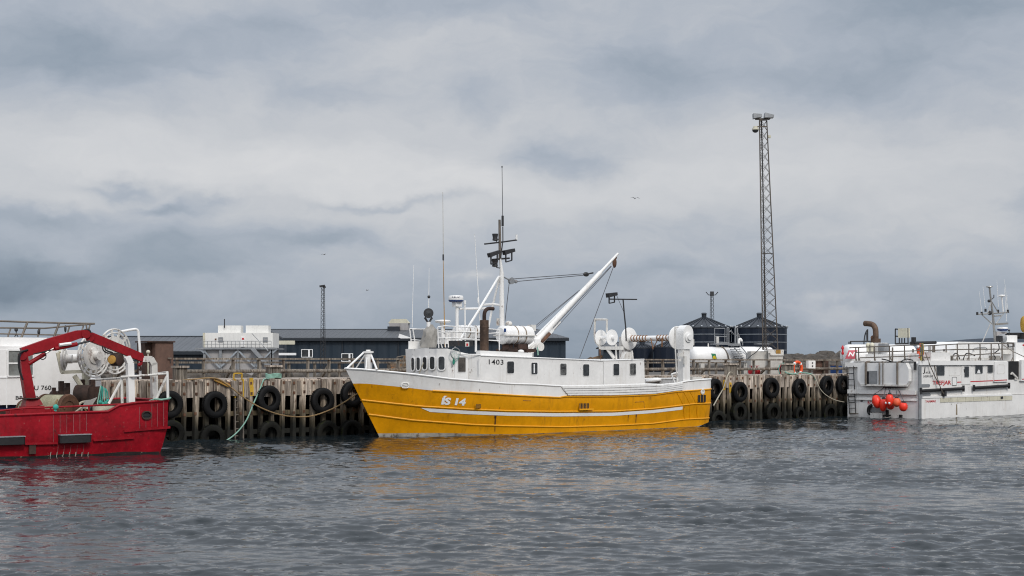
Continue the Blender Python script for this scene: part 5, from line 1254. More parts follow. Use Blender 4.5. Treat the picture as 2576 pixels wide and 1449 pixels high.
# long dark warehouse
def warehouse(name, lab, xa, xb, ye, xra, xrb, yr, Yd, dep, lean, wins, extra=0):
    a = at(xa, ye, Yd); b = at(xb, ye, Yd); t = thing(name, lab, 'warehouse', (a.x, Yd, GZ)); O = Vector((a.x, Yd, GZ))
    Wd = b.x - a.x; he = a.z - GZ; dv = Vector((lean * dep, dep, 0))
    rd = Vector((lean * dep / 2, dep / 2, 0)); Yr = Yd + dep / 2
    ra = at(xra, yr, Yr); rb = at(xrb, yr, Yr); hr = ra.z - GZ
    RA = Vector((ra.x - a.x, dep / 2, hr)); RBv = Vector((rb.x - a.x, dep / 2, hr))
    z = Vector((0, 0, 1)); A0, B0 = Vector((0, 0, 0)), Vector((Wd, 0, 0)); A1, B1 = A0 + dv, B0 + dv
    m = MB(); m.add([A0, B0, B0 + z * he, A0 + z * he], [(0, 1, 2, 3)]); m.add([A0, A1, A1 + z * he, RA, A0 + z * he], [(0, 1, 2, 3, 4)]); m.add([B0, B1, B1 + z * he, RBv, B0 + z * he], [(0, 1, 2, 3, 4)]); m.add([A1, B1, B1 + z * he, A1 + z * he], [(0, 1, 2, 3)])
    wl = m.build('wall', M['clad'], t)
    ov = .25; e = Vector((0, -ov, he - .02)); up = Vector((0, 0, .12))
    m = MB(); P = [A0 + e - Vector((ov, 0, 0)), B0 + e + Vector((ov, 0, 0)), RBv + Vector((ov * .5, 0, .05)), RA + Vector((-ov * .5, 0, .05))]; Q = [p + up for p in P]
    m.add(P + Q, [(0, 1, 2, 3), (4, 5, 6, 7), (0, 1, 5, 4), (1, 2, 6, 5), (2, 3, 7, 6), (3, 0, 4, 7)])
    P = [RA + Vector((-ov * .5, 0, .05)), RBv + Vector((ov * .5, 0, .05)), B1 + z * he + Vector((ov, ov, 0)), A1 + z * he + Vector((-ov, ov, 0))]; Q = [p + up for p in P]
    m.add(P + Q, [(0, 1, 2, 3), (4, 5, 6, 7), (1, 2, 6, 5), (2, 3, 7, 6), (3, 0, 4, 7)]); rf = m.build('roof', M['roof'] if Yd > 100 else M['roof_far'], t)
    m = MB(); m.beam(A0 + e + Vector((-ov, -.06, -.03)), B0 + e + Vector((ov, -.06, -.03)), .14, .2); m.build('gutter', M['trim_dark'], t)
    m = MB(); m.beam(RA + Vector((0, 0, .16)), RBv + Vector((0, 0, .16)), .35, .08); m.build('ridge_cap', M['trim_dark'], rf)
    for x in [i * Wd / 5 for i in range(1, 5)]: 
        m = MB(); m.box((x, -.03, he / 2), (.08, .05, he)); m.build('downpipe', M['trim_dark'], t)
    for (c, x0, y0, x1, y1, split) in wins:
        p, q = at(*cv(c, x0, y1), Yd) - O, at(*cv(c, x1, y0), Yd) - O; W_, H_2 = q.x - p.x, q.z - p.z
        g = windowpane(t, ((p.x + q.x) / 2, -.012, (p.z + q.z) / 2), (1, 0, 0), W_, H_2, .02, M['glass'], .05, .05, 0, M['white_plain'])
        if split:
            mm = MB(); mm.box((lerp(p.x, q.x, split), -.05, (p.z + q.z) / 2), (.14, .06, H_2)); mm.build('mullion', M['white_plain'], g)
    return t, O
wh1, O1 = warehouse('warehouse', 'long low dark blue warehouse with grey roof behind the wheelhouse of the yellow boat', 721, 1423, 853, 677, 1352, 833.5, 112, 16, -.42,
    [('B', 1405, 378, 1508, 448, .7), ('B', 1808, 420, 1912, 490, .72), ('C', -200, 0, -198, 2, 0)][:2])
m = MB(); p = at(1005, 830, 120) - O1; m.box((p.x, p.y, p.z), (1.6, 1.6, 1.1)); vt = m.build('roof_vent', M['greywall'], wh1)
m = MB(); o4 = [(-.9, 0), (.9, 0), (.6, .35), (-.6, .35)]; m.prism(o4, (p.x, p.y + .8, p.z + .55), (1, 0, 0), (0, 0, 1), 1.6); m.build('vent_cap', M['cream'], vt)
m = MB(); p = at(1000, 826, 119) - O1; m.box((p.x - .3, p.y, p.z - .2), (1.0, 1, .7)); m.build('roof_vent', M['trim_dark'], wh1)
m = MB(); q0, q1 = at(*cv('D', 0, 890), 111.7) - O1, at(*cv('D', 150, 940), 111.7) - O1; m.beam(q0, q1, .1, .3); m.build('pipe_run', M['white_plain'], wh1); m = MB(); q = at(*cv('B', 1180, 305), 111) - O1; m.box((q.x, q.y, q.z), (2.4, .2, .3)); m.build('pipe_run', M['cream'], wh1); m = MB(); m.box((q.x + .2, q.y, q.z - .9), (2.2, .2, .18)); m.build('pipe_run', M['white_plain'], wh1)
warehouse('warehouse', 'dark warehouse with a ribbed grey roof behind the red boat and brown shed', 250, 521, 886.5, 262, 521, 852, 96, 11, .05, [('B', 150, 430, 155, 432, 0)][:0])
warehouse('warehouse', 'small dark building behind the net drum at the yellow boat stern', 1518, 1648, 876, 1530, 1640, 865, 150, 9, .0, [])
# white container plant on a steel frame
Yc = 90.0
k0 = at(511, 874, Yc); ct = thing('container_building', 'white container building with two roof boxes standing on a braced grey steel frame', 'building', (k0.x, Yc, GZ)); Oc = Vector((k0.x, Yc, GZ))
c3 = lambda x, y, d=0: at(*cv('B', x, y), Yc + d) - Oc
def bx(name, x0, y0, x1, y1, d0, d1, mat, parent=ct):
    a, b = c3(x0, y1), c3(x1, y0); m = MB(); m.box2((a.x, d0, a.z), (b.x, d1, b.z)); return m.build(name, mat, parent)
body = bx('container', 415, 207, 1112, 355, 0, 2.4, M['container'])
bx('roof_box', 550, 132, 778, 206.5, .4, 1.3, M['container']); bx('roof_box', 830, 132, 1058, 206.5, .4, 1.3, M['container'])
bx('end_frame', 413, 207, 432, 355, -.06, .0, M['cream'], body)
bx('door', 795, 250, 832, 350, -.05, -.005, M['white_clean'], body)
m = MB(); q = c3(815, 268); m.prism([(-.08, -.05), (.08, -.05), (.05, .06), (-.05, .06)], (q.x, -.055, q.z), (1, 0, 0), (0, 0, 1), .01); m.build('warning_mark', M['redpaint'], body)
for x in (568, 1016):
    g = bx('sign_panel', x, 252, x + 46, 300, -.04, -.004, M['greymetal'], body); m = MB(); a = c3(x + 8, 280); b = c3(x + 38, 272); m.box2((a.x, -.05, a.z), (b.x, -.041, b.z)); m.build('sign_bar', M['greywall'], g)
m = MB(); q = c3(540, 272); m.box((q.x, -.02, q.z), (.1, .04, .1)); m.build('junction_box', M['rust'], body)
m = MB(); m.tube([c3(628, 160, .3), c3(628, 68, .3)], .035, 6); m.build('stub_antenna', M['darkmetal'], ct)
bx('beam', 350, 360, 1165, 374, -.5, 2.5, M['greymetal'])
for x in (440, 600, 775, 950, 1117, 1105):
    a, b = c3(x, 372), c3(x, 575); m = MB(); m.beam((a.x, -.3, 0), (a.x, -.3, a.z), .16, .16); m.build('column', M['greymetal'], ct)
for (xa, ya, xb, yb) in ((445, 395, 600, 560), (610, 545, 765, 395), (790, 395, 945, 550), (960, 545, 1105, 395), (1165, 372, 1120, 415), (395, 375, 440, 410)):
    a, b = c3(xa, ya), c3(xb, yb); m = MB(); m.beam((a.x, -.42, a.z), (b.x, -.42, b.z), .09, .09); m.build('brace', M['silo_band'], ct)
m = MB(); a, b = c3(930, 365), c3(1090, 540); m.beam((a.x, -.7, a.z), (b.x, -.7, b.z), .5, .2); st_ = m.build('stair', M['greymetal'], ct)
m = MB(); m.tube([(a.x, -.9, a.z + .95), (b.x, -.9, b.z + .95)], .03, 6); m.build('stair_rail', M['greymetal'], st_)
m = MB()
for yy in (292, 322): m.tube([(c3(435, yy).x, -.5, c3(435, yy).z), (c3(1110, yy).x, -.5, c3(1110, yy).z)], .02, 5)
for i in range(18): x = lerp(435, 1110, i / 17); m.tube([(c3(x, 292).x, -.5, c3(x, 292).z), (c3(x, 358).x, -.5, c3(x, 358).z)], .016, 5)
m.build('guard_rail', M['greymetal'], ct)
a, b = c3(440, 560), c3(1112, 376); m = MB(); m.box2((a.x, -.2, 0), (b.x, 2.3, b.z - .02)); m.build('base_wall', M['greywall'], ct)
# silos
def silo(xa, xb, ye, ya, Yd, lab, small=False):
    a, b, c = at(xa, ye, Yd), at(xb, ye, Yd), at((xa + xb) / 2, ya, Yd); r = (b.x - a.x) / 2; cx = (a.x + b.x) / 2; h = a.z - GZ
    t = thing('silo', lab, 'silo', (cx, Yd + r, GZ)); m = MB(); m.lathe([(r, 0), (r, h)], (0, 0, 0), (0, 0, 1), 48); m.build('shell', M['silo'], t)
    m = MB(); hc_ = c.z - a.z; m.lathe([(r * 1.02, h - .1), (r * 1.02, h), (.25, h + hc_ * 1.0), (0, h + hc_ * 1.0)], (0, 0, 0), (0, 0, 1), 24, False, False)
    rf = m.build('roof', M['silo_roof'], t)
    m = MB()
    for i in range(24):
        an = 2 * PI * i / 24; d = Vector((math.cos(an), math.sin(an), 0)); m.beam(d * r * 1.02 + Vector((0, 0, h + .02)), d * .3 + Vector((0, 0, h + hc_ + .02)), .07, .06)
    m.build('roof_rib', M['silo_roof'], rf)
    m = MB(); m.cyl((0, 0, h + hc_ - .02), (0, 0, h + hc_ + .35), .25, 10); m.lathe([(.35, h + hc_ + .35), (.2, h + hc_ + .5), (0, h + hc_ + .5)], (0, 0, 0), (0, 0, 1), 10); m.build('vent', M['trim_dark'], rf)
    if not small:
        for f in (.12, .3, .48, .66, .84):
            m = MB(); m.lathe([(r + .03, h * f - .03), (r + .05, h * f), (r + .03, h * f + .03)], (0, 0, 0), (0, 0, 1), 48, False); m.build('hoop', M['silo_band'], t)
        m = MB()
        for i in range(20): an = 2 * PI * i / 20 + .1; m.ball((r * 1.03 * math.cos(an), r * 1.03 * math.sin(an), h + .12), .09, 6, 4)
        m.build('roof_bolts', M['silo_band'], rf)
    return t
silo(1711, 1850, 823, 797, 140, 'dark ringed silo with a cone roof, left one behind the white tanks')
silo(1852, 1992, 823, 797, 139, 'dark ringed silo with a cone roof, behind the tall lattice tower')
silo(1590, 1646, 874, 865, 128, 'small dark round tank behind the net drum', True); silo(1650, 1735, 872, 858, 126, 'low dark tank with ribbed cone roof left of the drum pillar', True)
# white fuel tanks
def htank(x0, x1, yt, yb, Yd, deg, lab, dome=.35):
    px0, px1 = x0, x1; F = Fr((0, Yd), deg); 
    a, b = at(x0, (yt + yb) / 2, Yd), None; F = Fr((a.x, a.y), deg); e = F.hit(x1, (yt + yb) / 2, 0); L = e.x; r = (at(0, yt, Yd).z - at(0, yb, Yd).z) / 2
    t = frame_thing('fuel_tank', lab, 'tank', F); m = MB(); prof = [(0, 0), (r * .5, .03), (r * .8, .12), (r * .95, .25), (r, .42), (r, L - .42), (r * .95, L - .25), (r * .8, L - .12), (r * .5, L - .03), (0, L)]
    m.lathe(prof, (0, 0, a.z), (1, 0, 0), 36, False); sh = m.build('shell', M['white_clean'], t)
    for f in (.18, .8):
        m = MB(); m.box2((L * f - .15, -r * .8, GZ - .3), (L * f + .15, r * .8, a.z - r * .55)); m.build('saddle', M['concrete'], t)
    return t, F, a.z, r, L
t1, F1, z1, r1, L1 = htank(1733, 1868, 872, 925, 97, 20, 'white fuel tank with a green and yellow sign, behind the wharf fence')
t2, F2_, z2, r2_, L2 = htank(1850, 1945, 872, 925, 98, 16, 'white fuel tank with pipes on top, right one behind the lattice tower base')
def wrap_on(F, zc, r, c, x, y, off=.012):
    p = F.hit(*cv(c, x, y), -r * .8)
    for _ in range(6):
        dz = max(-r, min(r, p.z - zc)); p = F.hit(*cv(c, x, y), -math.sqrt(max(0, r * r - dz * dz)))
    return Vector((p.x, p.y - off, p.z))
def patch_on(name, F, zc, r, parent, mat, c, quad, off, n=8):
    A, B, C_, D_ = [Vector(q + (0,)) for q in quad]; m = MB(); rows = []
    for i in range(n + 1):
        l, rr = A.lerp(D_, i / n), B.lerp(C_, i / n); rows.append([wrap_on(F, zc, r, c, *(l.lerp(rr, j / 4)).xy, off) for j in range(5)])
    m.grid(rows); return m.build(name, mat, parent)
sg_ = patch_on('sign', F1, z1, r1, t1, M['green'], 'I', [(447, 676), (490, 680), (502, 732), (462, 730)], .012)
patch_on('sign_leaf', F1, z1, r1, sg_, M['yellowsign'], 'I', [(462, 705), (482, 696), (500, 730), (462, 728)], .024)
i_ = lambda x, y, yl=0: F1.hc('I', x, y, yl)
m = MB()
for pts in ([(480, 435), (480, 580)], [(480, 435), (580, 437), (578, 590)], [(600, 430), (600, 590)], [(618, 430), (618, 590)], [(480, 512), (600, 515)], [(618, 575), (500, 578)], [(600, 430), (618, 430)]): m.tube([i_(*q) for q in pts], .035, 6)
m.box2(i_(490, 592, -.4), i_(680, 582, .4)); m.build('platform', M['greymetal'], t1)
m = MB()
for d in (-.3, .3): m.tube([i_(690, 600, -r1 + d * 0 - .2) + Vector((d, 0, 0)), i_(755, 680, -r1 - .3) + Vector((d, 0, 0)), i_(757, 775, -r1 - .3) + Vector((d, 0, 0))], .04, 6)
for k in range(9):
    q = i_(lerp(660, 735, k / 8), lerp(600, 755, k / 8), -r1 - .25); m.box(q, (.7, .2, .05))
m.build('stairs', M['greymetal'], t1)
for x0, y0, y1 in ((507, 515, 610), (420, 580, 612)):
    m = MB(); m.tube([i_(x0, y1), i_(x0, y0)], .12 if x0 == 507 else .05, 8); m.build('vent_pipe', M['white_old'], t1)
m = MB(); m.tube(smooth_path([i_(545, 605, -.2), i_(580, 640, -r1 * .7), i_(608, 690, -r1 - .03), i_(618, 735, -r1 - .05)], 4), .05, 6); m.build('fill_pipe', M['rail_brown'], t1)
m = MB(); j_ = lambda x, y, yl=0: F2_.hc('I', x, y, yl); m.tube(smooth_path([j_(715, 600), j_(712, 560), j_(722, 540), j_(735, 545), j_(738, 560)], 4), .1, 8); m.build('vent_pipe', M['white_clean'], t2)
m = MB(); m.tube(smooth_path([j_(625, 470), j_(640, 460), j_(665, 490), j_(740, 540), j_(752, 600)], 4), .03, 6); m.build('hose', M['greymetal'], t2); m = MB(); m.tube([j_(680, 430), j_(680, 590)], .06, 6); m.tube([j_(700, 430), j_(700, 590)], .05, 6); m.tube([j_(680, 430), j_(705, 415)], .05, 6); m.build('ladder_frame', M['greymetal'], t2); m = MB(); m.tube([j_(705, 480), j_(730, 550)], .05, 6); m.build('handrail', M['greymetal'], t2); m = MB(); m.box2(j_(895, 580, -.3), j_(980, 590, .3)); m.build('hatch', M['greymetal'], t2)
# long round tank with the red sign at right
t3, F3, z3, r3, L3 = htank(2121, 2300, 866, 930, 99, 14, 'long round white tank with a red sign, behind the right hand boat')
patch_on('sign', F3, z3, r3, t3, M['redfaded'], 'J', [(192, 455), (300, 452), (275, 556), (150, 556)], .012)
sg3 = [o for o in t3.children if o.name.startswith('sign')][0]
def n1(x, y): return wrap_on(F3, z3, r3, 'J', 185 + x * 100 + (y * 12), 528 - y * 52, .028)
lettering('lettering', 'N1', M['white_plain'], sg3, n1, 1.05, 1.0, offset=.03, shear=.1)
m = MB(); q = lambda x, y, yl=0: F3.hc('J', x, y, yl)
m.tube([q(218, 385), q(218, 350), q(480, 348)], .06, 6); m.tube([q(198, 390), q(198, 352)], .04, 6); m.tube([q(420, 350), q(480, 352)], .05, 6); m.build('top_rail', M['darkmetal'], t3)
m = MB(); m.tube([q(420, 205), q(420, 350)], .05, 6); m.tube(smooth_path([q(420, 205), q(395, 250), q(380, 330), q(372, 480)], 4), .04, 6); m.tube([q(405, 240), q(402, 350)], .03, 6); m.build('hose_davit', M['darkmetal'], t3)
# lattice towers
def lattice(name, lab, F, base_pts, top_pts, nbay, rl, rb, mat, cat='mast'):
    t = frame_thing(name, lab, cat, F); k = len(base_pts)
    for i in range(k):
        m = MB(); m.tube([base_pts[i], top_pts[i]], rl, 6); m.build('mast_leg', M[mat], t)
    m = MB()
    for i in range(k):
        j = (i + 1) % k; A, B, C_, D_ = (Vector(x) for x in (base_pts[i], base_pts[j], top_pts[j], top_pts[i]))
        for b in range(nbay):
            t0, t1_ = b / nbay, (b + 1) / nbay
            m.tube([A.lerp(D_, t0), B.lerp(C_, t1_)], rb, 4); m.tube([B.lerp(C_, t0), A.lerp(D_, t1_)], rb, 4)
        for tt_ in (0, .42, 1): m.tube([A.lerp(D_, tt_), B.lerp(C_, tt_)], rb * 1.5, 4)
    m.build('lattice', M[mat], t); return t
TW = Fr((at(1941, 900, 92).x, 92.0), 0); tq = lambda c, x, y, yl=0: TW.hit(*cv(c, x, y), yl)
bz = tq('I', 0, 640).z
bA, bB, bC = tq('I', 945, 640), tq('I', 1090, 640), tq('I', 978, 640, 1.0)
tA, tB, tC = tq('K', 272, 78), tq('K', 326, 78), tq('K', 288, 78, .5)
tower = lattice('lattice_tower', 'tall rusty lattice tower with two floodlights on top, standing on a pale block', TW, [bA, bB, bC], [tA, tB, tC], 22, .04, .013, 'tower', 'light tower')
tk = lambda x, y, yl=0: tq('K', x, y, yl)
m = MB(); m.beam(tk(240, 68, .2), tk(345, 68, .2), .1, .1); m.beam(tk(272, 78), tk(330, 62), .1, .1); m.build('head_bar', M['rail_brown'], tower)
for x0, x1, y0, y1 in ((225, 288, 48, 44), (308, 375, 42, 50)):
    m = MB(); m.beam(tk(x0, y0, -.2), tk(x1, y1, -.2), .5, .32, .4, .18); f = m.build('floodlight', M['greymetal'], tower)
    m = MB(); m.tube(smooth_path([tk(x0 + 10, 58, -.2), tk((x0 + x1) / 2, 72, 0), tk(x1 - 20, 58, -.2)], 3), .03, 5); m.build('bracket', M['rail_brown'], f)
m = MB(); m.tube([tk(330, 123), tk(238, 124)], .04, 6); m.build('camera_arm', M['rail_brown'], tower)
m = MB(); m.lathe([(0, .2), (.12, .18), (.22, 0), (.22, -.05)], tk(242, 142), (0, 0, 1), 16); cm_ = m.build('dome_camera', M['cream'], tower)
m = MB(); m.lathe([(.21, -.05), (.19, -.14), (.1, -.22), (0, -.24)], tk(242, 142), (0, 0, 1), 16); m.build('dome', M['glass'], cm_)
m = MB(); q = tk(345, 198); m.box(q, (.16, .2, .16)); m.tube([q, tk(330, 195)], .03, 5); m.build('camera', M['cream'], tower)
m = MB(); m.tube([tk(284, 80, .3), tk(293, 350, .3), tk(305, 900, .3), tq('I', 960, 500, .3), tq('I', 955, 640, .3)], .03, 5); m.build('cable', M['darkmetal'], tower)
# the block it stands on
cq = lambda x, y, yl=0: TW.hc('I', x, y, yl)
blk = frame_thing('tower_base', 'pale box shaped plinth under the lattice tower with rust stains', 'plinth', TW)
a, b = cq(1000, 880, -.2), cq(1140, 645, -.2); m = MB(); m.cbox(((a.x + b.x) / 2, .6, (DK - .3 + b.z) / 2), (b.x - a.x, 1.6, b.z - DK + .3), .03); m.build('block', M['concrete'], blk)
m = MB(); zz = cq(1000, 675, -.2).z; m.box2((a.x + .1, -.3, zz - .14), (b.x + .02, -.2, zz)); m.box2((a.x - .02, -.26, b.z - .2), (b.x + .04, -.2, b.z + .03)); m.build('lid_edge', M['white_old'], blk)
a2, b2 = cq(830, 880, .1), cq(985, 655, .1); m = MB(); m.cbox(((a2.x + a.x) / 2 - .01, .85, (DK - .3 + b2.z) / 2), (a.x - a2.x - .02, 1.4, b2.z - DK + .3), .03); m.build('block', M['concrete'], blk)
m = MB(); q = cq(1095, 660, -.31); m.box((q.x, -.31, q.z), (.3, .01, .25)); m.build('rust_patch', M['rope_ochre'], blk)
m = MB(); m.tube(smooth_path([cq(925, 615, -.3), cq(880, 665, -.3), cq(830, 700, -.3), cq(790, 740, -.3)], 3), .03, 5); m.build('cable', M['darkmetal'], blk)
# thin masts
def thin(px, yt, yb, Yd, hw, hwt, lab, nb, rl):
    F = Fr((at(px, 913, Yd).x, Yd), 0); zt, zb = at(px, yt, Yd).z, GZ; sc_ = Yd / FPX
    B = [Vector((-hw * sc_, 0, zb)), Vector((hw * sc_, 0, zb)), Vector((0, 1.6 * hw * sc_, zb))]; T_ = [Vector((-hwt * sc_, 0, zt)), Vector((hwt * sc_, 0, zt)), Vector((0, 1.6 * hwt * sc_, zt))]
    t = lattice('lattice_mast', lab, F, B, T_, nb, rl * .6, rl * .26, 'darkmetal')
    return t, zt
tm, zt = thin(812.5, 724, 905, 106, 6.5, 4.2, 'thin dark lattice mast in front of the long warehouse roof', 20, .032)
m = MB(); m.beam((-.25, 0, zt + .1), (.15, 0, zt + .16), .2, .14); m.box((.1, 0, zt + .05), (.2, .2, .12)); m.build('lamp_head', M['darkmetal'], tm)
tm, zt = thin(1791, 742, 805, 165, 6.5, 4, 'faint lattice mast far behind the left silo', 20, .04)
m = MB(); m.box((0, 0, zt + .15), (.4, .4, .5)); m.tube([(-.7, 0, zt + .35), (-.4, 0, zt), (.4, 0, zt), (.7, 0, zt + .35)], .05, 5); m.build('lamp_head', M['darkmetal'], tm)
# steel rack beside the wheelhouse
RK = Fr((at(1035, 913, 74).x, 74.0), 0); rk = frame_thing('steel_rack', 'open brown pipe rack standing on the wharf in front of the yellow wheelhouse', 'rack', RK)
k_ = lambda x, y, yl=0: RK.hc('C', x, y, yl)
for pts in ([(780, 225), (760, 420)], [(870, 200), (860, 450)], [(940, 225), (965, 460)], [(780, 225), (870, 205), (985, 200)], [(765, 385), (960, 350)], [(925, 230), (985, 232)], [(985, 200), (1000, 450)]):
    m = MB(); m.tube([k_(*q) for q in pts], .035, 6); m.build('bar', M['rail_brown'], rk)
# ================================================================== white boat at the right
VB = Fr((23.13, 80.9), 41.0)
vb = frame_thing('longline_boat', 'white fishing boat with a boxy stern, red stripe and roof railings at the right edge', 'fishing boat', VB)
BW = 4.85
J = lambda x, y, yl=0: VB.hc('J', x, y, yl)
JT = lambda x, y, xl=0: VB.hx('J', x, y, xl)          # stern plane
XE = 17.0
zk = J(1045, 1030).z; zt = J(1000, 600).z; zt2 = J(1900, 578).z
zk = lerp(zk, J(2100, 977).z, .5)
wv_ = M['white']
m = MB(); m.grid([[(x, 0 + (.04 if z < 0 else 0), z) for x in (0, 4, 8, 12, XE)] for z in (-.5, .1, .6, zk)], False); m.grid([[(x, BW, z) for x in (0, 4, 8, 12, XE)] for z in (-.5, .6, zk)], False)
m.add([(0, 0, -.5), (0, BW, -.5), (0, BW, zk), (0, 0, zk)], [(0, 1, 2, 3)]); m.add([(0, 0, zk), (XE, 0, zk), (XE, BW, zk), (0, BW, zk)], [(0, 1, 2, 3)])
for sgn in (0, 1): m.grid([[(XE + 6.2 * t_ * (.86 if z < .3 else 1 + .06 * z), BW / 2 + (-1, 1)[sgn] * BW / 2 * (1 - t_ ** 2.2), z + .9 * t_ * (z > .3)) for t_ in (0, .2, .4, .6, .8, .92, 1)] for z in (-.5, .1, .6, zk)], True)
m.grid([[(XE + 6.2 * t_ * (1 + .06 * zk), BW / 2 + q_ * BW / 2 * (1 - t_ ** 2.2), zk + .9 * t_) for t_ in (0, .2, .4, .6, .8, .92, 1)] for q_ in (-1, 1)], False)
hl = m.build('hull', wv_, vb)
ZT = lambda x: lerp(zt, zt2, min(1, x / 7.0)); zc = (zt + zt2) / 2
m = MB(); out = [(.05, zk + .02), (XE, zk + .02), (XE, zc - .1), (XE - .1, zc), (.25, zc), (.05, zc - .15)]; m.prism(out, (0, BW - .05, 0), (1, 0, 0), (0, 0, 1), BW - .1); cab = m.build('cabin', wv_, vb)
a, b = J(1920, 590), J(2235, 810)
m = MB(); m.box2((-.01, .3, zc - .001), (XE, BW - .3, zc + .04)); m.build('roof', M['white_clean'], vb)
m = MB(); m.beam((-.02, .02, zk), (J(2140, 975).x, .02, zk), .12, .1); m.beam((.0, -.02, zc - .08), (J(1915, 600).x, -.02, zc - .08), .1, .26); m.build('moulding', M['white_clean'], vb)
# stern ledge
l0, l1 = JT(160, 965), JT(1000, 968); m = MB(); m.box2((-.16, .12, l0.z - .02), (0, BW - .1, l0.z + .22)); m.box2((-.08, .1, JT(500, 1045).z - .03), (0, BW - .05, JT(500, 1045).z + .03)); m.build('stern_ledge', M['white'], vb)
# corner fender strip
m = MB(); z0, z1 = J(1010, 1255).z, J(1010, 645).z; m.box2((-.06, -.05, -.1), (.22, .0, z1)); m.box2((-.1, -.08, J(1010, 1035).z), (.26, -.05, J(1010, 958).z)); m.build('corner_guard', M['greymetal'], vb)
m = MB(); p = JT(965, 640); m.box2((-.05, .15, JT(965, 690).z), (0, .3, JT(965, 590).z)); m.build('corner_guard', M['darkmetal'], vb)
# windows and openings on the side
def vwin(x0, y0, x1, y1, gm='glass', r=.06):
    a, b = J(x0, y1), J(x1, y0); return windowpane(cab, ((a.x + b.x) / 2, .046, (a.z + b.z) / 2), (1, 0, 0), b.x - a.x, b.z - a.z, r, M[gm], .03, .025, 0, M['greymetal'])
vwin(1252, 645, 1340, 752); g = vwin(1713, 635, 1796, 728, 'glass'); vwin(1862, 630, 1916, 722)
m = MB(); p = J(1750, 715, .03); m.prism([(-.2, -.1), (.16, -.1), (.05, .12), (-.05, .15), (-.18, .05)], p, (1, 0, 0), (0, 0, 1), .01); m.build('curtain', M['white_plain'], g)
a, b = J(1545, 810), J(1650, 635); m = MB(); m.box2((a.x, .02, a.z - .25), (b.x, .049, b.z)); d = m.build('door', M['white'], cab); a, b = J(1580, 772), J(1628, 652); windowpane(d, ((a.x + b.x) / 2, .018, (a.z + b.z) / 2), (1, 0, 0), b.x - a.x, b.z - a.z, .04, M['glass'], .025, .02, 0, M['greymetal'])
m = MB(); m.beam(J(1572, 680, 0), J(1578, 720, 0), .04, .04); m.build('handle', M['darkmetal'], d)
a, b = J(2092, 805), J(2230, 585); m = MB(); m.box2((a.x, .03, a.z), (b.x, .049, b.z)); op = m.build('open_doorway', M['black'], cab)
m = MB(); m.tube([J(2140, 725, 0), J(2205, 790, 0)], .08, 8); m.box(J(2140, 735, 0), (.3, .05, .1)); m.box(J(2195, 795, 0), (.35, .05, .14)); m.build('hauler', M['white_old'], op)
a, b = J(1925, 832), J(2088, 588); m = MB(); m.box2((a.x, -.06, a.z), (b.x, .04, b.z)); sd_ = m.build('sliding_door', M['white_clean'], cab)
p, q = J(1955, 738), J(2040, 625); m = MB(); m.ring(rrect(q.x - p.x, q.z - p.z, .08), rrect(q.x - p.x - .05, q.z - p.z - .05, .06), ((p.x + q.x) / 2, -.06, (p.z + q.z) / 2), (1, 0, 0), (0, 0, 1), .01); m.build('panel_seam', M['white_old'], sd_)
for (x0, y0, x1, y1) in ((1400, 640, 1535, 760), ):
    p, q = J(x0, y1), J(x1, y0); m = MB(); m.ring(rrect(q.x - p.x, q.z - p.z, .08), rrect(q.x - p.x - .04, q.z - p.z - .04, .06), ((p.x + q.x) / 2, .05, (p.z + q.z) / 2), (1, 0, 0), (0, 0, 1), .008); m.build('panel_seam', M['white_old'], cab)
p, q = J(1437, 872), J(1487, 778); m = MB(); m.box2((p.x, .03, p.z), (q.x, .052, q.z)); h = m.build('hatch', M['white_clean'], cab); m = MB(); m.ring(rrect(q.x - p.x + .04, q.z - p.z + .04, .03), rrect(q.x - p.x, q.z - p.z, .02), ((p.x + q.x) / 2, .03, (p.z + q.z) / 2), (1, 0, 0), (0, 0, 1), .01); m.build('frame', M['darkmetal'], h)
vwin(2252, 612, 2330, 710)
p, q = J(2236, 822), J(2400, 570); m = MB(); m.box2((p.x, -.12, p.z), (XE - .3, .03, q.z)); m.build('side_panel', M['white_clean'], cab)
for (x0, y0, x1, y1) in ((1055, 858, 1172, 898), (1060, 966, 1180, 1010)):
    p, q = J(x0, y1), J(x1, y0); m = MB(); m.prism([(-.5 * (q.x - p.x) + .08, -.5 * (q.z - p.z)), (.5 * (q.x - p.x) - .08, -.5 * (q.z - p.z)), (.5 * (q.x - p.x), 0), (.5 * (q.x - p.x) - .08, .5 * (q.z - p.z)), (-.5 * (q.x - p.x) + .08, .5 * (q.z - p.z)), (-.5 * (q.x - p.x), 0)], ((p.x + q.x) / 2, .045, (p.z + q.z) / 2), (1, 0, 0), (0, 0, 1), .02); m.build('louvre', M['greymetal'], cab)
for (x0, y0, x1, y1) in ((1058, 940, 1565, 912), (1690, 905, 2108, 878)):
    p, q = J(x0, y0, -.1), J(x1, y1, -.1); m = MB(); m.tube([p, q], .095, 10); f = m.build('pipe_fender', M['black'], vb)
    for e in (p, q): m = MB(); m.beam(e + Vector((0, 0, -.18)), e + Vector((0, 0, .18)), .1, .12); m.build('fender_bracket', M['darkmetal'], f)
def stripe(x0, y0, x1, y1, h, mat, name='stripe', yl=.04, par=cab):
    p, q = J(x0, y0, yl), J(x1, y1, yl); m = MB(); m.add([p - Vector((0, 0, h)), q - Vector((0, 0, h)), q, p], [(0, 1, 2, 3)]); return m.build(name, mat, par)
stripe(1490, 830, 1928, 812, .06, M['redpaint'], yl=.044); stripe(1930, 811, 2085, 803, .06, M['redpaint'], yl=-.064, par=sd_); stripe(2265, 795, 2340, 791, .06, M['redpaint'], yl=-.125)
p, q = J(1285, 1050), J(2145, 1010); n = 9
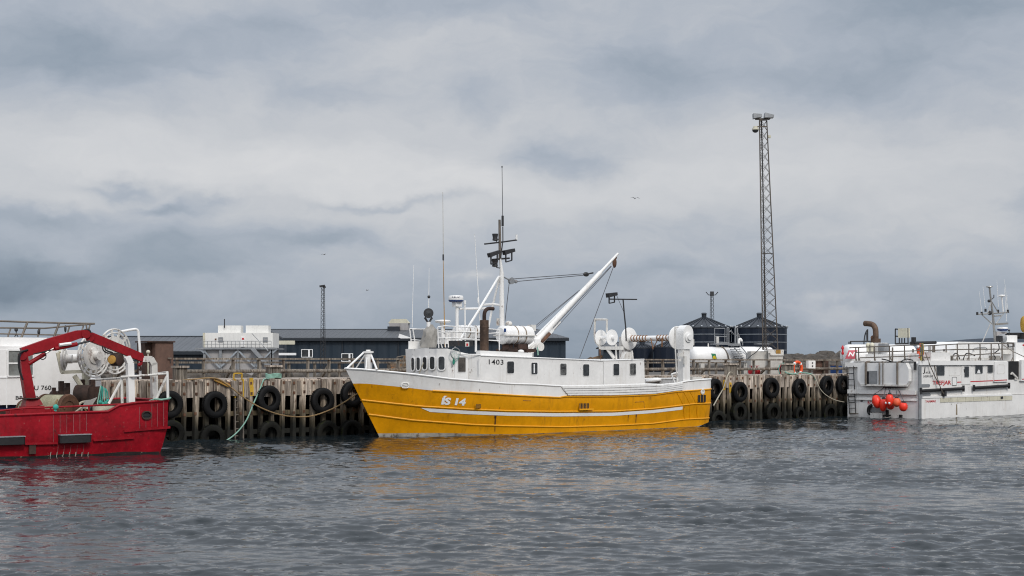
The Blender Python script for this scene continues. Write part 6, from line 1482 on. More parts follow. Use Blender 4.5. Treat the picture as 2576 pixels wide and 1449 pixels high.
for i in range(n):
    x0, x1 = lerp(p.x, q.x, i / n), lerp(p.x, q.x, (i + 1) / n) - .03; z = zk - .06; m = MB(); m.box2((x0, -.03, z - .26), (x1, .035, z)); m.build('rail_panel', M['cream'], vb)
m = MB(); p = J(1335, 975, -.1); m.box((p.x, -.1, p.z), (.2, .2, .3)); m.box((J(1330, 1055).x, .0, J(1330, 1055).z), (.18, .04, .06)); m.box((J(2015, 1005).x, -.04, zk - .15), (.25, .04, .14)); m.build('cleat', M['darkmetal'], vb)
def words(txt, x0, y0, x1, y1, mat, par=cab, yl=.034, **kw):
    p, q = J(x0, y1, yl), J(x1, y0, yl); sl = (J(x1, y1, yl).z - p.z) * 0; lettering('lettering', txt, mat, par, lambda x, y: Vector((p.x + x, yl, p.z + y)), q.x - p.x, q.z - p.z, **kw)
words('TREFJAR', 1196, 815, 1418, 882, M['redpaint'], offset=.02)
words('J', 1082, 652, 1112, 738, M['blackpaint'], offset=.0, shear=.1); words('AKOB', 1112, 708, 1168, 732, M['blackpaint'], shear=.15); words('LGEIR EHF', 1084, 752, 1205, 778, M['blackpaint'], shear=.15)
words('YANMAR', 1112, 1048, 1235, 1080, M['redpaint'], par=hl, yl=-.012, offset=.02, shear=.2)
words('6', 1416, 1090, 1424, 1104, M['blackpaint'], par=hl, yl=-.012)
words('. . - - . .', 1460, 1082, 1545, 1098, M['blackpaint'], par=hl, yl=-.012, offset=.01)
m = MB(); p, q = J(1485, 1100), J(1482, 1220); rows = [[(p.x - .05, .0, p.z), (p.x + .05, .0, p.z)], [(q.x - .09, .025, q.z), (q.x + .08, .025, q.z)]]
for s0, s1, y0, y1 in ((1479, 1490, 1100, 1225), (1042, 1050, 1130, 1250)): m.add([J(s0, y0, -.008), J(s1, y0, -.008), J(s1 + 3, y1, -.008), J(s0 - 3, y1, -.008)], [(0, 1, 2, 3)])
m.build('rust_stain', paint('brownish stain', (.33, .26, .17), .7, .3, bump=0), hl)
p, q = JT(422, 1100), JT(480, 1060); lettering('lettering', 'BO', M['redpaint'], hl, lambda x, y: Vector((-.012, p.y - x, p.z + y)), abs(q.y - p.y), q.z - p.z, offset=.012)
# stern locker with bars
T = lambda x, y, xl=-.25: JT(x, y, xl)
def tbox(name, x0, y0, x1, y1, xl, xb, mat, par=vb):
    a, b = JT(x0, y1, xl), JT(x1, y0, xl); m = MB(); m.box2((xl, a.y, a.z), (xb, b.y, b.z)); return m.build(name, mat, par)
a, b = JT(300, 878, -.3), JT(910, 605, -.3); m = MB(); k_ = .25
oo = [(a.y, a.z + .35), (a.y - .25, a.z), (b.y + .25, a.z), (b.y, a.z + .3), (b.y, b.z - .35), (b.y + .2, b.z), (a.y - .2, b.z), (a.y, b.z - .25)]
m.prism(oo, (-.3, 0, 0), (0, 1, 0), (0, 0, 1), .3); lk = m.build('stern_locker', M['white_clean'], vb)
tbox('locker_door', 435, 700, 530, 860, -.34, -.3, M['greymetal'], lk); tbox('locker_gap', 403, 705, 432, 860, -.33, -.3, M['black'], lk)
for x0, x1 in ((385, 412), (552, 566), (596, 608), (762, 785)):
    y0 = 600; a, b = JT(x0, 862, -.36), JT(x1, y0, -.36); m = MB(); m.tube(smooth_path([(-.36, (a.y + b.y) / 2, a.z), (-.36, (a.y + b.y) / 2, b.z - .15), (-.3, (a.y + b.y) / 2, b.z), (.1, (a.y + b.y) / 2, b.z + .05)], 3), abs(a.y - b.y) * .45, 6); m.build('locker_bar', M['rail_brown'], lk)
tbox('locker_edge', 340, 866, 890, 880, -.36, -.3, M['white_old'], lk)
tbox('stern_cap', 150, 600, 420, 655, -.12, .3, M['white'], vb)
# ladder
m = MB(); 
for x0, x1 in ((175, 205), (255, 278)): m.tube([JT(x0, 640, -.1), JT(x0, 730, -.12), JT(x1, 1210, -.12)], .03, 6)
ld_ = m.build('ladder', M['darkmetal'], vb)
for k in range(8): m = MB(); y = 732 + 69 * k; d = 30 * (y - 700) / 510; m.tube([JT(175 + d, y, -.12), JT(256 + d * .75, y, -.12)], .025, 6); m.build('rung', M['darkmetal'], ld_)
m = MB(); m.beam(JT(205, 1208, -.15), JT(305, 1208, -.15), .1, .05); m.build('step', M['rail_brown'], ld_)
for x, y in ((350, 1060), (938, 1058), (272, 630)): m = MB(); m.box(JT(x, y, -.01), (.04, .14, .07)); m.build('drain_port', M['black'], vb)
m = MB()
m.tube([JT(608, 895, -.12), JT(895, 890, -.12)], .05, 6); m.build('stern_fitting', M['darkmetal'], vb)
# outboard bracket under the buoys
m = MB(); m.tube(smooth_path([JT(475, 1110, -.2), JT(440, 1130, -.25), JT(428, 1170, -.25), JT(440, 1210, -.25), JT(470, 1205, -.25)], 3), .09, 8); m.build('bumper_loop', M['black'], vb)
tbox('stern_step', 452, 1205, 592, 1262, -.4, 0, M['white_old']); tbox('stern_plate', 445, 1135, 650, 1195, -.15, 0, M['greymetal']); m = MB(); m.beam(JT(590, 1238, -.3), JT(695, 1232, -.3), .08, .1); m.build('steering_gear', M['black'], vb); m = MB(); m.box(JT(655, 1210, -.2), (.12, .14, .4)); m.build('steering_gear', M['black'], vb); m = MB(); m.box(JT(815, 1245, -.1), (.15, .15, .2)); m.build('transducer', M['black'], vb)
# buoys, each a thing
def buoy(x, y, rx, ry, xl, tilt, mat, lab, dimple=False, rope_to=None):
    c = JT(x, y, xl); r = rx / 3.4495 / 1.37539 / FPX * 84; hh = ry / 3.4495 / 1.37539 / FPX * 84
    t = thing('buoy', lab, 'buoy', VB.w(c), VB.a, 'red buoys hanging at the stern of the white boat'); t.rotation_euler = (R(tilt), 0, VB.a)
    m = MB(); m.lathe([(0, -hh), (r * .35, -hh * .95), (r * .7, -hh * .75), (r * .94, -hh * .4), (r, 0), (r * .95, hh * .4), (r * .72, hh * .75), (r * .4, hh * .95), (.06, hh * 1.02)], (0, 0, 0), (0, 0, 1), 24, False); bd = m.build('body', M[mat], t)
    m = MB(); m.lathe([(.13, hh * .93), (.08, hh * 1.1), (.07, hh * 1.18), (0, hh * 1.18)], (0, 0, 0), (0, 0, 1), 12); m.build('eye', M['black'], t)
    if dimple:
        m = MB(); 
        for sx_ in (-1, 1): m.lathe([(0, 0), (.07, 0), (.05, .02), (0, .03)], (-.95 * r * .9, sx_ * .12, -hh * .45), (-1, sx_ * .2, 0), 10)
        m.build('valve', M['white_plain'], bd)
    if rope_to:
        bpy.context.view_layer.update(); e = VB.w(JT(*rope_to, -.12)); inv = t.matrix_world.inverted(); m = MB(); m.tube([Vector((0, 0, hh * 1.15)), inv @ e], .022, 5); m.build('lanyard', M['wire'], t)
    return t
buoy(530, 1068, 52, 82, -.55, -17, 'buoy', 'leftmost red buoy, egg shaped and leaning, partly covering the letters on the stern', rope_to=(608, 910))
buoy(607, 1108, 42, 78, -.6, 4, 'buoy', 'long red buoy hanging lowest but one, second from the left', rope_to=(635, 905))
buoy(682, 1050, 46, 74, -.95, 2, 'buoy_duo' if False else 'buoy', 'long bright red buoy with two pale valves, in the middle of the bunch', True, rope_to=(690, 905))
buoy(695, 1110, 46, 54, -.45, 0, 'buoy', 'red buoy mostly hidden behind the one with two pale valves', rope_to=(672, 905))
buoy(768, 1076, 48, 54, -.7, 0, 'buoy_dull', 'round orange red buoy right of the one with two pale valves', rope_to=(757, 892))
buoy(848, 1130, 48, 54, -.75, 6, 'buoy', 'rightmost round red buoy hanging lowest', rope_to=(790, 930))
# ---------------------------------------------- roof railings
V = lambda x, y, yl=.25: VB.hc('J', x, y, yl)
m = MB()
for pts in ([(1070, 405), (1500, 380), (2165, 372)], [(1070, 460), (1500, 445), (2165, 440)], [(1070, 545), (1500, 520), (2000, 490)]): m.tube([V(*q) for q in pts], .035, 6)
m.build('roof_rail', M['rail_brown'], vb)
m = MB()
for pts in ([(205, 425, .2), (900, 395, .2), (1070, 390, .2)], [(280, 480, .2), (1070, 460, .2)], [(330, 545, .2), (1070, 520, .2)]): m.tube([JT(*q) for q in pts], .035, 6)
m.build('roof_rail', M['rail_brown'], vb)
for x, yt, yb in ((1220, 400, 595), (1357, 395, 590), (1490, 385, 585), (1628, 380, 580), (1762, 378, 578), (1895, 375, 575), (2025, 372, 570), (2155, 370, 590)):
    m = MB(); m.tube([V(x, yt), V(x + 3, yb)], .04, 6); m.tube([V(x + 1, yb - 55), V(x - 22, yb - 5)], .03, 6); m.build('rail_stanchion', M['rail_brown'], vb)
for x, yt, yb in ((278, 415, 600), (312, 420, 590), (500, 405, 590), (682, 400, 575), (860, 395, 580), (1075, 385, 585)):
    m = MB(); m.tube([JT(x, yt, .2), JT(x + 3, yb, .2)], .04, 6); m.tube([JT(x + 1, yb - 60, .2), JT(x + 22, yb, .2)], .03, 6); m.build('rail_stanchion', M['rail_brown'], vb)
m = MB()
for x, d in ((1068, 0), (1078, .03), (1062, .05)): m.tube([V(x, 375, .1 + d), V(x + 6, 450, .1 + d), V(x - 4, 520, .1 + d), V(x - 12, 580, .12 + d)], .05, 6)
ys_ = m.build('rope_hank', paint('dirty yellow rope', (.36, .29, .08), .9, .3, bump=.5, bscale=20)); ys_.location = (VB.O[0], VB.O[1], 0); ys_.rotation_euler = (0, 0, VB.a); tag(ys_, 'yellow rope hank hanging over the roof rail of the right hand white boat', 'rope')
# roof clutter: deck boxes, exhaust, cabinet, life ring
def rbox(name, x0, y0, x1, y1, y_, dep, mat, par=vb, bev=.06):
    a, b = V(x0, y1, y_), V(x1, y0, y_); m = MB(); m.cbox(((a.x + b.x) / 2, y_ + dep / 2, (a.z + b.z) / 2), (b.x - a.x, dep, b.z - a.z), bev); return m.build(name, M[mat], par)
a = JT(170, 650, 1.0); 
def sbox(name, x0, y0, x1, y1, xl, dep, mat, par=vb):
    a, b = JT(x0, y1, xl), JT(x1, y0, xl); m = MB(); m.box2((xl, a.y, a.z), (xl + dep, b.y, b.z)); return m.build(name, M[mat], par)
sbox('engine_casing', 425, 365, 545, 530, 2.6, 1.0, 'white'); sbox('fan_box', 548, 372, 622, 480, 2.4, .5, 'greymetal'); sbox('casing_step', 395, 500, 900, 600, 1.2, 2.2, 'white'); sbox('casing_step', 850, 480, 1180, 595, 1.5, 2, 'white')
rbox('deck_box', 1300, 470, 1460, 575, 1.6, 1.2, 'white'); rbox('fish_tub', 1205, 480, 1310, 570, 1.2, .8, 'canvas'); rbox('plank_stack', 1240, 530, 1450, 575, .9, .5, 'fence')
a, b = V(1455, 460, 1.3), V(2010, 395, 1.3); m = MB(); m.prism([(0, -.75), (b.x - a.x, -.75), (b.x - a.x, .3), (.5, .3), (.15, .1), (0, -.2)], (a.x, 3.6, a.z + .25), (1, 0, 0), (0, 0, 1), 2.3); m.build('casing', M['white_clean'], vb)
m = MB(); m.tube(smooth_path([V(1690, 470, 1.2), V(1700, 430, 1.2), V(1830, 425, 1.2), V(1845, 465, 1.2)], 3), .03, 6); m.build('grab_rail', M['greymetal'], vb)
m = MB(); cq_ = lambda x, y: JT(x, y, 3.0)
m.tube(smooth_path([cq_(517, 360), cq_(518, 260), cq_(510, 190), cq_(480, 150), cq_(430, 138), cq_(385, 135)], 5), .17, 12); m.lathe([(.3, -.05), (.3, .2)], cq_(517, 355), (0, 0, 1), 14); ex_ = m.build('exhaust', M['exhaust'], vb)
m = MB(); q = cq_(485, 305); m.ball(q, .15, 8, 6); m.build('clamp', M['rust'], ex_)
m = MB()
for x in (425, 472): q = JT(x, 395, 2.4); m.ball(q, .14, 10, 8, (1, 1, 1.2)); m.tube([q, JT(x, 480, 2.4)], .09, 8)
m.build('air_vent', M['cream'], vb)
a, b = JT(785, 305, 2.8), JT(900, 192, 2.8); m = MB(); m.cbox((2.9, (a.y + b.y) / 2, (a.z + b.z) / 2), (.3, abs(b.y - a.y), b.z - a.z), .02); pb_ = m.build('control_cabinet', M['cream'], vb)
m = MB()
for pts in ([(752, 200), (752, 380)], [(752, 200), (785, 205)], [(900, 190), (905, 385)], [(800, 310), (800, 375)], [(830, 310), (830, 375)], [(862, 310), (862, 375)], [(755, 375), (905, 372)], [(752, 285), (785, 290)]): m.tube([JT(*q, 2.8) for q in pts], .04, 5)
m.build('cabinet_frame', M['darkmetal'], pb_)
m = MB(); m.tube([JT(930, 370, 2.0), JT(1235, 362, 2.0)], .1, 6); m.box(JT(970, 350, 2), (.2, .2, .5)); m.tube([JT(755, 378, 2.2), JT(905, 375, 2.2)], .06, 6); m.build('roof_beam', M['darkmetal'], vb)
lr = frame_thing('life_ring', 'orange life ring on the roof rail of the right hand white boat', 'life ring', VB); ringmesh(lr, JT(1052, 465, 1.1), .36, .08, (.8, -.6, 0))
# wheelhouse forward with stripe, and gear on top
a, b = J(2205, 560, .8), J(2205, 362, .8); x0 = a.x
m = MB(); m.cbox(((x0 + XE) / 2, 2.3, (zc + b.z) / 2), (XE - x0, 3.4, b.z - zc), .3); whs = m.build('wheelhouse', M['white_clean'], vb)
m = MB(); p = J(2205, 393, .59); m.box(((x0 + XE) / 2, .592, p.z), (XE - x0 - .6, .012, .1)); m.build('stripe', M['redpaint'], whs)
q0 = VB.hc('M', 1470, 890, 1.6); q1 = VB.hc('M', 1630, 775, 1.6); m = MB(); m.cbox(((q0.x + q1.x) / 2, 1.9, (q0.z + q1.z) / 2), (q1.x - q0.x, .8, q1.z - q0.z), .1); m.build('raft_box', M['white_clean'], vb)
MM = lambda x, y, yl=1.5: VB.hc('M', x, y, yl)
m = MB(); m.lathe([(.28, -.1), (.3, 0), (.28, .1), (.15, .14), (0, .14)], MM(1385, 830), (-.8, -.6, 0), 18); m.tube([MM(1370, 830), MM(1400, 900)], .06, 6); sl2 = m.build('searchlight', M['greymetal'], vb)
m = MB(); m.tube([MM(1340, 815), MM(1345, 1000), MM(1300, 1060), MM(1240, 1080)], .04, 6); m.box(MM(1340, 830), (.3, .3, .35)); m.box(MM(1340, 1020), (.3, .2, .2)); m.build('dark_bracket', M['darkmetal'], vb)
m = MB(); 
for pts in ([(1480, 890), (1490, 970), (1585, 960), (1580, 900)], [(1485, 905), (1580, 905)]): m.tube([MM(*q, .4) for q in pts], .05, 6)
m.build('step_bracket', M['darkmetal'], vb)
m = MB(); m.box2(MM(1655, 800), MM(1760, 740, 2.4)); m.box(MM(1720, 795), (.5, .4, .3)); m.build('deck_lamp_rack', M['darkmetal'], vb)
m = MB(); m.tube([MM(1505, 770), MM(1503, 690)], .03, 5); m.cyl(MM(1503, 700), MM(1503, 678), .07, 8); m.build('gps_antenna', M['darkmetal'], vb)
q = MM(1790, 590, 1.2); m = MB(); rows = []
for i in range(11):
    th = PI * i / 10; row = []
    for j in range(19):
        ph = 2 * PI * j / 18; k = .48 * (1 + .18 * mnoise.noise((math.cos(ph) * 2, math.sin(ph) * 2, th * 2))); row.append(q + Vector((k * .8 * math.sin(th) * math.cos(ph), k * .8 * math.sin(th) * math.sin(ph), k * 1.2 * math.cos(th))))
    rows.append(row)
m.grid(rows); m.tube([q, q - Vector((0, 0, 2))], .04, 6); bag = m.build('mesh_bag', M['yellow_bag']); bag.location = (VB.O[0], VB.O[1], 0); bag.rotation_euler = (0, 0, VB.a); tag(bag, 'bulging yellow mesh bag hung above the wheelhouse at the right edge', 'bag')
# mast
top = VB.hit(2489, 722, 2.3); mb = MM(1290, 900, 2.3); k2 = lambda x, y: MM(x, y, 2.3)
m = MB(); m.tube([mb - Vector((0, 0, .8)), k2(1235, 450), k2(1200, 180)], .085, 10, .055); m.tube([k2(1200, 180), top], .06, 8); ms = m.build('mast', M['steel'], vb)
m = MB(); m.tube([k2(968, 422), k2(1220, 408), k2(1498, 388)], .05, 6); m.beam(k2(1270, 590), k2(1480, 575), .1, .12); m.tube([k2(1250, 450), k2(1365, 442)], .05, 6); m.build('crosstree', M['steel'], ms)
m = MB()
for pts in ([(1055, 435), (1235, 600)], [(1415, 400), (1280, 585)], [(1205, 215), (1145, 400)], [(1210, 205), (1320, 395)], [(1210, 530), (1050, 905)]): m.tube([k2(*q) for q in pts], .035, 6)
m.build('mast_stay', M['steel'], ms)
m = MB(); q = k2(1395, 660); m.lathe([(.31, -.1), (.34, -.04), (.34, .04), (.29, .08), (0, .1)], q, (0, 0, 1), 24); rd2 = m.build('radar_dome', M['white_clean'], ms)
m = MB(); m.lathe([(.22, -.16), (.32, -.11), (.345, -.04)], q, (0, 0, 1), 24); m.build('radar_base', M['blue'], ms)
m = MB(); m.prism([(-.75, -.45), (-.75, -.0), (.5, .0), (.45, -.12), (-.1, -.2)], q + Vector((0, .1, -.2)), (1, 0, 0), (0, 0, 1), .12); m.build('radar_bracket', M['greywall'], ms)
m = MB(); q = k2(1380, 118); m.tube([q, k2(1405, 375)], .05, 6); m.lathe([(.1, -.05), (.22, 0), (.2, .08), (0, .1)], q, (0, 0, 1), 14); m.build('satellite_antenna', M['white_clean'], ms)
m = MB()
for x, y in ((972, 400), (1045, 395), (1110, 345), (1320, 360), (1482, 360)): m.cyl(k2(x, y + 35), k2(x, y - 15), .07, 8)
m.ball(k2(1180, 400), .15, 8, 6); m.ball(k2(1168, 200), .1, 8, 6); m.tube([k2(1215, 170), k2(1250, 140), k2(1250, 95)], .03, 5); m.build('lantern', M['darkmetal'], ms)
m = MB()
for xa, ya, xb, yb in ((1045, 380, 1005, 40), (1105, 300, 1065, -60), (1325, 300, 1300, -150), (1480, 340, 1425, -160), (1455, 540, 1470, 100), (1450, 380, 1425, -30)): m.tube([k2(xa, ya), k2(xb, yb)], .018, 5, .008)
m.build('whip_antenna', M['white_clean'], ms)
m = MB(); q = top; m.lathe([(.05, -.05), (.22, 0), (.2, .05), (0, .07)], q, (0, 0, 1), 12); m.build('mast_head', M['steel'], ms)
# lines hanging from the roof rail down the side
for pts in ([(1110, 480, .1), (1160, 620, -.1), (1225, 770, -.12), (1275, 860, -.15), (1300, 930, -.2), (1330, 975, -.15)], [(1210, 580, .1), (1245, 750, -.1), (1290, 900, -.25), (1325, 965, -.2)]):
    m = MB(); m.tube(smooth_path([J(*q) for q in pts], 3), .03, 6); m.build('hanging_line', M['rail_brown'], vb)
m = MB(); m.tube([MM(1400, 930, .3), MM(1560, 1040, -.2), MM(1752, 1130, -.6)], .025, 5); m.build('hanging_line', M['rail_brown'], vb)
# more roof clutter: cable runs, vents, crates, poles
rg4 = random.Random(4)
for x, y0, y1, y_, r_c in ((960, 440, 585, 1.5, .05), (1160, 395, 590, 1.1, .09), (1205, 405, 590, .9, .08), (1330, 440, 560, 1.8, .05), (1580, 410, 480, 1.4, .04), (1925, 430, 520, 1.0, .04), (715, 420, 590, .9, .05)):
    m = MB(); m.tube([V(x, y1, y_), V(x + 3, y0, y_)], r_c, 7); m.build('roof_post', M[rg4.choice(['rail_brown', 'greywall', 'darkmetal'])], vb)
for (xa, ya, xb, yb, y_) in ((1215, 585, 1300, 560, .6), (1480, 580, 1610, 555, .7), (1640, 578, 1755, 548, .9), (1800, 575, 1880, 545, .8), (1920, 572, 2010, 520, 1.0), (2030, 500, 2140, 440, 1.2)):
    rbox('deck_box', xa, yb, xb, ya, y_, .6, rg4.choice(['white_old', 'white', 'canvas', 'white_old']))
for pts in ([(1560, 575), (1590, 500), (1640, 495), (1700, 520)], [(1920, 500), (1960, 470), (1990, 440), (1985, 380)], [(590, 560), (640, 570), (700, 590)], [(1440, 520), (1470, 490), (1500, 510), (1520, 560)], [(1930, 520), (1945, 545), (1935, 570)], [(820, 590), (880, 560), (960, 575)]):
    m = MB(); m.tube(smooth_path([V(*q, .5) for q in pts], 4), .035, 5); m.build('cable', M['black'], vb)
# ================================================================== final touches: everything on deck that stands alone is labelled above
# ================================================================== water
def ocean_tile(N, L, wl_peak, wl_min, wind_deg, rms_slope, seed):
    rg_ = np.random.default_rng(seed); k1 = np.fft.fftfreq(N, d=L / N) * 2 * np.pi
    kx, ky = np.meshgrid(k1, k1, indexing='ij'); k = np.hypot(kx, ky); k[0, 0] = 1
    kp = 2 * np.pi / wl_peak; km = 2 * np.pi / wl_min
    P = np.exp(-1.25 * (kp / k) ** 2) / k ** 3.3 * np.exp(-(k / km) ** 2)
    wd = math.radians(wind_deg); cosf = (kx * math.cos(wd) + ky * math.sin(wd)) / k
    P = P * (.06 + .94 * cosf ** 4); P[0, 0] = 0
    h = np.real(np.fft.ifft2(np.sqrt(P) * (rg_.normal(size=(N, N)) + 1j * rg_.normal(size=(N, N)))))
    gx, gy = np.gradient(h, L / N); s = math.sqrt((gx ** 2 + gy ** 2).mean()); return h * rms_slope / s
def sample(h, L, X, Yv):
    N = h.shape[0]; a = (X / L * N) % N; b = (Yv / L * N) % N; i = np.floor(a).astype(int); j = np.floor(b).astype(int); fa = a - i; fb = b - j
    i %= N; j %= N; i2 = (i + 1) % N; j2 = (j + 1) % N
    return h[i, j] * (1 - fa) * (1 - fb) + h[i2, j] * fa * (1 - fb) + h[i, j2] * (1 - fa) * fb + h[i2, j2] * fa * fb
H1 = ocean_tile(512, 53.0, 1.5, .2, 80, WATER_S1, 3); H2 = ocean_tile(512, 17.3, .4, .06, 96, WATER_S2, 8)
ys = [12.0]
while ys[-1] < 97: ys.append(ys[-1] * 1.0023 + .004)
ys = np.array(ys); nx = 720; s_ = np.linspace(-1, 1, nx)
Xg = (s_[None, :] * (8 + ys[:, None] * .37)); Yg = np.repeat(ys[:, None], nx, 1)
Zg = sample(H1, 53.0, Xg, Yg) + sample(H2, 17.3, Xg + .31 * Yg, Yg)
patch = np.clip(.9 + .35 * sample(ocean_tile(256, 60.0, 16, 6, 80, .1, 21), 60.0, Xg, Yg) / .12, .45, 1.35)
Zg = Zg * patch
edge = np.minimum(1, np.minimum((1 - np.abs(s_))[None, :] * 12, np.minimum((Yg - 12) / 1.5, (97 - Yg) / 3))); Zg *= np.clip(edge, 0, 1)
ny = len(ys); co = np.stack([Xg, Yg, Zg], -1).reshape(-1, 3)
idx = np.arange(ny * nx).reshape(ny, nx)
quads = np.stack([idx[:-1, :-1], idx[:-1, 1:], idx[1:, 1:], idx[1:, :-1]], -1).reshape(-1, 4)
# outer calm sheet round the rippled part
n0 = len(co); ya, yb = ys[0], ys[-1]; wa, wb = 8 + ya * .37, 8 + yb * .37
ext = np.array([(-wa, ya, 0), (wa, ya, 0), (wb, yb, 0), (-wb, yb, 0), (-3000, -3000, 0), (3000, -3000, 0), (3000, 3000, 0), (-3000, 3000, 0)], float)
co = np.concatenate([co, ext]); q2 = np.array([(4, 5, 1, 0), (5, 6, 2, 1), (6, 7, 3, 2), (7, 4, 0, 3)]) + n0
quads = np.concatenate([quads, q2])
me = bpy.data.meshes.new('water'); me.vertices.add(len(co)); me.vertices.foreach_set('co', co.astype(np.float32).ravel())
me.loops.add(quads.size); me.loops.foreach_set('vertex_index', quads.astype(np.int32).ravel())
me.polygons.add(len(quads)); me.polygons.foreach_set('loop_start', np.arange(0, quads.size, 4, dtype=np.int32)); me.polygons.foreach_set('loop_total', np.full(len(quads), 4, dtype=np.int32))
me.polygons.foreach_set('use_smooth', np.ones(len(quads), bool)); me.update(calc_edges=True); me.validate()
wm = bpy.data.materials.new('harbour water'); wm.use_nodes = True; T = NT(wm.node_tree)
out = T.n('ShaderNodeOutputMaterial'); b = T.n('ShaderNodeBsdfPrincipled'); T.l(b.outputs[0], out.inputs[0])
b.inputs['Base Color'].default_value = (.012, .017, .02, 1); b.inputs['Roughness'].default_value = WATER_ROUGH; b.inputs['IOR'].default_value = 1.333; b.inputs['Specular IOR Level'].default_value = WATER_SPEC
pos = T.n('ShaderNodeNewGeometry').outputs['Position']
bp = T.n('ShaderNodeBump'); bp.inputs['Strength'].default_value = 1.0; bp.inputs['Distance'].default_value = WATER_BUMP
nA = T.noise(T.mapv(pos, (6, 11, 1)), 1, 3, .6, .6)
T.l(nA, bp.inputs['Height']); T.l(bp.outputs[0], b.inputs['Normal'])
me.materials.append(wm); wo = bpy.data.objects.new('water', me); COL.objects.link(wo); wo['kind'] = 'structure'
# ================================================================== sky
w = bpy.data.worlds.new('World'); sc.world = w; w.use_nodes = True; T = NT(w.node_tree)
out = T.n('ShaderNodeOutputWorld')
SUN_EL, SUN_AZ = 38.0, 155.0     # azimuth clockwise from +Y: behind the camera, to the right
gen = T.n('ShaderNodeTexCoord').outputs['Generated']
sx = T.n('ShaderNodeSeparateXYZ'); T.l(gen, sx.inputs[0]); DX, DY, DZ = sx.outputs
az = T.m('ARCTAN2', DX, DY); el = T.m('ARCSINE', DZ)
# coordinates in units of about 1000 view pixels; az, el are true directions in the sky
u = T.m('MULTIPLY', az, 3.578); v = T.m('MULTIPLY', el, 3.578)
cb = T.n('ShaderNodeCombineXYZ'); T.l(u, cb.inputs[0]); T.l(v, cb.inputs[1]); P0 = cb.outputs[0]
nz = T.n('ShaderNodeTexNoise'); nz.inputs['Scale'].default_value = 3.2; nz.inputs['Detail'].default_value = 5; nz.inputs['Roughness'].default_value = .55; T.l(T.mapv(P0, (1, 1.7, 1)), nz.inputs['Vector'])
nz2 = T.n('ShaderNodeTexNoise'); nz2.inputs['Scale'].default_value = 14; nz2.inputs['Detail'].default_value = 4; T.l(T.mapv(P0, (1, 1.5, 1)), nz2.inputs['Vector'])
wv = T.vm('ADD', T.vm('MULTIPLY', T.vm('SUBTRACT', nz.outputs[1], (.5, .5, .5)), (.3, .17, 0)), T.vm('MULTIPLY', T.vm('SUBTRACT', nz2.outputs[1], (.5, .5, .5)), (.07, .05, 0))); PW = T.vm('ADD', P0, wv)
fb = T.noise(T.mapv(PW, (1, 2.0, 1)), 2.0, 6, .58); fb2 = T.noise(T.mapv(PW, (1, 2.6, 1), (5, 2, 0)), 5.5, 5, .6)
BL = [(230, 170, 300, 85, -.15), (690, 95, 150, 60, -.09), (1400, 405, 165, 55, -.2), (1600, 190, 180, 70, -.12), (2150, 200, 300, 85, -.13), (2330, 50, 330, 60, -.13),
      (40, 710, 200, 75, -.17), (480, 640, 180, 70, -.13), (350, 478, 120, 22, -.15), (450, 524, 95, 16, -.15), (570, 497, 60, 14, -.1), (980, 515, 190, 12, -.12), (1640, 682, 130, 22, -.08), (110, 560, 190, 26, -.12),
      (850, 235, 120, 50, -.06), (820, 605, 110, 26, -.11), (1130, 30, 250, 45, -.07), (1215, 260, 60, 45, -.05), (2540, 520, 60, 50, -.07), (1500, 560, 400, 40, -.05),
      (1185, 705, 40, 18, .1), (2080, 775, 110, 35, .1), (1150, 450, 620, 100, .13), (400, 400, 300, 60, .08), (2000, 430, 260, 60, .05), (1000, 120, 200, 60, .05), (150, 640, 120, 20, .05), (2300, 620, 250, 60, .03)]
acc = None
for (x, y, rx, ry, a_) in BL:
    d = T.vm('MULTIPLY', T.vm('SUBTRACT', PW, ((x - CX) / 1000, (HY - y) / 1000, 0)), (1000 / rx, 1000 / ry, 0))
    g = T.m('MULTIPLY', T.m('EXPONENT', T.m('MULTIPLY', T.vm('DOT_PRODUCT', d, d), -.8)), a_ * 1.6)
    acc = g if acc is None else T.m('ADD', acc, g)
front = T.m('MULTIPLY', acc, T.m('GREATER_THAN', DY, 0))
elr = T.ramp(T.m('ADD', T.m('MULTIPLY', v, 1 / 1.2, clamp=True), 0), [(0, .46), (.05, .52), (.14, .615), (.24, .71), (.33, .79), (.42, .79), (.55, .755), (.76, .73), (1, .72)])
L = T.m('ADD', elr, T.m('ADD', front, T.m('ADD', T.m('MULTIPLY', T.m('SUBTRACT', fb, .5), .26), T.m('MULTIPLY', T.m('SUBTRACT', fb2, .5), .2))))
colr = T.ramp(L, [(0, (.06, .08, .105)), (.2, (.125, .165, .215)), (.35, (.215, .27, .34)), (.5, (.315, .372, .445)), (.65, (.43, .475, .545)), (.8, (.575, .595, .63)), (1, (.70, .705, .72))])
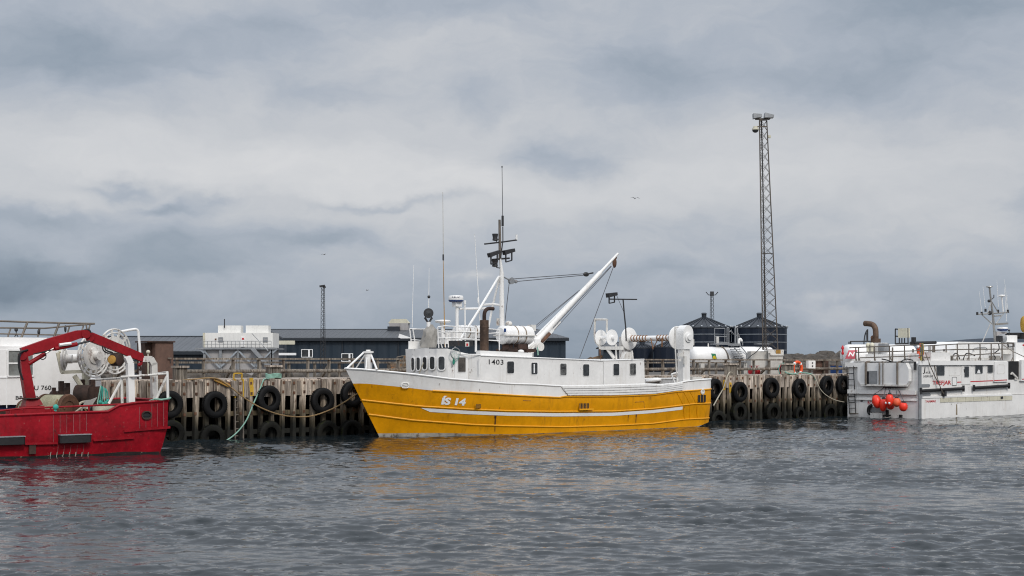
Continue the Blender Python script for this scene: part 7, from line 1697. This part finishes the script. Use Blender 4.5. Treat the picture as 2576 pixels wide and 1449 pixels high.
# brighter cloud deck overhead and round the veiled sun behind us
s1 = T.m('SMOOTHSTEP', 0, 0) if False else None
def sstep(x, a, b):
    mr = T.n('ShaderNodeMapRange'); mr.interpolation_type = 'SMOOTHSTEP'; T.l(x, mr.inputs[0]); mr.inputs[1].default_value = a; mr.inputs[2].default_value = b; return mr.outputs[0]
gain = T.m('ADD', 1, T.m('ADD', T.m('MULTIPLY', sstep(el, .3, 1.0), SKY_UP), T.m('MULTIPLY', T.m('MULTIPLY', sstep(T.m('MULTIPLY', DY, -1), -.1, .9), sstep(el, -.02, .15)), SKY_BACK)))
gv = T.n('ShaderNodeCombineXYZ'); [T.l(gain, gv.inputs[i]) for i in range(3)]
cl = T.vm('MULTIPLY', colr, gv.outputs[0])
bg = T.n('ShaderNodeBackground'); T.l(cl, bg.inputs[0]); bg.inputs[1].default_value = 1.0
st = T.n('ShaderNodeTexSky'); st.sky_type = 'NISHITA'; st.sun_disc = False; st.sun_elevation = R(SUN_EL); st.sun_rotation = R(SUN_AZ); st.air_density = 1; st.dust_density = 3
bg2 = T.n('ShaderNodeBackground'); T.l(st.outputs[0], bg2.inputs[0]); bg2.inputs[1].default_value = .06
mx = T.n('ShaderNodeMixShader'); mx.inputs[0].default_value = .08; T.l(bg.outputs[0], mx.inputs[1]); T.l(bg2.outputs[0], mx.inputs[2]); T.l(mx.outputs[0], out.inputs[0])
w.cycles.sampling_method = 'MANUAL'; w.cycles.sample_map_resolution = 512
# sun through cloud
ld = bpy.data.lights.new('sun', 'SUN'); ld.energy = SUN_E; ld.angle = R(14); ld.color = (1, .94, .86)
so = bpy.data.objects.new('sun', ld); COL.objects.link(so)
sd = Vector((math.sin(R(SUN_AZ)) * math.cos(R(SUN_EL)), math.cos(R(SUN_AZ)) * math.cos(R(SUN_EL)), math.sin(R(SUN_EL))))
so.rotation_euler = (-sd).to_track_quat('-Z', 'Y').to_euler(); so.location = (0, 0, 60)
# ================================================================== camera and view
cd = bpy.data.cameras.new('camera'); cam = bpy.data.objects.new('camera', cd); COL.objects.link(cam)
cam.location = (0, 0, EYE); cam.rotation_euler = (PI / 2, 0, 0); cd.sensor_width = 36; cd.sensor_fit = 'HORIZONTAL'; cd.lens = 36 * FPX / 2576
cd.shift_y = (HY - 724.5) / 2576; cd.clip_start = .1; cd.clip_end = 20000
sc.camera = cam
sc.view_settings.view_transform = 'Standard'; sc.view_settings.look = 'None'; sc.view_settings.exposure = EXPO; sc.view_settings.gamma = 1
sc.render.engine = 'CYCLES'; sc.cycles.max_bounces = 6; sc.cycles.diffuse_bounces = 3; sc.cycles.glossy_bounces = 3; sc.cycles.caustics_reflective = False; sc.cycles.caustics_refractive = False
sc.cycles.use_denoising = True; sc.cycles.denoiser = 'OPENIMAGEDENOISE'; sc.cycles.denoising_input_passes = 'RGB_ALBEDO_NORMAL'; sc.cycles.denoising_prefilter = 'ACCURATE'; sc.cycles.filter_width = 1.1
